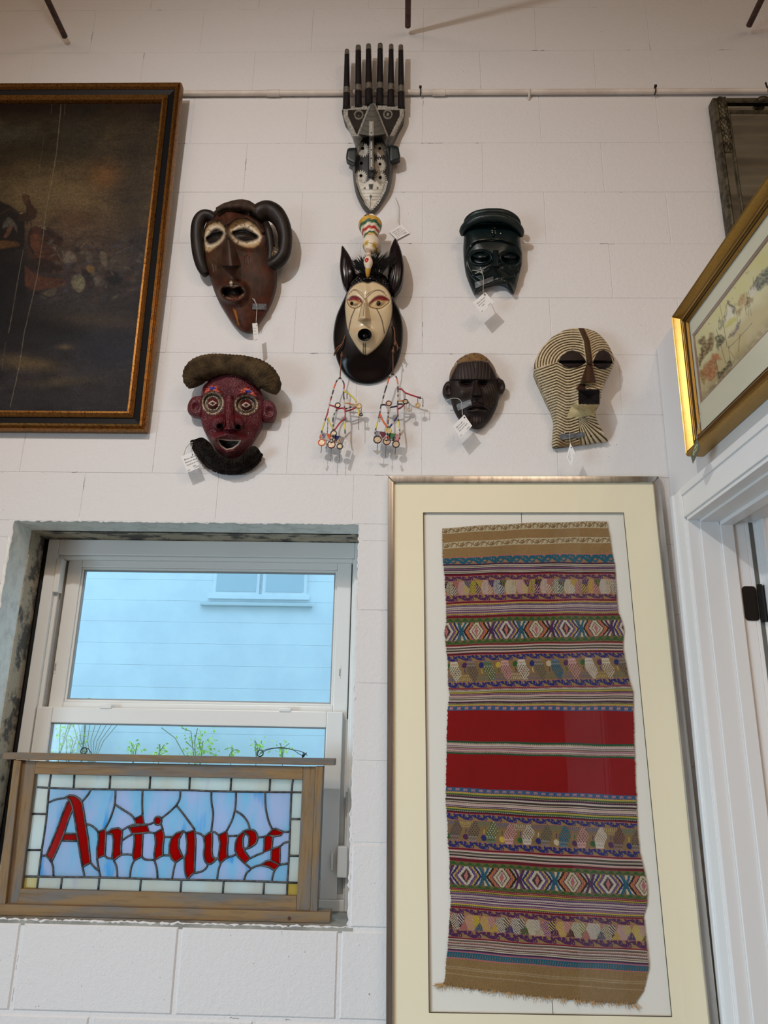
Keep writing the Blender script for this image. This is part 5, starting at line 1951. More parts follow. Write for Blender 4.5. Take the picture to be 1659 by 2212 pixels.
def shell(name, ol, feat, mat, parent, r0=.006, top=.05, m=.06, p=2.0, na=400, nr=100, center=None, fine=8, back=.0015, shrink=.04, dome_p=2.0):
    """carved front: star-shaped outline (survey pixels), swelling m above a rim that rises from r0 at the bottom to top at the top edge.
    feat(u, v, s, d) -> (d, colour). Closed to the wall by a skirt."""
    o = resample(poly_fine(ol, fine), na)
    c = np.array(center) if center is not None else o.mean(0)
    s = np.linspace(0, 1, nr) ** .9
    U = c[0] + s[:, None] * (o[:, 0] - c[0])
    V = c[1] + s[:, None] * (o[:, 1] - c[1])
    S_ = np.broadcast_to(s[:, None], U.shape)
    vb, vt = o[:, 1].max(), o[:, 1].min()
    base = r0 + top * (vb - V) / (vb - vt)
    D = base + m * np.clip(1 - S_ ** dome_p, 0, 1) ** (1 / p)
    D, C_ = feat(U, V, S_, D)
    D = np.maximum(D, .003)
    SURF.append((parent.name, U.ravel(), V.ravel(), D.ravel()))
    p3 = PW(U, V, D)
    rim = p3[-1].copy()
    cen = rim.mean(0)
    bk = rim.copy()
    bk[:, 1] = -back
    bk[:, [0, 2]] += (cen[[0, 2]] - bk[:, [0, 2]]) * shrink
    verts = np.vstack([p3.reshape(-1, 3), bk])
    idx = np.arange((nr + 1) * na).reshape(nr + 1, na)
    nx = np.roll(idx, -1, 1)
    F_ = np.stack([idx[:-1], idx[1:], nx[1:], nx[:-1]], -1).reshape(-1, 4)
    cc = np.vstack([np.asarray(C_).reshape(-1, 3), np.asarray(C_)[-1] * .8])
    # orientation: outward normals face the shop
    a, b, c3 = verts[F_[na * 5, 0]], verts[F_[na * 5, 1]], verts[F_[na * 5, 2]]
    if np.cross(b - a, c3 - a)[1] > 0:
        F_ = F_[:, ::-1]
    ob = obj(name, verts, F_, mat, parent, smooth=True, col=np.clip(cc, 0, 1))
    return ob


def ptube(name, path, rad, mat, parent, seg=12, n=6, cap=True, col=None):
    """tube through (u, v, d) points; rad in metres per point"""
    q = spline(np.array(path, float), n)
    r_ = spline(np.array(rad, float)[:, None], n)[:, 0] if hasattr(rad, '__len__') else [rad] * len(q)
    pts = PW(q[:, 0], q[:, 1], q[:, 2])
    mb_ = MB().tube(pts, [max(1e-4, x) for x in r_], seg, cap=cap)
    return mb_.build(name, mat, parent, smooth=True, col=None if col is None else np.array(col(len(q), seg)))


def tex(u, v, c, seed, amp=.35, sc=6.0):
    n = fbm(u / sc, v / sc, seed, 3)
    return np.asarray(c) * (1 - amp / 2 + amp * n)[..., None]


m_wooddark = M('carved_dark_wood', attr=True, rough=.46, spec=.26, bump=.35, bscale=(420, 420, 160), bdist=.0012)
m_woodpaint = M('carved_painted_wood', attr=True, rough=.5, spec=.35, bump=.3, bscale=500, bdist=.0008)
m_horn = M('dark_brown_horn', (38, 28, 22), .46, spec=.26, var=(22, 14, 11), vscale=(30, 30, 30), bump=.4, bscale=220, bdist=.0012)
m_string = M('twisted_string', (206, 200, 188), .9, var=(150, 144, 134), vscale=(500, 500, 500))
m_card = M('white_tag_card', (232, 230, 228), .8, spec=.2)
m_ink = M('black_ink', (52, 50, 52), .8)
m_tape = M('cloudy_tape', (120, 121, 124), .4, spec=.4, var=(92, 93, 96), vscale=(120, 120, 120))

# ---------------------------------------------------------------- horned brown mask
g = lambda x, y: (380 + x / 5.53, 410 + y / 5.53)
gd = lambda x, y, d: (380 + x / 5.53, 410 + y / 5.53, d)
k1 = thing('horned_mask', 'dark brown wooden mask with curled horns and cream eye patches', 'mask', P(*g(700, 1400), 0))
ol = [g(*p) for p in ((430, 280), (520, 210), (640, 165), (760, 178), (880, 228), (970, 285), (1060, 370), (1100, 480), (1120, 640), (1160, 800), (1200, 960), (1208, 1100), (1170, 1270), (1110, 1420),
                      (1020, 1560), (940, 1660), (880, 1708), (820, 1708), (750, 1670), (660, 1570), (570, 1430), (490, 1290), (430, 1130), (390, 1000), (350, 850), (325, 680), (320, 560), (350, 430), (390, 345))]
Lp = [g(*p) for p in ((328, 560), (370, 450), (420, 390), (500, 378), (560, 420), (585, 500), (570, 570), (510, 650), (440, 712), (380, 742), (340, 700), (325, 630))]
Lp = [tuple(p) for p in spline(np.array(Lp), 4, closed=True)]
Rp = [g(*p) for p in ((635, 450), (700, 380), (780, 350), (870, 370), (950, 430), (1005, 500), (1018, 580), (990, 650), (920, 690), (820, 680), (730, 640), (670, 590), (640, 520))]
Rp = [tuple(p) for p in spline(np.array(Rp), 4, closed=True)]
Le = [g(*p) for p in ((355, 595), (420, 490), (480, 455), (540, 480), (565, 540), (500, 620), (410, 655), (365, 625))]
Le = [tuple(p) for p in spline(np.array(Le), 4, closed=True)]
Re = [g(*p) for p in ((668, 520), (740, 465), (830, 448), (910, 490), (985, 570), (920, 612), (820, 625), (740, 602), (690, 560))]
Re = [tuple(p) for p in spline(np.array(Re), 4, closed=True)]
Mo = [g(*p) for p in ((550, 1215), (575, 1175), (640, 1175), (690, 1190), (760, 1175), (805, 1215), (780, 1262), (710, 1268), (660, 1250), (620, 1275), (570, 1262))]
Mo = [tuple(p) for p in spline(np.array(Mo), 4, closed=True)]


def f_brown(u, v, s, d):
    mid = [g(612, 180), g(612, 420), g(640, 650), g(660, 900), g(700, 1200), g(780, 1500), g(860, 1700)]
    d = d + .014 * np.exp(-(seg_dist(u, v, mid) / 26) ** 2)
    lp, rp = poly_soft(u, v, Lp, 10), poly_soft(u, v, Rp, 10)
    d = d - .016 * lp - .016 * rp                      # sunken eye fields
    d = d + .010 * ridge(u, v, [g(340, 430), g(430, 365), g(520, 350), g(585, 420)], 4) + .012 * ridge(u, v, [g(630, 400), g(720, 335), g(850, 325), g(960, 390), g(1040, 500)], 5)
    le, re = poly_soft(u, v, Le, 3), poly_soft(u, v, Re, 3)
    d = d + .011 * hump(u, v, *g(465, 560), 22, 19, -.4) + .013 * hump(u, v, *g(825, 540), 30, 17, .2)
    sl = ridge(u, v, [g(375, 585), g(440, 540), g(545, 520)], 3.4) + ridge(u, v, [g(690, 515), g(760, 500), g(840, 505), g(960, 560)], 3.6)
    d = d - .012 * np.clip(sl, 0, 1)
    # nose wedge, square-cut below
    t = np.clip((v - g(0, 430)[1]) / (g(0, 905)[1] - g(0, 430)[1]), 0, 1)
    cx = g(612 + 42 * 1, 0)[0] * t + g(612, 0)[0] * (1 - t)
    hw = (3.0 + 16.5 * t)
    on = (v > g(0, 430)[1]) & (v < g(0, 925)[1])
    nose = np.clip(1.15 - np.abs(u - cx) / hw, 0, 1) * (.3 + .9 * t) * np.where(v > g(0, 905)[1], 1 - sm(v, g(0, 898)[1], g(0, 918)[1]), 1) * (v < g(0, 925)[1])
    d = d + .046 * np.where(on, nose, 0)
    # mouth on a swelling, two-lobed opening
    d = d + .020 * hump(u, v, *g(685, 1220), 40, 32) + .012 * np.exp(-((ell(u, v, *g(682, 1218), 27, 20) - 1) / .22) ** 2)
    mo = poly_soft(u, v, Mo, 3)
    d = d - .024 * mo
    crest = ridge(u, v, [g(612, 175), g(600, 300), g(612, 430)], 1.6)
    d = d + .004 * crest
    # colour
    c = np.zeros(u.shape + (3,)) + LC((54, 34, 24))
    c = blend(c, sm(v, 590, 680) * .75, LC((74, 36, 21)))
    c = blend(c, hump(u, v, *g(460, 820), 26, 40) * .6 + hump(u, v, *g(840, 830), 34, 40) * .6, LC((82, 58, 40)))
    c = c * (.25 + 1.5 * fbm(u / 11, v / 16, 41, 4))[..., None]
    c = blend(c, np.clip(fbm(u / 18, v / 18, 46, 3) * 2 - .9, 0, 1) * .55, LC((96, 40, 22)))
    n = fbm(u / 3.5, v / 3.5, 42, 3)
    for pp, ee in ((lp, le), (rp, re)):
        m = poly_soft(u, v, Lp if ee is le else Rp, 2.5) * np.where(n > .30, 1, .35)
        c = blend(c, m, LC((176, 144, 102)) * (.55 + .7 * n)[..., None])
        rimm = np.exp(-((seg_dist(u, v, (Le if ee is le else Re) + [(Le if ee is le else Re)[0]]) - 3) / 4) ** 2)
        c = blend(c, np.clip(rimm * pp, 0, 1) * .8 * np.where(n > .36, 1, .3), LC((226, 212, 188)))
        c = blend(c, ee, LC((38, 30, 25)))
    c = blend(c, np.clip(sl, 0, 1) * .95, LC((8, 6, 6)))
    c = blend(c, mo, LC((9, 6, 5)))
    c = blend(c, hump(u, v, *g(658, 1118), 5, 8), LC((214, 196, 168)))
    c = blend(c, np.clip(np.exp(-((ell(u, v, *g(682, 1218), 23, 15) - 1) / .08) ** 2), 0, 1) * .6 * (n > .5), LC((150, 126, 104)))
    for pl in ([g(440, 880), g(455, 980)], [g(478, 900), g(482, 960)], [g(828, 800), g(832, 870)], [g(850, 790), g(856, 880)], [g(880, 810), g(884, 870)]):
        k = ridge(u, v, pl, 1.0)
        d = d - .003 * k
        c = blend(c, k * .5, LC((120, 92, 70)))
    for pl in ([g(690, 1430), g(720, 1520), g(750, 1610)], [g(710, 1440), g(735, 1540)]):
        c = blend(c, ridge(u, v, pl, 1.3) * .8, LC((176, 112, 36)))
    nz = np.where(on, np.clip(1.1 - np.abs(u - cx) / (hw * .45), 0, 1), 0) * (t > .35)
    c = blend(c, nz * .5, LC((92, 78, 68)))
    return d, c


shell('face', ol, f_brown, m_wooddark, k1, top=.055, m=.052, na=440, nr=130, center=g(740, 900))
ptube('horn', [gd(470, 350, .07), gd(400, 310, .072), gd(326, 316, .07), gd(272, 390, .066), gd(254, 510, .06), gd(260, 650, .054), gd(282, 800, .046), gd(316, 930, .04), gd(362, 1015, .036)],
      [.014, .018, .020, .0215, .0215, .0215, .021, .018, .012], m_horn, k1, 16)
ptube('horn', [gd(950, 330, .085), gd(1010, 275, .085), gd(1100, 250, .082), gd(1190, 292, .08), gd(1262, 390, .076), gd(1302, 520, .07), gd(1304, 650, .064), gd(1285, 760, .06), gd(1225, 850, .056), gd(1150, 895, .054), gd(1075, 900, .054)],
      [.026, .031, .032, .030, .026, .0235, .0225, .022, .021, .018, .012], m_horn, k1, 18)
b_ = P(*g(1215, 765), .058)
MB().ball(b_, .022, 14, 10, (1.1, .9, 1.25)).build('horn_boss', M('gold_flecked_horn', (44, 30, 22), .5, var=(150, 120, 66), vscale=(160, 160, 160), vlo=.55, vhi=.66, bump=.8, bscale=260, bdist=.002), k1, smooth=True)
MB().tube([P(*g(1070, 400), .07), P(*g(1105, 500), .066), P(*g(1128, 610), .062), P(*g(1138, 720), .058), P(*g(1130, 820), .056), P(*g(1100, 890), .054)], [.012, .015, .014, .014, .013, .010], 12).build('horn_web', m_horn, k1, smooth=True)
m_comb = M('carved_hair', (70, 50, 38), .6, spec=.3, var=(44, 30, 22), vscale=(40, 40, 40))
comb = [(490, 232), (560, 188), (640, 160), (720, 140), (800, 134), (880, 150), (945, 190)]
ptube('hair_band', [gd(x, y + 58, .094) for x, y in comb], [.010, .012, .014, .016, .017, .016, .013], m_comb, k1, 14)
q = spline(np.array(comb, float), 5)
for i in range(0, len(q), 1):
    x, y = q[i]
    hgt = 38 + 64 * min(1, i / 20)
    MB().tube([P(*g(x - 6, y - 14), .104), P(*g(x + 4, y + hgt * .5), .113), P(*g(x + 14, y + hgt), .106)], [.0026, .0036, .0026], 6).build('hair_ridge', m_comb, k1, smooth=True)

# ---------------------------------------------------------------- red beaded mask
h = lambda x, y: (360 + x / 5.53, 740 + y / 5.53)
hd = lambda x, y, d: (360 + x / 5.53, 740 + y / 5.53, d)
k2 = thing('beaded_mask', 'red beaded mask with dark bun hair and fibre beard', 'mask', P(*h(760, 1500), 0))
m_bead = M('bead_covering', attr=True, rough=.32, spec=.5, attr_var=.5, vscale=(420, 420, 420))
nt_ = m_bead.node_tree
vo = nt_.nodes.new('ShaderNodeTexVoronoi')
vo.inputs['Scale'].default_value = 330
nt_.links.new(nt_.nodes.new('ShaderNodeNewGeometry').outputs['Position'], vo.inputs['Vector'])
bp = nt_.nodes.new('ShaderNodeBump')
bp.invert = True
bp.inputs['Strength'].default_value = .8
bp.inputs['Distance'].default_value = .0016
nt_.links.new(vo.outputs['Distance'], bp.inputs['Height'])
nt_.links.new(bp.outputs[0], nt_.nodes['Principled BSDF'].inputs['Normal'])
ol = [h(*p) for p in ((780, 300), (880, 320), (960, 385), (1060, 465), (1130, 560), (1168, 680), (1165, 800), (1150, 920), (1130, 1020), (1060, 1150), (1000, 1260), (930, 1330), (840, 1383), (740, 1395), (660, 1360),
                      (580, 1290), (520, 1180), (460, 1080), (420, 980), (405, 850), (405, 700), (412, 600), (440, 520), (520, 435), (620, 362), (700, 318))]
MoR = [h(*p) for p in ((605, 1152), (740, 1168), (880, 1172), (850, 1215), (790, 1260), (712, 1275), (650, 1232))]
Ebr = [h(*p) for p in ((455, 610), (475, 550), (540, 512), (600, 525), (630, 590), (600, 590), (540, 580), (490, 590))]
Ebr2 = [h(*p) for p in ((880, 610), (890, 560), (950, 540), (1020, 560), (1062, 635), (1020, 625), (950, 600))]


def f_red(u, v, s, d):
    rows = .0010 * np.sin(seg_dist(u, v, [h(740, 700), h(740, 1000)]) * 2 * np.pi / 2.5)
    d = d + .010 * hump(u, v, *h(790, 520), 46, 34)
    eyes = ((550, 725, 23, 24), (950, 745, 25, 21))
    for (x, y, ru, rv) in eyes:
        r = ell(u, v, *h(x, y), ru, rv)
        d = d - .014 * (1 - sm(r, .8, 1.15)) + .010 * np.exp(-((r - .92) / .13) ** 2) + .005 * np.exp(-((r - .62) / .1) ** 2)
        d = d + .017 * np.clip(1 - (r / .48) ** 2, 0, 1) ** .5
    d = d + .010 * ridge(u, v, [h(450, 600), h(540, 545), h(640, 610)], 6) + .010 * ridge(u, v, [h(870, 610), h(960, 570), h(1070, 640)], 6)
    t = np.clip((v - h(0, 640)[1]) / (h(0, 1040)[1] - h(0, 640)[1]), 0, 1)
    br = np.clip(1 - ((u - h(742, 0)[0]) / (9 + 3 * t)) ** 2, 0, 1) ** .5
    d = d + (.012 + .030 * t) * br * (v > h(0, 630)[1]) * (1 - sm(v, h(0, 1025)[1], h(0, 1065)[1]))
    for (x, y) in ((622, 950), (835, 958)):
        d = d + .036 * dome(u, v, *h(x, y - 5), 15, 18)
        d = d - .024 * hump(u, v, *h(x + 12, y + 50), 9, 7)
    # muzzle and lips
    d = d + .018 * hump(u, v, *h(740, 1190), 48, 46)
    d = d + .014 * ridge(u, v, [h(570, 1140), h(650, 1105), h(740, 1090), h(830, 1110), h(910, 1150)], 7)
    d = d + .016 * ridge(u, v, [h(590, 1170), h(650, 1260), h(720, 1310), h(800, 1290), h(880, 1190)], 6)
    mo = poly_soft(u, v, MoR, 3)
    d = d - .030 * mo
    c = np.zeros(u.shape + (3,)) + LC((88, 13, 24))
    c = c * (.75 + .5 * fbm(u / 20, v / 20, 51, 3))[..., None] * (.8 + .4 * (np.sin(seg_dist(u, v, [h(740, 700), h(740, 1000)]) * 2 * np.pi / 2.5) > 0))[..., None]
    c = blend(c, np.where(vnoise(u * 1.3, v * 1.3, 77) > .9, .5, 0), LC((150, 46, 50)))
    nz = vnoise(u * .9, v * .9, 52)
    for (x, y, ru, rv) in eyes:
        r = ell(u, v, *h(x, y), ru, rv)
        c = blend(c, (sm(r, .44, .52) - sm(r, 1.02, 1.1)), LC((58, 46, 42)))
        for rr_ in (.62, .94):
            m = np.exp(-((r - rr_) / .09) ** 2)
            c = blend(c, m * (nz > .45), LC((206, 180, 150)))
            c = blend(c, m * (nz < .25) * .7, LC((90, 84, 92)))
        dm = np.abs(u - h(x - 2, 0)[0]) / 8.0 + np.abs(v - h(0, y)[1]) / 5.0
        c = blend(c, np.exp(-((dm - 1) / .2) ** 2), LC((232, 214, 190)))
        c = blend(c, 1 - sm(dm, .5, .75), LC((70, 34, 30)))
        c = blend(c, 1 - sm(ell(u, v, *h(x, y), 2.6, 2.2), .7, 1.1), LC((10, 10, 14)))
    for pl, mid_ in ((Ebr, (545, 545)), (Ebr2, (975, 585))):
        m = poly_soft(u, v, pl, 1.5)
        c = blend(c, m, LC((60, 22, 28)))
        c = blend(c, m * (nz > .42), LC((224, 104, 74)))
        c = blend(c, (1 - sm(ell(u, v, *h(*mid_), 7, 3.4), .8, 1.1)), LC((40, 58, 150)))
    c = blend(c, mo, LC((14, 8, 8)))
    ring_ = np.exp(-(seg_dist(u, v, MoR + [MoR[0]]) / 1.3) ** 2)
    c = blend(c, ring_, LC((224, 208, 190)))
    for (x, y) in ((640, 992), (852, 1016)):
        c = blend(c, (1 - sm(ell(u, v, *h(x, y), 8, 6), .7, 1.05)), LC((16, 6, 8)))
    return d + rows, c


shell('face', ol, f_red, m_bead, k2, top=.05, m=.050, na=440, nr=130, center=h(770, 830))


def f_ear(cx, cy, inner):
    def f(u, v, s, d):
        d = d - .010 * hump(u, v, cx, cy, 12, 14)
        c = np.zeros(u.shape + (3,)) + LC((86, 13, 23))
        c = c * (.8 + .4 * (np.sin(s * 40) > 0))[..., None] * (.8 + .4 * vnoise(u, v, 9))[..., None]
        c = blend(c, hump(u, v, cx + inner, cy + 4, 8, 8) * .7, LC((46, 8, 14)))
        return d, c
    return f


shell('ear', [h(*p) for p in ((430, 660), (360, 640), (300, 660), (255, 735), (250, 815), (285, 868), (350, 885), (430, 885))], f_ear(*h(350, 770), 4), m_bead, k2, r0=.03, top=.02, m=.014, na=90, nr=24, back=.015)
shell('ear', [h(*p) for p in ((1140, 700), (1200, 690), (1260, 705), (1302, 765), (1302, 850), (1275, 930), (1210, 938), (1140, 915))], f_ear(*h(1225, 820), -4), m_bead, k2, r0=.03, top=.02, m=.014, na=90, nr=24, back=.015)
m_fibre = M('dark_plant_fibre', (88, 70, 46), .85, spec=.2, var=(54, 41, 26), vscale=(26, 26, 26), bump=1.0, bscale=(160, 260, 260), bdist=.004, bump2=(.6, 520, .002))
m_fibre2 = M('black_plant_fibre', (40, 32, 26), .85, spec=.2, var=(24, 18, 15), vscale=(40, 40, 40), bump=1.0, bscale=(300, 300, 120), bdist=.004)


def rope_shape(name, path, rad, mat, parent, flat=(1, 1), seg=26, n=14, rib=0.0, ribn=3.0, seed=1):
    """fat tube with fibrous ribs"""
    q_ = spline(np.array(path, float), n)
    rr_ = spline(np.array(rad, float)[:, None], n)[:, 0]
    pts = [Vector(p) for p in PW(q_[:, 0], q_[:, 1], q_[:, 2])]
    rg = np.random.default_rng(seed)
    V, Fc = [], []
    m = len(pts)
    for i, p in enumerate(pts):
        t = (pts[min(i + 1, m - 1)] - pts[max(i - 1, 0)]).normalized()
        a = Vector((0, -1, 0)); a = (a - t * a.dot(t)).normalized()
        b = t.cross(a)
        e = 1.0
        if i == 0 or i == m - 1: e = .25
        elif i in (1, m - 2): e = .62
        elif i in (2, m - 3): e = .85
        for k in range(seg):
            an = 2 * math.pi * k / seg
            R_ = rr_[i] * e * (1 + rib * math.sin(i * ribn + 1.3 * math.sin(an * 3)) + rg.normal(0, rib * .6))
            V.append(p + (a * math.cos(an) * flat[0] + b * math.sin(an) * flat[1]) * R_)
    for i in range(m - 1):
        for k in range(seg):
            l = (k + 1) % seg
            Fc.append((i * seg + k, i * seg + l, (i + 1) * seg + l, (i + 1) * seg + k))
    Fc.append(tuple(range(seg))[::-1]); Fc.append(tuple((m - 1) * seg + k for k in range(seg)))
    return obj(name, V, Fc, mat, parent, smooth=True)


rope_shape('hair_bun', [hd(375, 515, .060), hd(345, 430, .068), hd(385, 340, .078), hd(505, 282, .088), (*h(640, 262), .094), hd(780, 262, .096), hd(930, 285, .096), hd(1070, 335, .092), hd(1170, 410, .084), hd(1235, 510, .076), hd(1215, 590, .066)],
           [.026, .038, .040, .036, .032, .030, .032, .036, .038, .034, .024], m_fibre, k2, (1.0, 1.0), rib=.022, ribn=1.7)
# beard collar: fan of fibre around the chin
inner = np.array([(350, 1150), (430, 1135), (520, 1200), (580, 1290), (660, 1355), (745, 1385), (840, 1375), (930, 1320), (990, 1255), (1050, 1235), (1100, 1270)], float)
outer = np.array([(312, 1165), (320, 1240), (385, 1345), (455, 1430), (545, 1500), (655, 1543), (780, 1555), (905, 1540), (1005, 1490), (1085, 1420), (1130, 1320)], float)
ii, oo = spline(inner, 14), spline(outer, 14)
V, Fc = [], []
nb_ = 14
for i in range(len(ii)):
    for k in range(nb_):
        t = k / (nb_ - 1)
        p_ = ii[i] * (1 - t) + oo[i] * t
        dd_ = .050 * (1 - t) + .016 * t + .020 * math.sin(math.pi * t) + .0035 * math.sin(i * 2.1) * math.sin(math.pi * min(1, t * 1.2)) + .002 * rng.normal()
        if k == nb_ - 1: dd_ = .004
        V.append(P(*h(*p_), max(.004, dd_))[:])
Fc = [(i * nb_ + k, i * nb_ + k + 1, (i + 1) * nb_ + k + 1, (i + 1) * nb_ + k) for i in range(len(ii) - 1) for k in range(nb_ - 1)]
obj('beard', V, Fc, m_fibre2, k2, smooth=True)
rope_shape('beard_edge', [hd(*p, .016) for p in outer], [.007] * len(outer), m_fibre2, k2, seg=8, n=16, rib=.18, ribn=2.4)

# ---------------------------------------------------------------- black hooded mask with tall ears and a bird
e_ = lambda x, y: (660 + x / 5.53, 460 + y / 5.53)
ed = lambda x, y, d: (660 + x / 5.53, 460 + y / 5.53, d)
k3 = thing('eared_mask', 'cream faced mask in a black hood with tall ears and a painted bird', 'mask', P(*e_(750, 1900), 0))
m_ebony = M('polished_ebony', (24, 14, 15), .22, spec=.5, var=(38, 22, 22), vscale=(14, 14, 14), bump=.1, bscale=200, bdist=.0006)
m_lacq = M('lacquered_face_paint', attr=True, rough=.28, spec=.5, bump=.06, bscale=300, bdist=.0004)
hood = [e_(*p) for p in ((560, 780), (510, 870), (485, 960), (425, 1095), (372, 1220), (342, 1350), (330, 1480), (340, 1610), (370, 1745), (420, 1860), (490, 1950), (575, 2010), (680, 2040), (800, 2040), (920, 2000), (1010, 1930),
                         (1080, 1830), (1130, 1700), (1160, 1550), (1166, 1390), (1150, 1255), (1110, 1140), (1062, 1045), (1035, 950), (1000, 840), (950, 745), (860, 690), (750, 676), (640, 705))]


def f_hood(u, v, s, d):
    # rolled lip around the face, flaring cape below
    r = ell(u, v, *e_(752, 1260), 54, 82)
    d = d - .012 * hump(u, v, *e_(752, 1880), 70, 40)
    # braided rows over the forehead
    rr_ = ell(u, v, *e_(752, 1190), 50, 74)
    br_ = (rr_ > 1.0) & (rr_ < 1.42) & (v < e_(0, 905)[1])
    d = d + np.where(br_, .0025 * np.abs(np.sin((rr_ - 1) * 52)) + .0012 * np.sin(np.arctan2(v - e_(0, 1190)[1], u - e_(752, 0)[0]) * 70 + np.floor((rr_ - 1) * 16.6) * 2), 0)
    c = np.zeros(u.shape + (3,)) + LC((15, 9, 10))
    return d, c * (.8 + .4 * fbm(u / 14, v / 30, 61, 3))[..., None]


shell('hood', hood, f_hood, M('ebony_hood', attr=True, rough=.24, spec=.3), k3, top=.05, m=.036, na=380, nr=90, center=e_(755, 1300))
face = [e_(*p) for p in ((745, 832), (680, 818), (600, 843), (530, 903), (490, 985), (470, 1100), (475, 1230), (492, 1370), (530, 1480), (590, 1580), (650, 1660), (705, 1702), (765, 1688), (850, 1620), (920, 1540), (972, 1440),
                         (1012, 1330), (1036, 1200), (1036, 1080), (1018, 980), (960, 890), (880, 838), (810, 816))]
LE3 = [e_(*p) for p in ((498, 1055), (530, 1010), (590, 998), (650, 1030), (678, 1075), (650, 1110), (590, 1138), (530, 1115))]
LE3 = [tuple(p) for p in spline(np.array(LE3), 4, closed=True)]
RE3 = [e_(*p) for p in ((760, 1105), (800, 1050), (860, 1005), (930, 1005), (1000, 1050), (960, 1100), (890, 1140), (810, 1135))]
RE3 = [tuple(p) for p in spline(np.array(RE3), 4, closed=True)]


def f_cream(u, v, s, d):
    t = np.clip((v - e_(0, 1030)[1]) / (e_(0, 1275)[1] - e_(0, 1030)[1]), 0, 1)
    cx = e_(712, 0)[0] * (1 - t) + e_(702, 0)[0] * t
    hw = 4 + 9.5 * t
    nose = np.clip(1.12 - np.abs(u - cx) / hw, 0, 1) * (.25 + .8 * t) * (1 - sm(v, e_(0, 1262)[1], e_(0, 1300)[1]))
    d = d + .030 * np.where(v > e_(0, 1020)[1], nose, 0)
    for pl, c_ in ((LE3, (588, 1072)), (RE3, (880, 1072))):
        k = poly_soft(u, v, pl, 4)
        d = d - .007 * k + .010 * hump(u, v, *e_(*c_), 15, 10)
    r = ell(u, v, *e_(708, 1458), 15.5, 14)
    d = d + .012 * hump(u, v, *e_(708, 1458), 30, 27) + .006 * np.exp(-((r - 1.02) / .16) ** 2) - .020 * (1 - sm(r, .7, .95))
    d = d + .006 * hump(u, v, *e_(725, 900), 12, 30)
    c = np.zeros(u.shape + (3,)) + LC((206, 183, 146))
    c = c * (.9 + .2 * fbm(u / 30, v / 30, 63, 3))[..., None]
    c = blend(c, .35 * hump(u, v, *e_(600, 1400), 14, 10), LC((190, 140, 96)))
    for (pl, upper, pup, pr) in ((LE3, [e_(498, 1055), e_(560, 990), e_(640, 1010), e_(678, 1075), e_(640, 1062), e_(580, 1042), e_(530, 1050)], (552, 1082), (4.2, 5.2)),
                                 (RE3, [e_(760, 1085), e_(810, 1025), e_(880, 985), e_(950, 998), e_(1002, 1045), e_(940, 1050), e_(870, 1042), e_(800, 1072)], (872, 1080), (5.4, 6.2))):
        c = blend(c, poly_soft(u, v, pl, 2), LC((196, 166, 120)))
        c = blend(c, np.clip(1.4 - seg_dist(u, v, pl + [pl[0]]) / 1.3, 0, 1) * .85, LC((74, 60, 44)))
        c = blend(c, poly_soft(u, v, [tuple(p_) for p_ in spline(np.array(upper), 4, closed=True)], 2), LC((118, 18, 20)))
        c = blend(c, 1 - sm(ell(u, v, *e_(*pup), *pr), .7, 1.05), LC((14, 12, 12)))
    for pl, w_, cc in (([e_(515, 975), e_(560, 925), e_(620, 935), e_(670, 985), e_(712, 1035)], .8, (70, 46, 32)), ([e_(540, 950), e_(580, 915), e_(640, 930), e_(690, 985)], .7, (90, 62, 44)),
                       ([e_(712, 1035), e_(770, 975), e_(840, 930), e_(910, 935), e_(970, 990)], .8, (70, 46, 32)), ([e_(730, 985), e_(800, 935), e_(880, 920), e_(950, 950)], .7, (90, 62, 44)),
                       ([e_(706, 1080), e_(690, 1230)], .9, (86, 70, 52)), ([e_(668, 1110), e_(640, 1250)], .7, (110, 86, 60))):
        pl = [tuple(p_) for p_ in spline(np.array(pl), 6)]
        c = blend(c, np.clip(1.4 - seg_dist(u, v, pl) / w_, 0, 1) * .85, LC(cc))
        d = d - .0012 * ridge(u, v, pl, 1.2)
    for pl in ([e_(590, 1145), e_(545, 1260), e_(512, 1420)], [e_(850, 1145), e_(910, 1275), e_(942, 1435)], [e_(690, 1555), e_(690, 1700)], [e_(716, 1555), e_(716, 1700)]):
        pl = [tuple(p_) for p_ in spline(np.array(pl), 6)]
        bd = .65 + .5 * (np.sin(v * 2.6) > 0)
        c = blend(c, np.clip(1.35 - seg_dist(u, v, pl) / (1.3 * bd), 0, 1) * .95, LC((30, 24, 22)))
    c = blend(c, (np.abs(u - e_(703, 0)[0]) < 2.6) * (v > e_(0, 1560)[1]) * (np.sin(v * 1.9) > .2) * .8, LC((40, 32, 28)))
    c = blend(c, 1 - sm(r, .98, 1.06), LC((64, 58, 52)))
    c = blend(c, 1 - sm(r, .78, .90), LC((10, 9, 9)))
    c = blend(c, np.where(v > e_(0, 1255)[1], np.clip(nose * 2, 0, 1), 0) * .6, LC((150, 118, 78)))
    c = blend(c, np.where(s > .965, .8, 0), LC((52, 34, 28)))
    return d, c


shell('face', face, f_cream, m_lacq, k3, r0=.050, top=.052, m=.030, na=400, nr=120, center=e_(745, 1230), back=.03)


def f_leaf(fold):
    def f(u, v, s, d):
        k = ridge(u, v, fold, 5.0)
        side = np.clip(1 - seg_dist(u, v, fold) / 12.0, 0, 1)
        d = d - .006 * side + .003 * ridge(u, v, fold, 2.5)
        c = np.zeros(u.shape + (3,)) + LC((15, 9, 10))
        return d, blend(c, .3 * side, LC((40, 20, 27)))
    return f


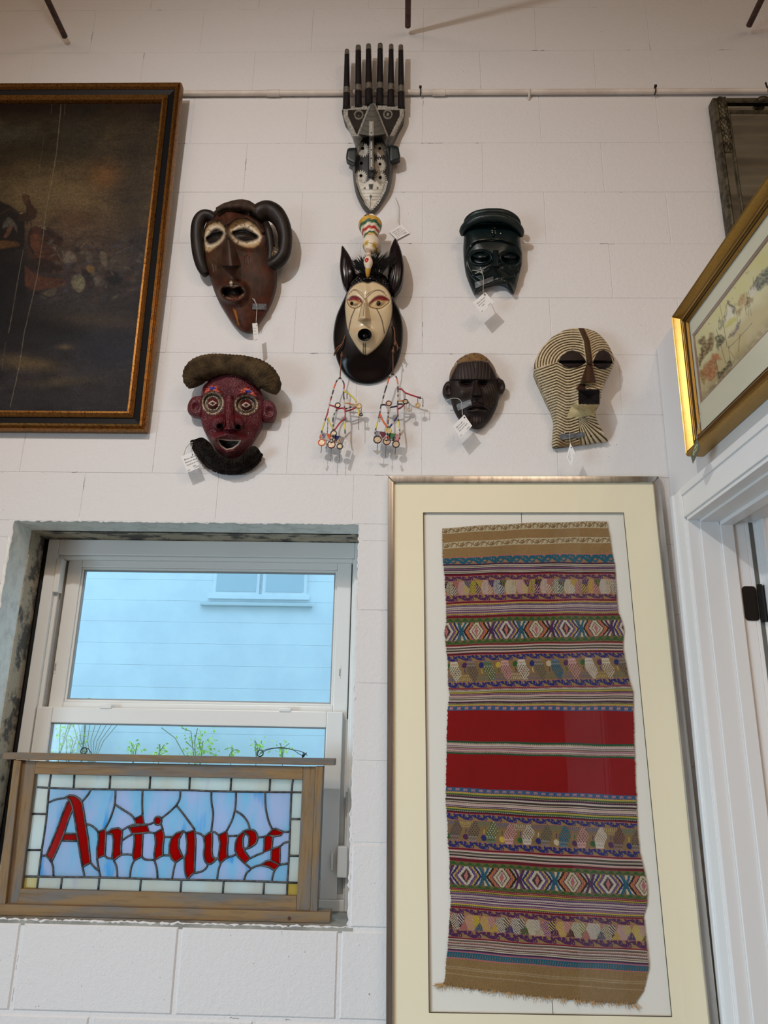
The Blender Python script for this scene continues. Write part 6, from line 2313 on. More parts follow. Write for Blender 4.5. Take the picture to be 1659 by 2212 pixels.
m_eb2 = M('ebony_ears', attr=True, rough=.26, spec=.3)
shell('ear', [e_(*p) for p in ((435, 392), (482, 440), (530, 515), (570, 600), (602, 700), (585, 770), (540, 850), (500, 935), (470, 900), (438, 825), (416, 720), (409, 620), (420, 500))],
      f_leaf([e_(450, 430), e_(488, 520), (e_(495, 0)[0], e_(0, 700)[1]), e_(500, 900)]), m_eb2, k3, r0=.055, top=.015, m=.020, na=110, nr=30, back=.03, center=e_(500, 680))
shell('ear', [e_(*p) for p in ((1070, 302), (1112, 370), (1150, 480), (1176, 620), (1170, 760), (1140, 880), (1092, 950), (1050, 975), (1015, 900), (980, 770), (978, 640), (990, 520), (1020, 400))],
      f_leaf([e_(1075, 330), e_(1085, 500), e_(1070, 720), e_(1035, 930)]), m_eb2, k3, r0=.055, top=.015, m=.022, na=120, nr=30, back=.03, center=e_(1078, 660))
# the hornbill: fanned tail, round body, neck, head and beak
m_bird = M('painted_bird_wood', attr=True, rough=.4, spec=.4)


def bird_part(name, path, rad, colf, seg=20, n=8):
    q_ = spline(np.array(path, float), n)
    r_ = spline(np.array(rad, float)[:, None], n)[:, 0]
    pts = PW(q_[:, 0], q_[:, 1], q_[:, 2])
    mb_ = MB().tube(pts, [max(3e-4, x) for x in r_], seg)
    cols = []
    for i in range(len(q_)):
        for k in range(seg):
            cols.append(colf(i / (len(q_) - 1), k / seg))
    return mb_.build(name, m_bird, k3, smooth=True, col=np.array(cols))


BW_, BR_, BY_, BG_ = LC((224, 208, 184)), LC((176, 40, 34)), LC((206, 160, 62)), LC((40, 92, 66))


def tail_col(t, a):
    z_ = (a * 20) % 1
    seq = [BW_, BY_, BG_, BW_, BR_, BW_, BG_, BY_, BY_, BR_, BW_]
    k = min(10, int((t + .03 * (z_ > .5)) * 11))
    return seq[k] if (z_ > .18 or k in (0, 10)) else seq[k] * .8


bird_part('bird_tail', [ed(785, 315, .085), ed(780, 285, .080), ed(775, 220, .072), ed(773, 150, .064), ed(773, 140, .063)], [.018, .022, .030, .0385, .033], tail_col, 28)
bird_part('bird_body', [ed(790, 300, .082), ed(785, 330, .090), ed(778, 385, .100), ed(765, 430, .106), ed(752, 455, .110)], [.010, .023, .0265, .020, .011],
          lambda t, a: BG_ if abs(t - .72) < .03 else (BY_ if .62 < t < .82 and (a * 14) % 1 > .35 else (BR_ if abs(t - .25) < .04 and (a * 6) % 1 < .5 else BW_)))
bird_part('bird_neck', [ed(748, 440, .108), ed(752, 480, .116), ed(752, 520, .122), ed(750, 555, .128)], [.0105, .0085, .0082, .010], lambda t, a: BW_ if (t * 11) % 1 > .4 else LC((120, 60, 44)), 14)
hdm = bird_part('bird_head', [ed(748, 535, .126), ed(748, 560, .132), ed(749, 600, .134), ed(748, 650, .132), ed(746, 665, .130)], [.005, .0122, .0142, .0098, .0075], lambda t, a: BW_, 18)
bird_part('bird_beak', [ed(746, 645, .131), ed(745, 690, .128), ed(742, 740, .122), ed(740, 780, .116)], [.0090, .0084, .0058, .0014], lambda t, a: LC((188, 144, 50)) if t < .8 else LC((120, 90, 34)), 14)
c_ = P(*e_(737, 566), .145)
MB().ball(c_, .0078, 12, 8, (1, .5, 1.1)).build('bird_eye', M('red_bird_eye', (186, 24, 26), .25), k3, smooth=True)
MB().tube([P(*e_(860, 340), .085), P(*e_(858, 400), .085), P(*e_(866, 500), .078)], [.008, .012, .007], 10).build('bird_wing', m_bird, k3, smooth=True, col=np.tile(LC((206, 192, 170)), (30, 1)))
# crest of black bristles
m_hair = M('black_bristle', (14, 12, 12), .4, spec=.4)
r = np.random.default_rng(3)
hb = MB()
for k in range(360):
    a = r.uniform(-1.15, 1.05)
    bx, by = 790 + 150 * math.sin(a * .9) + r.normal(0, 14), 690 - 24 * math.cos(a) + r.normal(0, 22)
    L_ = r.uniform(90, 200) * (1.05 if a > 0 else .8)
    tx, ty = bx + L_ * math.sin(a * .95) + (30 if a > .3 else 0), by - L_ * math.cos(a * .75)
    mx_, my_ = (bx + tx) / 2 - 12, (by + ty) / 2 - 12
    hb.tube([P(*e_(bx, by), .094), P(*e_(mx_, my_), .102), P(*e_(tx, ty), .094)], [.0011, .0010, .0003], 4, cap=False)
hbo = hb.build('bristle_crest', m_hair, k3)
hbo['kind'] = 'stuff'
# cords threaded through the cape
m_cord = M('brown_leather_cord', (122, 80, 50), .8, var=(92, 56, 36), vscale=(300, 300, 300))
for pth in ([ed(475, 1460, .055), ed(440, 1560, .056), ed(385, 1640, .05), ed(345, 1690, .04)], [ed(440, 1560, .056), ed(380, 1610, .055), ed(352, 1660, .05), ed(340, 1705, .04)], [ed(436, 1660, .06), ed(428, 1720, .062), ed(420, 1850, .055), ed(413, 1970, .045)],
            [ed(1035, 1350, .06), ed(1062, 1400, .062), ed(1068, 1520, .062), ed(1080, 1580, .062), ed(1128, 1618, .056)], [ed(1068, 1520, .062), ed(1100, 1590, .062), ed(1096, 1640, .06)], [ed(1050, 1600, .064), ed(1044, 1680, .064), ed(1046, 1800, .058), ed(1044, 1930, .046)]):
    ptube('cord', pth, .0018, m_cord, k3, 6)
for (x, y, d_) in ((432, 1700, .066), (1046, 1650, .068), (1072, 1560, .066)):
    MB().ball(P(*e_(x, y), d_), .0042, 8, 6, (1, .8, 1.6)).build('cord_knot', m_cord, k3, smooth=True)

# ---------------------------------------------------------------- forked metal-clad mask
fk = lambda x, y: (680 + x / 5.265, 70 + y / 5.265)
fd = lambda x, y, d: (680 + x / 5.265, 70 + y / 5.265, d)
k4 = thing('forked_mask', 'tall black mask with six upright prongs and silver plates', 'mask', P(*fk(650, 1700), 0))
m_clad = M('tin_clad_wood', attr=True, rough=.36, spec=.4, bump=.5, bscale=420, bdist=.0012)
ol = [fk(*p) for p in ((322, 850), (500, 832), (660, 806), (800, 816), (1000, 842), (1021, 880), (1022, 968), (960, 1090), (892, 1240), (872, 1300), (888, 1500), (885, 1650), (850, 1800), (780, 1930), (700, 2040), (640, 2074), (590, 2050),
                       (530, 1980), (470, 1850), (440, 1700), (430, 1540), (450, 1400), (460, 1290), (430, 1180), (380, 1060), (322, 970))]
eyesF = [(545, 1320), (528, 1490), (525, 1632), (738, 1320), (742, 1500), (745, 1652)]


def f_fork(u, v, s, d):
    X, Y = (u - 680) * 5.265, (v - 70) * 5.265
    # vaulted brow that narrows to the top
    t = np.clip((Y - 815) / (1190 - 815), 0, 1)
    hw = 25 + 150 * t
    arch = np.clip(1 - ((X - 655) / hw) ** 2, 0, 1) ** .5
    vault = np.where(Y < 1260, arch * (.016 + .034 * t), 0) * (1 - sm(Y + .0011 * (X - 655) ** 2, 1172, 1190))
    flat = sm(Y, 1080, 1250)
    d = d * (.55 + .45 * flat) + .012 * (1 - flat)
    d = d + vault
    # dished face plane below the brow with a raised rim
    oval = ell(X, Y, 655, 1560, 205, 440)
    d = d - .022 * (1 - sm(oval, .80, 1.0)) * sm(Y, 1170, 1200)
    tn = np.clip((Y - 1180) / 400, 0, 1)
    nose = np.clip(1.4 - np.abs(X - 645) / 24, 0, 1) * (Y > 1010) * (1 - sm(Y, 1545, 1575))
    d = d + nose * (.010 + .026 * sm(Y, 1150, 1230))
    d = d + .020 * np.clip(1.3 - np.abs(X - 650) / 34, 0, 1) * (Y > 1400) * (1 - sm(Y, 1630, 1665))
    for (x, y) in eyesF:
        d = d - .010 * (1 - sm(np.hypot(X - x, Y - y), 10, 20))
    n = vnoise(u * 1.1, v * 1.1, 71)
    nf = fbm(u / 5, v / 5, 72, 3)
    c = np.zeros(u.shape + (3,)) + LC((46, 46, 46))
    sil, dim = LC((196, 190, 178)), LC((120, 116, 106))
    c = blend(c, (Y > 1150) * (oval > .98) * 1.0, LC((74, 72, 66)) * (.6 + .7 * np.abs(np.sin(oval * 40 + nf * 4)))[..., None])
    tri = (Y < 1180)
    c = blend(c, tri * 1.0, LC((40, 35, 32)))
    vz = arch > .02
    c = blend(c, (vz & (Y < 1195)) * 1.0, LC((86, 84, 78)) * (.65 + .6 * (np.abs((Y + .0012 * (X - 655) ** 2 + 40 * np.abs(X - 655) / 200) % 62 - 31) > 4))[..., None])
    zz = np.abs((X * .8 + Y) % 18 - 9) * .8 - 5
    top_b = np.abs(Y - (852 + np.abs(X - 655) * .02)) < 24 + zz * .5
    l_b = seg_dist(X, Y, [(350, 880), (352, 960), (470, 1210)]) < 26 + zz
    r_b = seg_dist(X, Y, [(990, 880), (992, 950), (860, 1220)]) < 26 + zz
    v_b = (np.abs(np.abs(X - 655) - hw) < 10 + zz * .5) & (Y < 1185)
    c = blend(c, (top_b & tri & ~((np.abs(X - 655) < 60))) | (l_b | r_b | v_b) & tri, sil * (.2 + .85 * n)[..., None])
    for (x, y) in ((500, 935), (832, 930)):
        rr_ = np.hypot(X - x, Y - y)
        c = blend(c, (np.abs(rr_ - 46) < 8) | (rr_ < 18) & (x > 600), dim)
        d = d + .003 * np.exp(-((rr_ - 46) / 8) ** 2) + .004 * np.exp(-(rr_ / 16) ** 2)
    inside = (oval < .97) & (Y > 1190)
    for i, (x, y) in enumerate(eyesF):
        an = np.arctan2(Y - y - 15, X - x)
        rr_ = np.hypot((X - x) * 1.05, (Y - y - 15) * .9)
        pl_ = rr_ < 68 + 7 * np.sign(np.sin(an * 18))
        if i != 1:
            c = blend(c, (pl_ & inside) * 1.0, sil * (.4 + .75 * nf)[..., None])
        c = blend(c, 1 - sm(np.hypot(X - x, Y - y), 11, 19), LC((10, 10, 12)))
    pm = [(495, 1700), (560, 1720), (610, 1690), (640, 1660), (690, 1700), (740, 1725), (790, 1720), (770, 1800), (720, 1900), (650, 2005), (600, 1950), (540, 1850)]
    mp = poly_soft(X, Y, pm, 8)
    c = blend(c, mp, LC((214, 208, 194)) * (.75 + .35 * nf)[..., None])
    te_ = seg_dist(X, Y, [(480, 1690), (530, 1830), (590, 1950), (645, 2015), (720, 1930), (790, 1800), (815, 1700)])
    c = blend(c, (te_ < 15) & (np.sin((X * .4 + Y) * .42) > -.1), LC((222, 216, 204)))
    for yl_ in (1790, 1830, 1870, 1905):
        c = blend(c, (np.abs(Y - yl_) < 4) * mp * .6, LC((90, 86, 80)))
    for pl in ([(612, 1725), (665, 1725), (658, 1785), (618, 1785)], [(548, 1772), (578, 1755), (578, 1788)], [(730, 1770), (705, 1755), (705, 1786)], [(618, 1855), (655, 1855), (636, 1905)]):
        c = blend(c, poly_soft(X, Y, pl, 4), LC((16, 16, 16)))
    c = blend(c, (np.abs(X - 634) < 4) * (Y > 1840) * (Y < 1990) * .8, LC((40, 38, 36)))
    c = blend(c, (nose > .25) * 1.0, LC((170, 166, 156)))
    for y in (1140, 1220, 1336, 1432, 1540):
        c = blend(c, 1 - sm(np.hypot(X - 643, Y - y), 6, 11), LC((36, 34, 34)))
    return d, c


shell('face', ol, f_fork, m_clad, k4, top=.030, m=.040, na=440, nr=130, center=fk(655, 1420), fine=3, dome_p=3.0, p=1.6)
m_prong = M('black_prong', (20, 15, 17), .38, spec=.4, var=(28, 24, 26), vscale=(40, 40, 40), bump=.2, bscale=160, bdist=.001)
m_tin = M('tin_band', (150, 144, 132), .35, metal=.7, var=(112, 106, 96), vscale=(160, 160, 160), bump=.6, bscale=320, bdist=.001)
for (xb, yb_, xt, yt, wb_, wt_) in ((360, 860, 366, 205, 37, 23), (495, 840, 495, 162, 36, 28), (615, 822, 611, 146, 41, 26), (740, 818, 744, 140, 39, 26), (865, 832, 869, 148, 38, 23), (985, 858, 978, 156, 36, 24)):
    sc_ = .00186 / 1.0
    pb, ptp = np.array(fd(xb, yb_, .040)), np.array(fd(xt, yt, .058))
    n = 12
    q_ = np.array([pb + (ptp - pb) * i / (n - 1) for i in range(n)])
    rr_ = [(wb_ + (wt_ - wb_) * i / (n - 1)) / 5.265 * sc_ for i in range(n)]
    rr_[-1] *= .86
    pr_ = MB().tube(PW(q_[:, 0], q_[:, 1], q_[:, 2]), rr_, 14).build('prong', m_prong, k4, smooth=False)
    auto_smooth(pr_, 50)
    for (f0, f1, e) in ((.91, 1.0, 1.05), ((.235), .335, 1.07)):
        a, b = pb + (ptp - pb) * f0, pb + (ptp - pb) * f1
        w0, w1 = (wb_ + (wt_ - wb_) * f0) / 5.265 * sc_ * e, (wb_ + (wt_ - wb_) * f1) / 5.265 * sc_ * e
        q2 = np.array([a, b])
        auto_smooth(MB().tube(PW(q2[:, 0], q2[:, 1], q2[:, 2]), [w0, w1 * (.93 if f1 == 1.0 else 1)], 14).build('tin_band', m_tin, pr_), 50)
m_earblk = M('dark_teal_wood', (16, 30, 32), .4, spec=.4, var=(24, 40, 42), vscale=(50, 50, 50))


def f_block(u, v, s, d):
    return d, np.zeros(u.shape + (3,)) + LC((14, 30, 32))


m_earv = M('dark_teal_wood_ear', attr=True, rough=.38, spec=.45)
shell('ear', [fk(*p) for p in ((380, 1318), (450, 1312), (475, 1320), (470, 1490), (435, 1494), (370, 1460), (354, 1430), (362, 1360))], f_block, m_earv, k4, r0=.035, top=.012, m=.016, na=80, nr=16, back=.02, p=4, dome_p=6, fine=3)
shell('ear', [fk(*p) for p in ((850, 1292), (900, 1286), (950, 1302), (962, 1350), (974, 1420), (960, 1445), (910, 1466), (850, 1470))], f_block, m_earv, k4, r0=.035, top=.012, m=.016, na=80, nr=16, back=.02, p=4, dome_p=6, fine=3)

# ---------------------------------------------------------------- dark green mask with a rolled cap
q_ = lambda x, y: (960 + x / 7.541, 430 + y / 7.541)
qd = lambda x, y, d: (960 + x / 7.541, 430 + y / 7.541, d)
k5 = thing('green_mask', 'dark green jawless mask with a rolled cap brim', 'mask', P(*q_(780, 1400), 0))
m_green = M('dark_green_varnish', attr=True, rough=.32, spec=.3, bump=.25, bscale=160, bdist=.0012)
ol = [q_(*p) for p in ((330, 560), (400, 440), (600, 380), (790, 368), (1000, 390), (1150, 450), (1225, 560), (1235, 660), (1250, 800), (1270, 920), (1262, 1060), (1225, 1220), (1190, 1360), (1152, 1500), (1120, 1555), (1085, 1540), (1050, 1465),
                       (955, 1405), (830, 1400), (690, 1432), (585, 1490), (525, 1548), (482, 1556), (440, 1470), (390, 1350), (340, 1180), (320, 1020), (306, 850), (312, 700))]


def f_green(u, v, s, d):
    X, Y = (u - 960) * 7.541, (v - 430) * 7.541
    # face field sunk below the forehead; arched brow line
    browY = 655 + .00055 * (X - 760) ** 2
    fieldm = sm(Y - browY, -8, 24)
    d = d - .010 * fieldm * (1 - sm(ell(X, Y, 800, 1000, 480, 420), .85, 1.0))
    d = d + .007 * np.exp(-((X - 795) / 30) ** 4) * (Y > 385) * (Y < 595)
    for (x, y, rx, ry, ro) in ((590, 960, 175, 115, -.05), (1075, 965, 165, 110, .08)):
        r = ell(X, Y, x, y, rx, ry, ro)
        d = d + .005 * np.exp(-((r - 1) / .13) ** 2) - .012 * (1 - sm(r, .7, .95))
        d = d + .014 * np.clip(1 - ell(X, Y, x, y - 20, rx * .78, ry * .62, ro) ** 2, 0, 1) ** .5
        d = d - .010 * np.exp(-((Y - (y + 30 - .0016 * (X - x) ** 2)) / 16) ** 2) * (np.abs(X - x) < rx * .75)
    t = np.clip((Y - 850) / 240, 0, 1)
    d = d + (.012 + .020 * t) * np.clip(1 - ((X - 835) / (42 + 22 * t)) ** 2, 0, 1) ** .5 * (Y > 840) * (1 - sm(Y, 1080, 1125))
    for pl in ([(740, 1130), (640, 1190), (480, 1220)], [(970, 1130), (1060, 1200), (1180, 1230)], [(950, 1060), (1050, 1110)]):
        d = d + .005 * ridge(X, Y, pl, 26)
    lip = ridge(X, Y, [(500, 1520), (600, 1440), (720, 1370), (880, 1315), (1010, 1335), (1080, 1420), (1130, 1520)], 30)
    d = d + .006 * lip
    c = np.zeros(u.shape + (3,)) + LC((10, 24, 25))
    c = c * (.6 + .8 * fbm(u / 9, v / 12, 81, 4))[..., None]
    n = vnoise(u * 1.2, v * 1.2, 82)
    c = blend(c, ridge(X, Y, [(560, 668), (650, 655), (780, 672), (880, 650)], 6) * (n > .35) * .8, LC((150, 140, 110)))
    for (x, y) in ((775, 515), (780, 545), (825, 520), (830, 552), (822, 470), (915, 558), (428, 765)):
        c = blend(c, 1 - sm(np.hypot(X - x, Y - y), 5, 10), LC((190, 196, 186)))
    c = blend(c, ridge(X, Y, [(740, 1370), (860, 1315), (1020, 1330)], 5) * .4 * (n > .4), LC((120, 108, 76)))
    for (x, y) in ((435, 1350), (350, 1190), (465, 1450)):
        c = blend(c, 1 - sm(np.hypot(X - x, Y - y), 9, 15), LC((4, 5, 6)))
    return d, c


shell('face', ol, f_green, m_green, k5, top=.050, m=.048, na=400, nr=110, center=q_(790, 1000), fine=5)
m_cap = M('dark_green_cap', (10, 23, 24), .36, spec=.4, var=(18, 34, 33), vscale=(40, 40, 40), bump=.4, bscale=140, bdist=.0015)
ptube('cap_brim', [qd(300, 575, .040), qd(300, 510, .058), qd(370, 420, .080), qd(520, 340, .098), qd(680, 305, .106), qd(850, 303, .108), qd(1020, 340, .100), qd(1160, 425, .084), qd(1240, 520, .062), qd(1250, 600, .044)],
      [.008, .0115, .013, .0135, .0138, .0138, .0135, .013, .0115, .008], m_cap, k5, 16)
ptube('cap_top', [qd(335, 480, .050), qd(370, 350, .066), qd(480, 262, .084), qd(640, 222, .094), qd(790, 214, .096), qd(940, 222, .094), qd(1080, 268, .084), qd(1180, 350, .066), qd(1230, 470, .050)],
      [.006, .0098, .0112, .0118, .0118, .0118, .0112, .0098, .006], m_cap, k5, 14)
V, Fc = [], []       # crown closed towards the wall
arc = spline(np.array([(360, 400), (400, 330), (500, 262), (640, 225), (790, 216), (940, 226), (1070, 270), (1160, 345), (1200, 420)], float), 6)
for (x, y) in arc:
    for k, (d_, dy) in enumerate(((.090, 0), (.05, 6), (.002, 14))):
        V.append(P(*q_(x, y + dy * 4), d_)[:])
Fc = [(i * 3 + k, i * 3 + k + 1, (i + 1) * 3 + k + 1, (i + 1) * 3 + k) for i in range(len(arc) - 1) for k in range(2)]
obj('cap_crown', V, Fc, m_cap, k5, smooth=True)

# ---------------------------------------------------------------- small dark mask with a tan crown
w_ = lambda x, y: (930 + x / 8.295, 740 + y / 8.295)
k6 = thing('small_mask', 'small dark brown mask with grooved brow and pale tan crown', 'mask', P(*w_(800, 1400), 0))
m_brown2 = M('dark_oiled_wood', attr=True, rough=.5, spec=.3, bump=.3, bscale=(300, 300, 120), bdist=.001)
ol = [w_(*p) for p in ((330, 690), (345, 560), (380, 475), (430, 385), (475, 325), (560, 258), (680, 200), (800, 182), (900, 200), (1000, 262), (1080, 345), (1140, 435), (1180, 540), (1205, 650), (1228, 800), (1232, 950), (1205, 1100), (1155, 1230),
                       (1085, 1360), (1005, 1455), (920, 1530), (840, 1556), (745, 1540), (640, 1482), (520, 1390), (435, 1255), (382, 1100), (350, 950), (330, 800))]
crown = [(300, 700), (350, 640), (385, 560), (430, 470), (480, 375), (580, 345), (700, 335), (830, 325), (930, 325), (1040, 350), (1090, 420), (1150, 530), (1190, 620), (1260, 640), (1260, 100), (300, 100)]


def f_small(u, v, s, d):
    X, Y = (u - 930) * 8.295, (v - 740) * 8.295
    cr = poly_soft(X, Y, crown, 14)
    d = d - .006 * cr
    fore = (1 - cr) * (1 - sm(Y, 650, 690))
    gr = np.exp(-((((X + .10 * (Y - 500) * np.sign(X - 800)) % 64) - 32) / 6.5) ** 2)
    gm = (X > 440) * (X < 1080)
    d = d + .008 * fore - .0030 * gr * fore * gm
    # brow shelf and deep eyes
    d = d - .016 * (hump(X, Y, 640, 735, 170, 70) + hump(X, Y, 940, 735, 130, 70))
    t = np.clip((Y - 690) / 230, 0, 1)
    d = d + (.006 + .026 * t) * np.clip(1 - ((X - 828) / (38 + 50 * t)) ** 2, 0, 1) ** .6 * (Y > 680) * (1 - sm(Y, 930, 985))
    d = d + .008 * hump(X, Y, 560, 900, 170, 150) + .008 * hump(X, Y, 1060, 900, 150, 170)
    d = d + .010 * hump(X, Y, 830, 1160, 240, 120) + .007 * ridge(X, Y, [(680, 1190), (760, 1120), (840, 1095), (930, 1120), (1000, 1180)], 22) + .007 * ridge(X, Y, [(700, 1230), (830, 1225), (960, 1215)], 24)
    d = d - .008 * ridge(X, Y, [(670, 1200), (830, 1165), (1010, 1195)], 12)
    d = d + .008 * hump(X, Y, 830, 1440, 180, 120)
    lines_ = [[(930, 800), (990, 1000), (1050, 1200)], [(975, 770), (1040, 980), (1090, 1150)], [(1015, 750), (1080, 930), (1120, 1080)], [(1055, 735), (1110, 880), (1150, 1000)], [(900, 840), (940, 1000), (980, 1130)], [(1090, 720), (1150, 850)],
              [(720, 1310), (720, 1420)], [(770, 1300), (765, 1460)], [(820, 1300), (825, 1480)], [(880, 1310), (885, 1420)], [(940, 1310), (940, 1400)], [(845, 1000), (845, 1085)], [(770, 1010), (765, 1090)]]
    k = np.zeros(u.shape)
    for pl in lines_:
        k = np.maximum(k, ridge(X, Y, pl, 7))
    d = d - .003 * k
    c = np.zeros(u.shape + (3,)) + LC((31, 19, 17))
    c = blend(c, hump(X, Y, 520, 950, 230, 300) * .6, LC((46, 40, 30)))
    c = c * (.65 + .7 * fbm(u / 8, v / 16, 91, 4))[..., None]
    c = blend(c, gr * fore * gm * .5, LC((96, 78, 70)))
    c = blend(c, k * .45, LC((110, 86, 74)))
    c = blend(c, cr, LC((122, 92, 56)) * (.65 + .6 * fbm(u / 7, v / 7, 92, 3))[..., None])
    for (x, y) in ((545, 285), (620, 240), (780, 205), (490, 330), (700, 290), (910, 290), (1000, 310), (800, 330), (900, 335), (560, 360), (640, 350), (1050, 355)):
        c = blend(c, 1 - sm(np.hypot(X - x, Y - y), 9, 16), LC((24, 16, 12)))
    for pl in ([(660, 190), (675, 215)], [(430, 395), (410, 430)], [(460, 355), (455, 395)]):
        c = blend(c, ridge(X, Y, pl, 5), LC((226, 214, 196)))
    for (x, y) in ((640, 705), (935, 705)):
        c = blend(c, (1 - sm(ell(X, Y, x, y, 110, 26), .7, 1.1)) * .8, LC((8, 6, 6)))
    return d, c


shell('face', ol, f_small, m_brown2, k6, top=.045, m=.042, na=380, nr=110, center=w_(800, 860))


def f_ear2(cx, cy):
    def f(u, v, s, d):
        X, Y = (u - 930) * 8.295, (v - 740) * 8.295
        d = d - .008 * hump(X, Y, cx, cy, 70, 100)
        return d, tex(u, v, LC((38, 25, 22)), 95, .5, 5)
    return f


shell('ear', [w_(*p) for p in ((400, 720), (330, 690), (270, 720), (225, 800), (215, 880), (235, 945), (280, 985), (340, 985), (400, 980))], f_ear2(320, 840), m_brown2, k6, r0=.022, top=.014, m=.014, na=80, nr=20, back=.012)
shell('ear', [w_(*p) for p in ((1190, 640), (1250, 645), (1310, 690), (1338, 770), (1335, 840), (1300, 890), (1250, 905), (1195, 890))], f_ear2(1260, 780), m_brown2, k6, r0=.022, top=.014, m=.014, na=80, nr=20, back=.012)

# ---------------------------------------------------------------- striped mask
s_ = lambda x, y: (1120 + x / 6.506, 690 + y / 6.506)
k7 = thing('striped_mask', 'cream and brown striped mask with a black square mouth', 'mask', P(*s_(800, 1700), 0))
m_stripe = M('grooved_kaolin_wood', attr=True, rough=.75, spec=.2, bump=.4, bscale=420, bdist=.001)
ol = [s_(*p) for p in ((840, 120), (960, 130), (1080, 172), (1180, 252), (1270, 372), (1330, 500), (1346, 590), (1322, 680), (1272, 790), (1222, 880), (1186, 970), (1162, 1060), (1142, 1190), (1098, 1268), (1090, 1345), (1112, 1430), (1172, 1560),
                       (1250, 1690), (1250, 1718), (1190, 1728), (1050, 1745), (900, 1768), (700, 1792), (505, 1815), (466, 1770), (476, 1620), (485, 1450), (450, 1290), (380, 1130), (300, 930), (242, 790), (216, 690), (242, 560), (320, 410), (450, 270), (580, 182), (700, 136))]


def f_strip(u, v, s, d):
    X, Y = (u - 1120) * 6.506, (v - 690) * 6.506
    crest_x = np.interp(Y, [110, 300, 600, 900], [875, 960, 1000, 985])
    left = X < crest_x
    fA = ell(X, Y, 770, 640, 1.18, 1.0) / 34.0
    fB = ell(X, Y, 1185, 640, .95, 1.05) / 32.0
    eyeline = 600 + .32 * np.clip(560 - X, 0, 400) * .85
    fC = np.where(X < 540, (Y + .36 * (X - 540)), (Y - .50 * np.minimum(X - 540, 130) + .05 * np.clip(X - 670, 0, 60) + .35 * np.clip(X - 730, 0, 400))) / 40.0
    fD = (Y - .32 * (X - 1100)) / 38.0
    ph = np.where(left, np.where(Y < eyeline, fA, fC), np.where(Y < 610, fB, fD))
    neck = (Y > 1380) & (X > 840)
    ang = np.arctan2(Y - 1360, X - 840)
    ph = np.where(neck & (ang < 1.5), ang * 6.5, ph)
    st = np.cos(ph * 2 * np.pi)
    plain_ = np.zeros(u.shape)
    # box mouth with side walls, jutting chin
    mx0, mx1, my0, my1 = 842, 1140, 1000, 1195
    box = np.clip(1 - np.maximum(np.abs(X - 990) - 148, 0) / 150, 0, 1) * np.clip(1 - np.maximum(np.abs(Y - 1098) - 98, 0) / 120, 0, 1)
    inbox = (X > mx0) & (X < mx1) & (Y > my0 - 20) & (Y < my1)
    t = np.clip((Y - 590) / 290, 0, 1)
    hw = 26 + 82 * t
    nose = np.clip(1.25 - np.abs(X - (998 - 18 * t)) / hw, 0, 1) * (Y > 560) * (1 - sm(Y, 872, 930))
    d = d + .016 * np.exp(-((X - crest_x) / 46) ** 4) * (Y < 620) + (.014 + .036 * t) * nose
    d = d + .055 * sm(box, .25, 1.0)
    mouth = np.maximum(np.abs(X - 990) / 145, np.abs(Y - 1095) / 95)
    d = d - .020 * np.clip(1 - mouth, 0, 1) * inbox
    chin = hump(X, Y, 900, 1300, 230, 110)
    d = d + .012 * chin
    for (x, y, rx, ry) in ((752, 585, 190, 120), (1186, 590, 138, 125)):
        r = ell(X, Y, x, y, rx, ry)
        d = d + .016 * np.clip(1 - ell(X, Y, x, y - 20, rx, ry * 1.0) ** 2, 0, 1) ** .5
        d = d - .016 * np.exp(-((Y - 600) / 15) ** 2) * (np.abs(X - x) < rx * .95)
    eyeL = poly_soft(X, Y, [(560, 595), (600, 520), (680, 450), (760, 430), (850, 460), (910, 520), (955, 600), (900, 640), (830, 675), (720, 685), (640, 660)], 5)
    eyeR = poly_soft(X, Y, [(1045, 605), (1075, 520), (1130, 440), (1200, 425), (1270, 460), (1310, 540), (1318, 600), (1290, 660), (1220, 700), (1130, 700), (1070, 660)], 5)
    sid = poly_soft(X, Y, [(680, 1370), (740, 1220), (842, 1150), (870, 1195), (1140, 1195), (1095, 1270), (1070, 1340), (850, 1380)], 8)
    nosem = np.clip(nose * 3, 0, 1)
    pl_ = np.clip(eyeL + eyeR + sid + inbox * 1.0 + nosem + (np.abs(X - crest_x) < 46) * (Y < 620), 0, 1)
    d = d + .0026 * st * (1 - pl_)
    n = fbm(u / 3, v / 3, 101, 3)
    crm, brn = LC((206, 188, 154)), LC((78, 58, 36))
    c = blend(np.zeros(u.shape + (3,)) + brn, sm(st + .5 * (n - .5), -.75, -.1), crm * (.8 + .4 * n)[..., None])
    base_ = sm(Y, 1640, 1760) * (X < 900) * (X > 560)
    c = blend(c, base_ * .8, LC((150, 118, 78)) * (.6 + .7 * n)[..., None])
    c = blend(c, (sm(Y + (X - 500) * .085, 1790, 1812)) * .9, LC((58, 38, 24)))
    c = blend(c, sid, LC((196, 178, 132)) * (.75 + .45 * n)[..., None])
    c = blend(c, (np.abs(X - crest_x) < 44) * (Y < 620) * 1.0, LC((70, 48, 28)) * (.6 + .8 * n)[..., None])
    c = blend(c, np.exp(-((np.abs(X - crest_x) - 52) / 9) ** 2) * (Y < 600) * .8, crm)
    c = blend(c, nosem * (Y < 890), LC((62, 38, 22)) * (.6 + .8 * n)[..., None])
    zg = np.abs(((Y - np.abs(X - 1010) * 1.1) % 42) - 21) < 3
    c = blend(c, nosem * zg * (X > 960) * (Y < 890) * .5, LC((150, 112, 78)))
    ns = nosem * (Y >= 890)
    c = blend(c, ns, LC((186, 162, 118)))
    c = blend(c, poly_soft(X, Y, [(800, 970), (870, 900), (940, 900), (945, 985), (830, 1000)], 6), LC((60, 34, 22)))
    c = blend(c, inbox * 1.0, LC((22, 18, 18)))
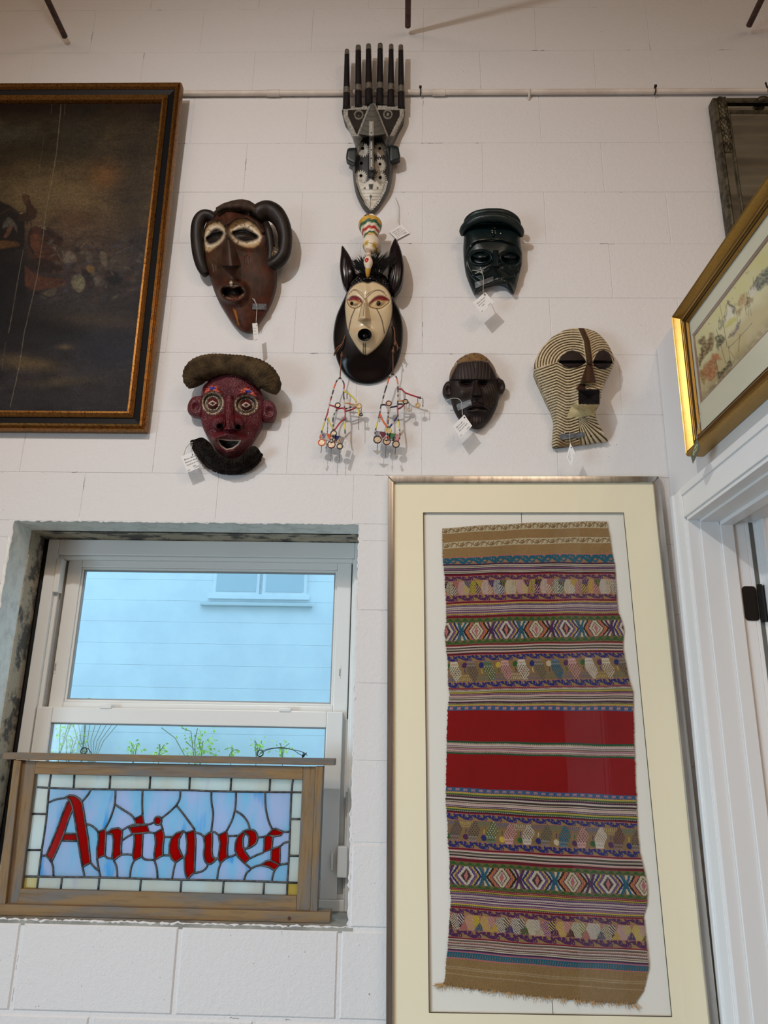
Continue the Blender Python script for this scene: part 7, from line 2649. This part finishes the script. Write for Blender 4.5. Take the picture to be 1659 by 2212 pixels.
    c = blend(c, inbox * (np.minimum(np.abs((X - 990) / 145 - (Y - 1095) / 95), np.abs((X - 990) / 145 + (Y - 1095) / 95)) < .10) * 1.0, LC((6, 5, 6)))
    for ey in (eyeL, eyeR):
        c = blend(c, ey, LC((44, 32, 28)) * (.7 + .6 * n)[..., None])
    sl = np.exp(-((Y - 606) / 17) ** 2) * ((np.abs(X - 752) < 185) | (np.abs(X - 1186) < 130))
    c = blend(c, np.clip(sl * 1.4, 0, 1) * np.clip(eyeL + eyeR, 0, 1), LC((5, 4, 5)))
    for (x, y) in ((640, 1705), (825, 1680), (1020, 1640)):
        c = blend(c, 1 - sm(np.hypot(X - x, Y - y), 9, 16), LC((12, 8, 6)))
    return d, c


shell('face', ol, f_strip, m_stripe, k7, top=.052, m=.052, na=480, nr=150, center=s_(780, 860))

# ================================================================ PRICE TAGS
def text_mesh(txt, size, mat, parent, o, ux, uy, nrm, shear=.25):
    """lettering as flat mesh on the card; o = world origin, ux/uy unit vectors in the card plane"""
    cu = bpy.data.curves.new('lettering', 'FONT')
    cu.body = txt
    cu.size = size
    cu.shear = shear
    cu.resolution_u = 1
    tmp = bpy.data.objects.new('lettering_tmp', cu)
    COL.objects.link(tmp)
    dg = bpy.context.evaluated_depsgraph_get()
    me = bpy.data.meshes.new_from_object(tmp.evaluated_get(dg))
    vs_ = [Vector(o) + ux * v.co.x + uy * v.co.y + nrm * .0005 for v in me.vertices]
    fs_ = [tuple(p.vertices) for p in me.polygons]
    bpy.data.objects.remove(tmp, do_unlink=True)
    bpy.data.curves.remove(cu)
    bpy.data.meshes.remove(me)
    if fs_:
        return obj('lettering', vs_, fs_, mat, parent)


def price_tag(label, quad, strings, lines_, tape=None, card=None, initials=None, price=None, corner_hole=None, name='price_tag', thick=.0005, ts=1.0):
    """quad: (u, v, d) of top-left, top-right, bottom-right, bottom-left as the writing reads"""
    pts = [P(*p) for p in quad]
    tg = thing(name, label, 'price tag', sum(pts, Vector()) / 4)
    a, b, c, d = pts
    ux, uy = (b - a), (a - d)
    W_, H_ = ux.length, uy.length
    uxn, uyn = ux / W_, uy / H_
    nrm = uxn.cross(uyn).normalized()
    if nrm.y > 0: nrm = -nrm
    cd = MB().prism([a, b, c, d], -nrm * thick).build('card', card or m_card, tg)
    n = len(lines_)
    for i, tx in enumerate(lines_):
        if not tx: continue
        f = .70 - .17 * i
        text_mesh(tx, H_ * .15 * ts, m_ink, cd, d + ux * (.10 + .02 * i) + uy * f, uxn, uyn, nrm)
    if price:
        text_mesh(price, H_ * .14 * ts, m_ink, cd, d + ux * .62 + uy * .08, uxn, uyn, nrm)
    if initials:
        text_mesh(initials, H_ * .14 * ts, m_ink, cd, d + ux * .06 + uy * .05, uxn, uyn, nrm)
    if corner_hole is not None:
        hp = d + ux * corner_hole[0] + uy * corner_hole[1]
        MB().disc(hp + nrm * .0006, min(W_, H_) * .055, .0004, nrm, 12).build('hole', m_ink, cd)
    for st in strings:
        st2 = spline(np.array(st, float), 4)
        ds = np.array([on_mask(x, y, z, .0024) for x, y, z in st2])
        kk = np.convolve(np.pad(ds, 1, mode='edge'), [.25, .5, .25], 'valid')
        ptube('string', [(x, y, max(a_, b_)) for (x, y, z), a_, b_ in zip(st2, ds, kk)], .0011, m_string, tg, 6, 2)
    if tape:
        ta = np.array(tape, float)
        V_, F_ = [], []
        na_, nb_2 = 12, 5
        for i in range(na_ + 1):
            for j in range(nb_2 + 1):
                p_ = (ta[0] * (1 - i / na_) + ta[1] * i / na_) * (1 - j / nb_2) + (ta[3] * (1 - i / na_) + ta[2] * i / na_) * j / nb_2
                V_.append(P(p_[0], p_[1], on_mask(p_[0], p_[1], p_[2], .0018))[:])
        for i in range(na_):
            for j in range(nb_2):
                k = i * (nb_2 + 1) + j
                F_.append((k, k + 1, k + nb_2 + 2, k + nb_2 + 1))
        obj('tape', V_, F_, m_tape, tg, smooth=True)
    return tg


price_tag('white price tag dangling on a twisted string under the forked mask', [(840, 500, .006), (868, 484, .006), (885, 503, .006), (857, 518, .006)],
          [[(854, 427, .012), (859, 440, .012), (860, 460, .010), (860, 478, .008), (863, 483, .007)]],
          ['African Bamana', 'Carved wood +', 'Hammered metal', 'mask (as found)'], initials='KT', price='$ 895', ts=.85)
price_tag('narrow white tag taped to the chin of the horned mask', [(545, 698.5, .075), (556, 698, .068), (559, 733, .068), (548, 736, .075)],
          [[gd(910, 1295, .088), gd(945, 1340, .09), gd(968, 1400, .092), gd(962, 1500, .085), gd(958, 1580, .078), gd(962, 1612, .076)], [gd(930, 1300, .088), gd(955, 1350, .09), gd(968, 1400, .092)]],
          ['African', 'Bobo', 'mask', '', '$ 495'], tape=[gd(915, 1358, .0935), gd(1083, 1362, .082), gd(1078, 1432, .078), gd(910, 1428, .090)], corner_hole=(.75, .86), ts=.42)
price_tag('grey price tag on a looped string beside the red beaded mask', [(390.5, 986, .046), (417.5, 975.5, .046), (431.5, 1010, .042), (405, 1021, .042)],
          [[(397, 983, .044), (401, 970, .042), (408, 960, .040), (416, 955.5, .036)], [(415, 959, .036), (414, 968, .040), (414.5, 976, .045), (415.5, 982, .047)]],
          ['African Bamileke', 'Bamoun mask', 'beaded w/ horse', '        hair'], initials='KT', price='$ 895', corner_hole=(.86, .84), ts=.8)
price_tag('white price tag hanging from the green jawless mask', [(1022, 653.5, .075), (1048, 631, .075), (1067, 652, .072), (1040, 677.5, .072)],
          [[qd(455, 1160, .092), qd(520, 1168, .098), qd(590, 1195, .10), qd(630, 1240, .10), qd(636, 1340, .096), qd(632, 1440, .09), qd(636, 1530, .08), qd(655, 1560, .077)], [qd(585, 1105, .105), qd(605, 1170, .104), qd(632, 1240, .101)], [qd(500, 1215, .096), qd(560, 1190, .10), qd(640, 1165, .104)]],
          ['African Dan/Kru', 'carved wood', '     mask'], tape=[qd(492, 1360, .0945), qd(795, 1258, .108), qd(796, 1330, .104), qd(505, 1455, .088)], initials='KT', price='$ 395', corner_hole=(.88, .86), ts=.85)
price_tag('white price tag hanging below the small brown mask cheek', [(978, 920.5, .060), (1003, 895.5, .060), (1020, 920, .058), (994.5, 946, .058)],
          [[(963.5, 867, .03), (972, 862, .042), (982, 860, .056), (991, 862, .064), (996.5, 868, .07), (998.5, 880, .072), (999, 892, .066), (1001, 902, .062)]],
          ['Nigerian Igbo', 'Carved wood', 'dark spirit mask'], tape=[(985.5, 874, .0625), (1016.5, 862.5, .083), (1019.5, 875, .080), (989, 887.5, .0605)], initials='KT', price='$ 395', corner_hole=(.90, .84), ts=.85)
price_tag('slim white price tag at the base of the striped mask', [(1223, 988, .070), (1232, 957, .074), (1242.5, 978, .074), (1234, 1008, .070)],
          [[s_(575, 1620) + (.074,), s_(640, 1598) + (.078,), s_(715, 1585) + (.081,), s_(722, 1680) + (.075,), s_(728, 1750) + (.075,)]],
          ['African Kifwebe', 'wood mask', 'Songye'], tape=[s_(590, 1612) + (.0755,), s_(930, 1585) + (.086,), s_(925, 1650) + (.081,), s_(580, 1690) + (.0705,)], price='$ 450', corner_hole=(.86, .72), ts=.7)

# ================================================================ BEADED EAR ORNAMENTS
b2 = lambda x, y: (670 + x / 5.72, 780 + y / 5.72)
m_beads = M('glass_seed_beads', attr=True, rough=.35, spec=.5)
m_disc = M('tin_disc', (176, 160, 136), .4, metal=.7, var=(132, 118, 98), vscale=(200, 200, 200))
m_chain = M('dark_wire_chain', (92, 88, 84), .4, metal=.8)
m_tri = M('cut_tin_pendant', (128, 128, 126), .35, metal=.8)
BC = {k: LC(v) for k, v in dict(k=(22, 20, 24), w=(186, 178, 170), r=(168, 26, 40), o=(214, 92, 40), y=(206, 190, 50), g=(60, 110, 60), b=(30, 36, 96), t=(196, 160, 100), d=(96, 22, 40)).items()}


def strand(name, path, seq, parent, d, r=.0026, seg=6):
    q = spline(np.array(path, float), 8)
    L_ = np.concatenate([[0], np.cumsum(np.hypot(*np.diff(q, axis=0).T))])
    n = max(6, int(L_[-1] / 9))
    t = np.linspace(0, L_[-1], n)
    x, y = np.interp(t, L_, q[:, 0]), np.interp(t, L_, q[:, 1])
    uv = np.array([b2(a, b) for a, b in zip(x, y)])
    pts = PW(uv[:, 0], uv[:, 1], np.full(n, d))
    rad = [r * (1.0 if i % 2 else .84) for i in range(n)]
    cols = []
    for i in range(n):
        c = BC[seq[min(len(seq) - 1, int(i / n * len(seq)))]]
        cols += [c] * seg
    return MB().tube(pts, rad, seg).build(name, m_beads, parent, smooth=True, col=np.array(cols))


def disc_p(x, y, r, parent, d, rim='k'):
    c = P(*b2(x, y), d + .003)
    R_ = r / 5.72 * .00158
    o = MB().disc(c, R_, .0015, (0, -1, 0), 18).build('disc', m_disc, parent)
    ring = [c + Vector((math.cos(a) * R_, 0, math.sin(a) * R_)) for a in np.linspace(0, 2 * math.pi, 19)[:-1]]
    MB().tube(ring, .0019, 5, closed=True).build('disc_rim', m_beads, o, smooth=True, col=np.tile(BC[rim], (18 * 5, 1)))
    return o


def chain_p(pts, parent, d, r=.0011):
    q = spline(np.array(pts, float), 6)
    uv = np.array([b2(a, b) for a, b in q])
    p3 = PW(uv[:, 0], uv[:, 1], np.full(len(q), d))
    return MB().tube(p3, [r * (1.25 if i % 2 else .7) for i in range(len(q))], 5).build('chain', m_chain, parent)


def tri_p(pts, parent, d):
    return MB().prism([P(*b2(x, y), d) for x, y in pts], (0, .0012, 0)).build('pendant', m_tri, parent)


def bead_panel(quad, cells, parent, d):
    a, b, c, e = [np.array(p, float) for p in quad]
    nx, ny = 44, 10
    V, Fc, Cc = [], [], []
    for i in range(nx + 1):
        for j in range(ny + 1):
            p = (a * (1 - i / nx) + b * i / nx) * (1 - j / ny) + (e * (1 - i / nx) + c * i / nx) * j / ny
            V.append(P(*b2(*p), d + .002 + .0006 * ((i + j) % 2))[:])
            Cc.append(cells(i / nx, j / ny))
    Fc = [(i * (ny + 1) + j, i * (ny + 1) + j + 1, (i + 1) * (ny + 1) + j + 1, (i + 1) * (ny + 1) + j) for i in range(nx) for j in range(ny)]
    n0 = len(V)
    V += [(v[0], v[1] + .003, v[2]) for v in V]
    Cc += Cc
    Fc += [tuple(n0 + k for k in f[::-1]) for f in Fc]
    return obj('bead_panel', V, Fc, m_beads, parent, smooth=False, col=np.array(Cc))


OD = .045
o1 = thing('bead_ornament', 'strung bead ornament with white tag hanging left below the black hood', 'ornament', P(*b2(370, 205), OD))
strand('bead_strand', [(370, 205), (335, 235), (305, 300), (270, 420), (235, 540), (215, 640), (185, 730), (155, 830), (128, 920), (122, 955)], 'kwkooowkkwkrwwwwrrrrrkwyyyykwoo', o1, OD)
strand('bead_strand', [(370, 205), (405, 250), (420, 300), (412, 380), (418, 480), (425, 580), (434, 650), (430, 720), (428, 800), (432, 880), (445, 938)], 'kwkkrrwkbbkwwwkrrrrrkwyyygkwk', o1, OD)
strand('bead_strand', [(418, 375), (470, 400), (530, 450), (575, 512)], 'yyyyyyy', o1, OD)
strand('bead_strand', [(425, 518), (500, 528), (580, 548)], 'ttotttk', o1, OD)
strand('bead_strand', [(432, 592), (500, 568), (585, 552)], 'kwkwwk', o1, OD)
strand('bead_strand', [(438, 620), (510, 600), (580, 562)], 'drdrrd', o1, OD)
strand('bead_strand', [(230, 540), (300, 562), (340, 588), (400, 580), (432, 602)], 'rrrrrr', o1, OD)
strand('bead_strand', [(330, 600), (300, 650), (282, 720), (285, 800), (292, 855)], 'kwgwkkwkwk', o1, OD)
strand('bead_strand', [(222, 700), (245, 770), (290, 858)], 'yyyyg', o1, OD)
strand('bead_strand', [(432, 705), (370, 760), (298, 858)], 'rrrrr', o1, OD)
strand('bead_strand', [(598, 575), (600, 630), (602, 690)], 'yyyt', o1, OD)
chain_p([(602, 690), (600, 760), (600, 850)], o1, OD)
chain_p([(632, 570), (630, 630), (628, 660)], o1, OD)
disc_p(628, 662, 14, o1, OD)
chain_p([(455, 400), (455, 465)], o1, OD, .0016)
tri_p([(420, 458), (497, 466), (462, 508)], o1, OD)
disc_p(605, 552, 28, o1, OD, 't'); disc_p(340, 545, 27, o1, OD)
chain_p([(218, 700), (215, 850), (205, 950), (195, 1080)], o1, OD, .0014)


def cells1(a, b):
    if a < .16: return BC['b'] if int(a * 60 + b * 6) % 2 else BC['w']
    if a > .86: return BC['d'] if int(a * 60) % 3 else BC['w']
    if .16 <= a < .42: return BC['o'] if b < (a - .16) / .26 else BC['w']
    if .58 < a < .8: return BC['b'] if b < 1 - abs(a - .68) * 7 else BC['t']
    return BC['w'] if int(b * 8) % 2 else BC['k']


bead_panel([(150, 880), (425, 942), (402, 1018), (132, 966)], cells1, o1, OD)
strand('bead_strand', [(272, 905), (262, 1010)], 'wkwkwk', o1, OD + .004, .0045)
strand('bead_strand', [(300, 905), (290, 1010)], 'wkkwkw', o1, OD + .004, .0035)
for (x, y, r, c) in ((290, 892, 30, 'k'), (143, 1005, 36, 'o'), (262, 1030, 40, 'd'), (366, 1052, 30, 'k')):
    disc_p(x, y, r, o1, OD + .002, c)
chain_p([(140, 1042), (138, 1090), (133, 1140)], o1, OD); tri_p([(112, 1168), (160, 1122), (132, 1198)], o1, OD)
chain_p([(258, 1070), (258, 1150), (254, 1242)], o1, OD); chain_p([(360, 1080), (360, 1170), (355, 1250)], o1, OD)
tri_p([(248, 1190), (266, 1190), (255, 1245)], o1, OD); tri_p([(348, 1200), (364, 1200), (355, 1252)], o1, OD)

o2 = thing('bead_ornament', 'strung bead ornament with a long red arm hanging right below the black hood', 'ornament', P(*b2(1020, 160), OD))
strand('bead_strand', [(1020, 160), (985, 182), (960, 260), (925, 370), (895, 480), (875, 550), (860, 640), (840, 720), (815, 820), (800, 900), (795, 945)], 'kwkooowkkkkwkkwwwkkwkdrkwyyyykwkwk', o2, OD)
strand('bead_strand', [(1020, 160), (1060, 190), (1080, 260), (1085, 370), (1085, 480), (1080, 560), (1085, 680), (1095, 760), (1108, 880), (1104, 962)], 'kwkooowkkkwkwwkkrrrrrkwkyyyykwkwk', o2, OD)
strand('bead_strand', [(1092, 345), (1130, 350), (1175, 390), (1250, 420), (1350, 452)], 'rrrrrrrrd', o2, OD)
MB().ball(P(*b2(1356, 454), OD), .004, 10, 8).build('bead', m_chain, o2, smooth=True)
chain_p([(1365, 458), (1390, 462), (1395, 500), (1393, 555)], o2, OD); tri_p([(1382, 545), (1406, 548), (1392, 578)], o2, OD)
chain_p([(1330, 458), (1330, 525)], o2, OD); disc_p(1330, 545, 24, o2, OD, 't')
chain_p([(1110, 350), (1108, 480)], o2, OD); chain_p([(1173, 395), (1172, 490)], o2, OD)
strand('bead_strand', [(1080, 490), (1150, 492)], 'ttot', o2, OD); disc_p(1178, 500, 26, o2, OD)
strand('bead_strand', [(1085, 532), (1150, 528), (1195, 520), (1212, 505)], 'kkwkk', o2, OD)
strand('bead_strand', [(1082, 595), (1130, 568), (1165, 528)], 'ddrdd', o2, OD)
chain_p([(1222, 515), (1222, 575)], o2, OD); disc_p(1222, 600, 22, o2, OD, 'w')
strand('bead_strand', [(872, 545), (920, 540), (970, 572), (1050, 562), (1082, 555)], 'kkbkkbk', o2, OD)
disc_p(970, 522, 28, o2, OD, 'd'); tri_p([(925, 548), (996, 562), (962, 606)], o2, OD + .004)
strand('bead_strand', [(962, 605), (966, 700), (960, 800), (966, 845)], 'tkwktdkwkt', o2, OD)
strand('bead_strand', [(865, 655), (900, 740), (955, 818)], 'ooooo', o2, OD, .0032)
strand('bead_strand', [(1076, 690), (1030, 752), (975, 828)], 'bbwbb', o2, OD, .0030)
chain_p([(866, 690), (860, 755)], o2, OD)


def cells2(a, b):
    if a < .16: return BC['b'] if int(a * 50 + b * 8) % 2 else BC['w']
    if a > .82: return BC['r'] if int(a * 70) % 3 else BC['w']
    if .16 <= a < .44: return BC['d'] if b < 1 - abs(a - .32) * 5 else BC['w']
    if .56 < a < .80: return BC['g'] if b < 1 - abs(a - .66) * 6 else (BC['w'] if a < .72 else BC['k'])
    return BC['w'] if int(b * 8) % 2 else BC['d']


bead_panel([(815, 860), (1112, 906), (1096, 996), (800, 946)], cells2, o2, OD)
strand('bead_strand', [(946, 880), (940, 985)], 'wkwrwk', o2, OD + .004, .0045)
strand('bead_strand', [(974, 882), (966, 985)], 'wkkrkw', o2, OD + .004, .0035)
for (x, y, r, c) in ((968, 860, 29, 'y'), (832, 970, 40, 'k'), (946, 992, 38, 'd'), (1060, 1026, 36, 'k')):
    disc_p(x, y, r, o2, OD + .002, c)
chain_p([(830, 1010), (828, 1060), (826, 1105)], o2, OD); tri_p([(768, 1100), (892, 1108), (828, 1156)], o2, OD)
chain_p([(938, 1030), (934, 1110), (930, 1192)], o2, OD); tri_p([(924, 1130), (944, 1130), (931, 1194)], o2, OD)
chain_p([(1056, 1062), (1052, 1110), (1050, 1150)], o2, OD); tri_p([(1028, 1112), (1080, 1180), (1050, 1206)], o2, OD)
price_tag('white price tag hanging from the left bead ornament', [b2(432, 945) + (.050,), b2(478, 1012) + (.044,), b2(424, 1198) + (.044,), b2(376, 1152) + (.050,)],
          [[b2(440, 900) + (.05,), b2(446, 930) + (.05,), b2(440, 960) + (.05,)]], ['Beaded', 'pieces'], corner_hole=(.4, .86), ts=.4)

# ---------------------------------------------------------------- green tag on the watercolour
def RP(u_, v_, n):
    s0, z0 = RWp(np.array([float(u_)]), np.array([float(v_)]), n)
    return RW(float(s0[0]), n, float(z0[0]))


gt = thing('price_tag', 'grey green price tag with an oval emblem on the gold picture frame', 'price tag', RP(1502, 975, .068))
m_gcard = M('grey_green_card', (96, 98, 82), .7)
cd = MB().prism([RP(x, y, n) for x, y, n in ((1505, 947, .066), (1512.5, 965, .066), (1511.5, 970, .066), (1496.5, 1001.5, .066), (1491.8, 984, .066), (1499, 963, .066))], -un * .0006).build('card', m_gcard, gt)
el = []
for a in np.linspace(0, 2 * math.pi, 25)[:-1]:
    x, y = 3.4 * math.cos(a), 13.5 * math.sin(a)
    ca, sa = math.cos(.32), math.sin(.32)
    el.append(RP(1501.8 + x * ca - y * sa, 971.5 + x * sa + y * ca, .0665))
MB().prism(el, -un * .0004).build('emblem', M('pale_green_print', (168, 166, 120), .7), cd)
m_gink = M('dark_green_print', (110, 112, 70), .7)
sw = []
for t in np.linspace(0, 1, 26):
    x, y = 1.6 * math.sin(t * 9), -9 + 18 * t
    sw.append(RP(1501.8 + x * ca - y * sa, 971.5 + x * sa + y * ca, .0672))
MB().tube(sw, .0007, 4).build('emblem_scroll', m_gink, cd)
MB().tube([RP(1513.5, 893, .064), RP(1512, 908, .064), RP(1507, 930, .066), RP(1505, 948, .067)], .0011, 6).build('string', m_string, gt, smooth=True)
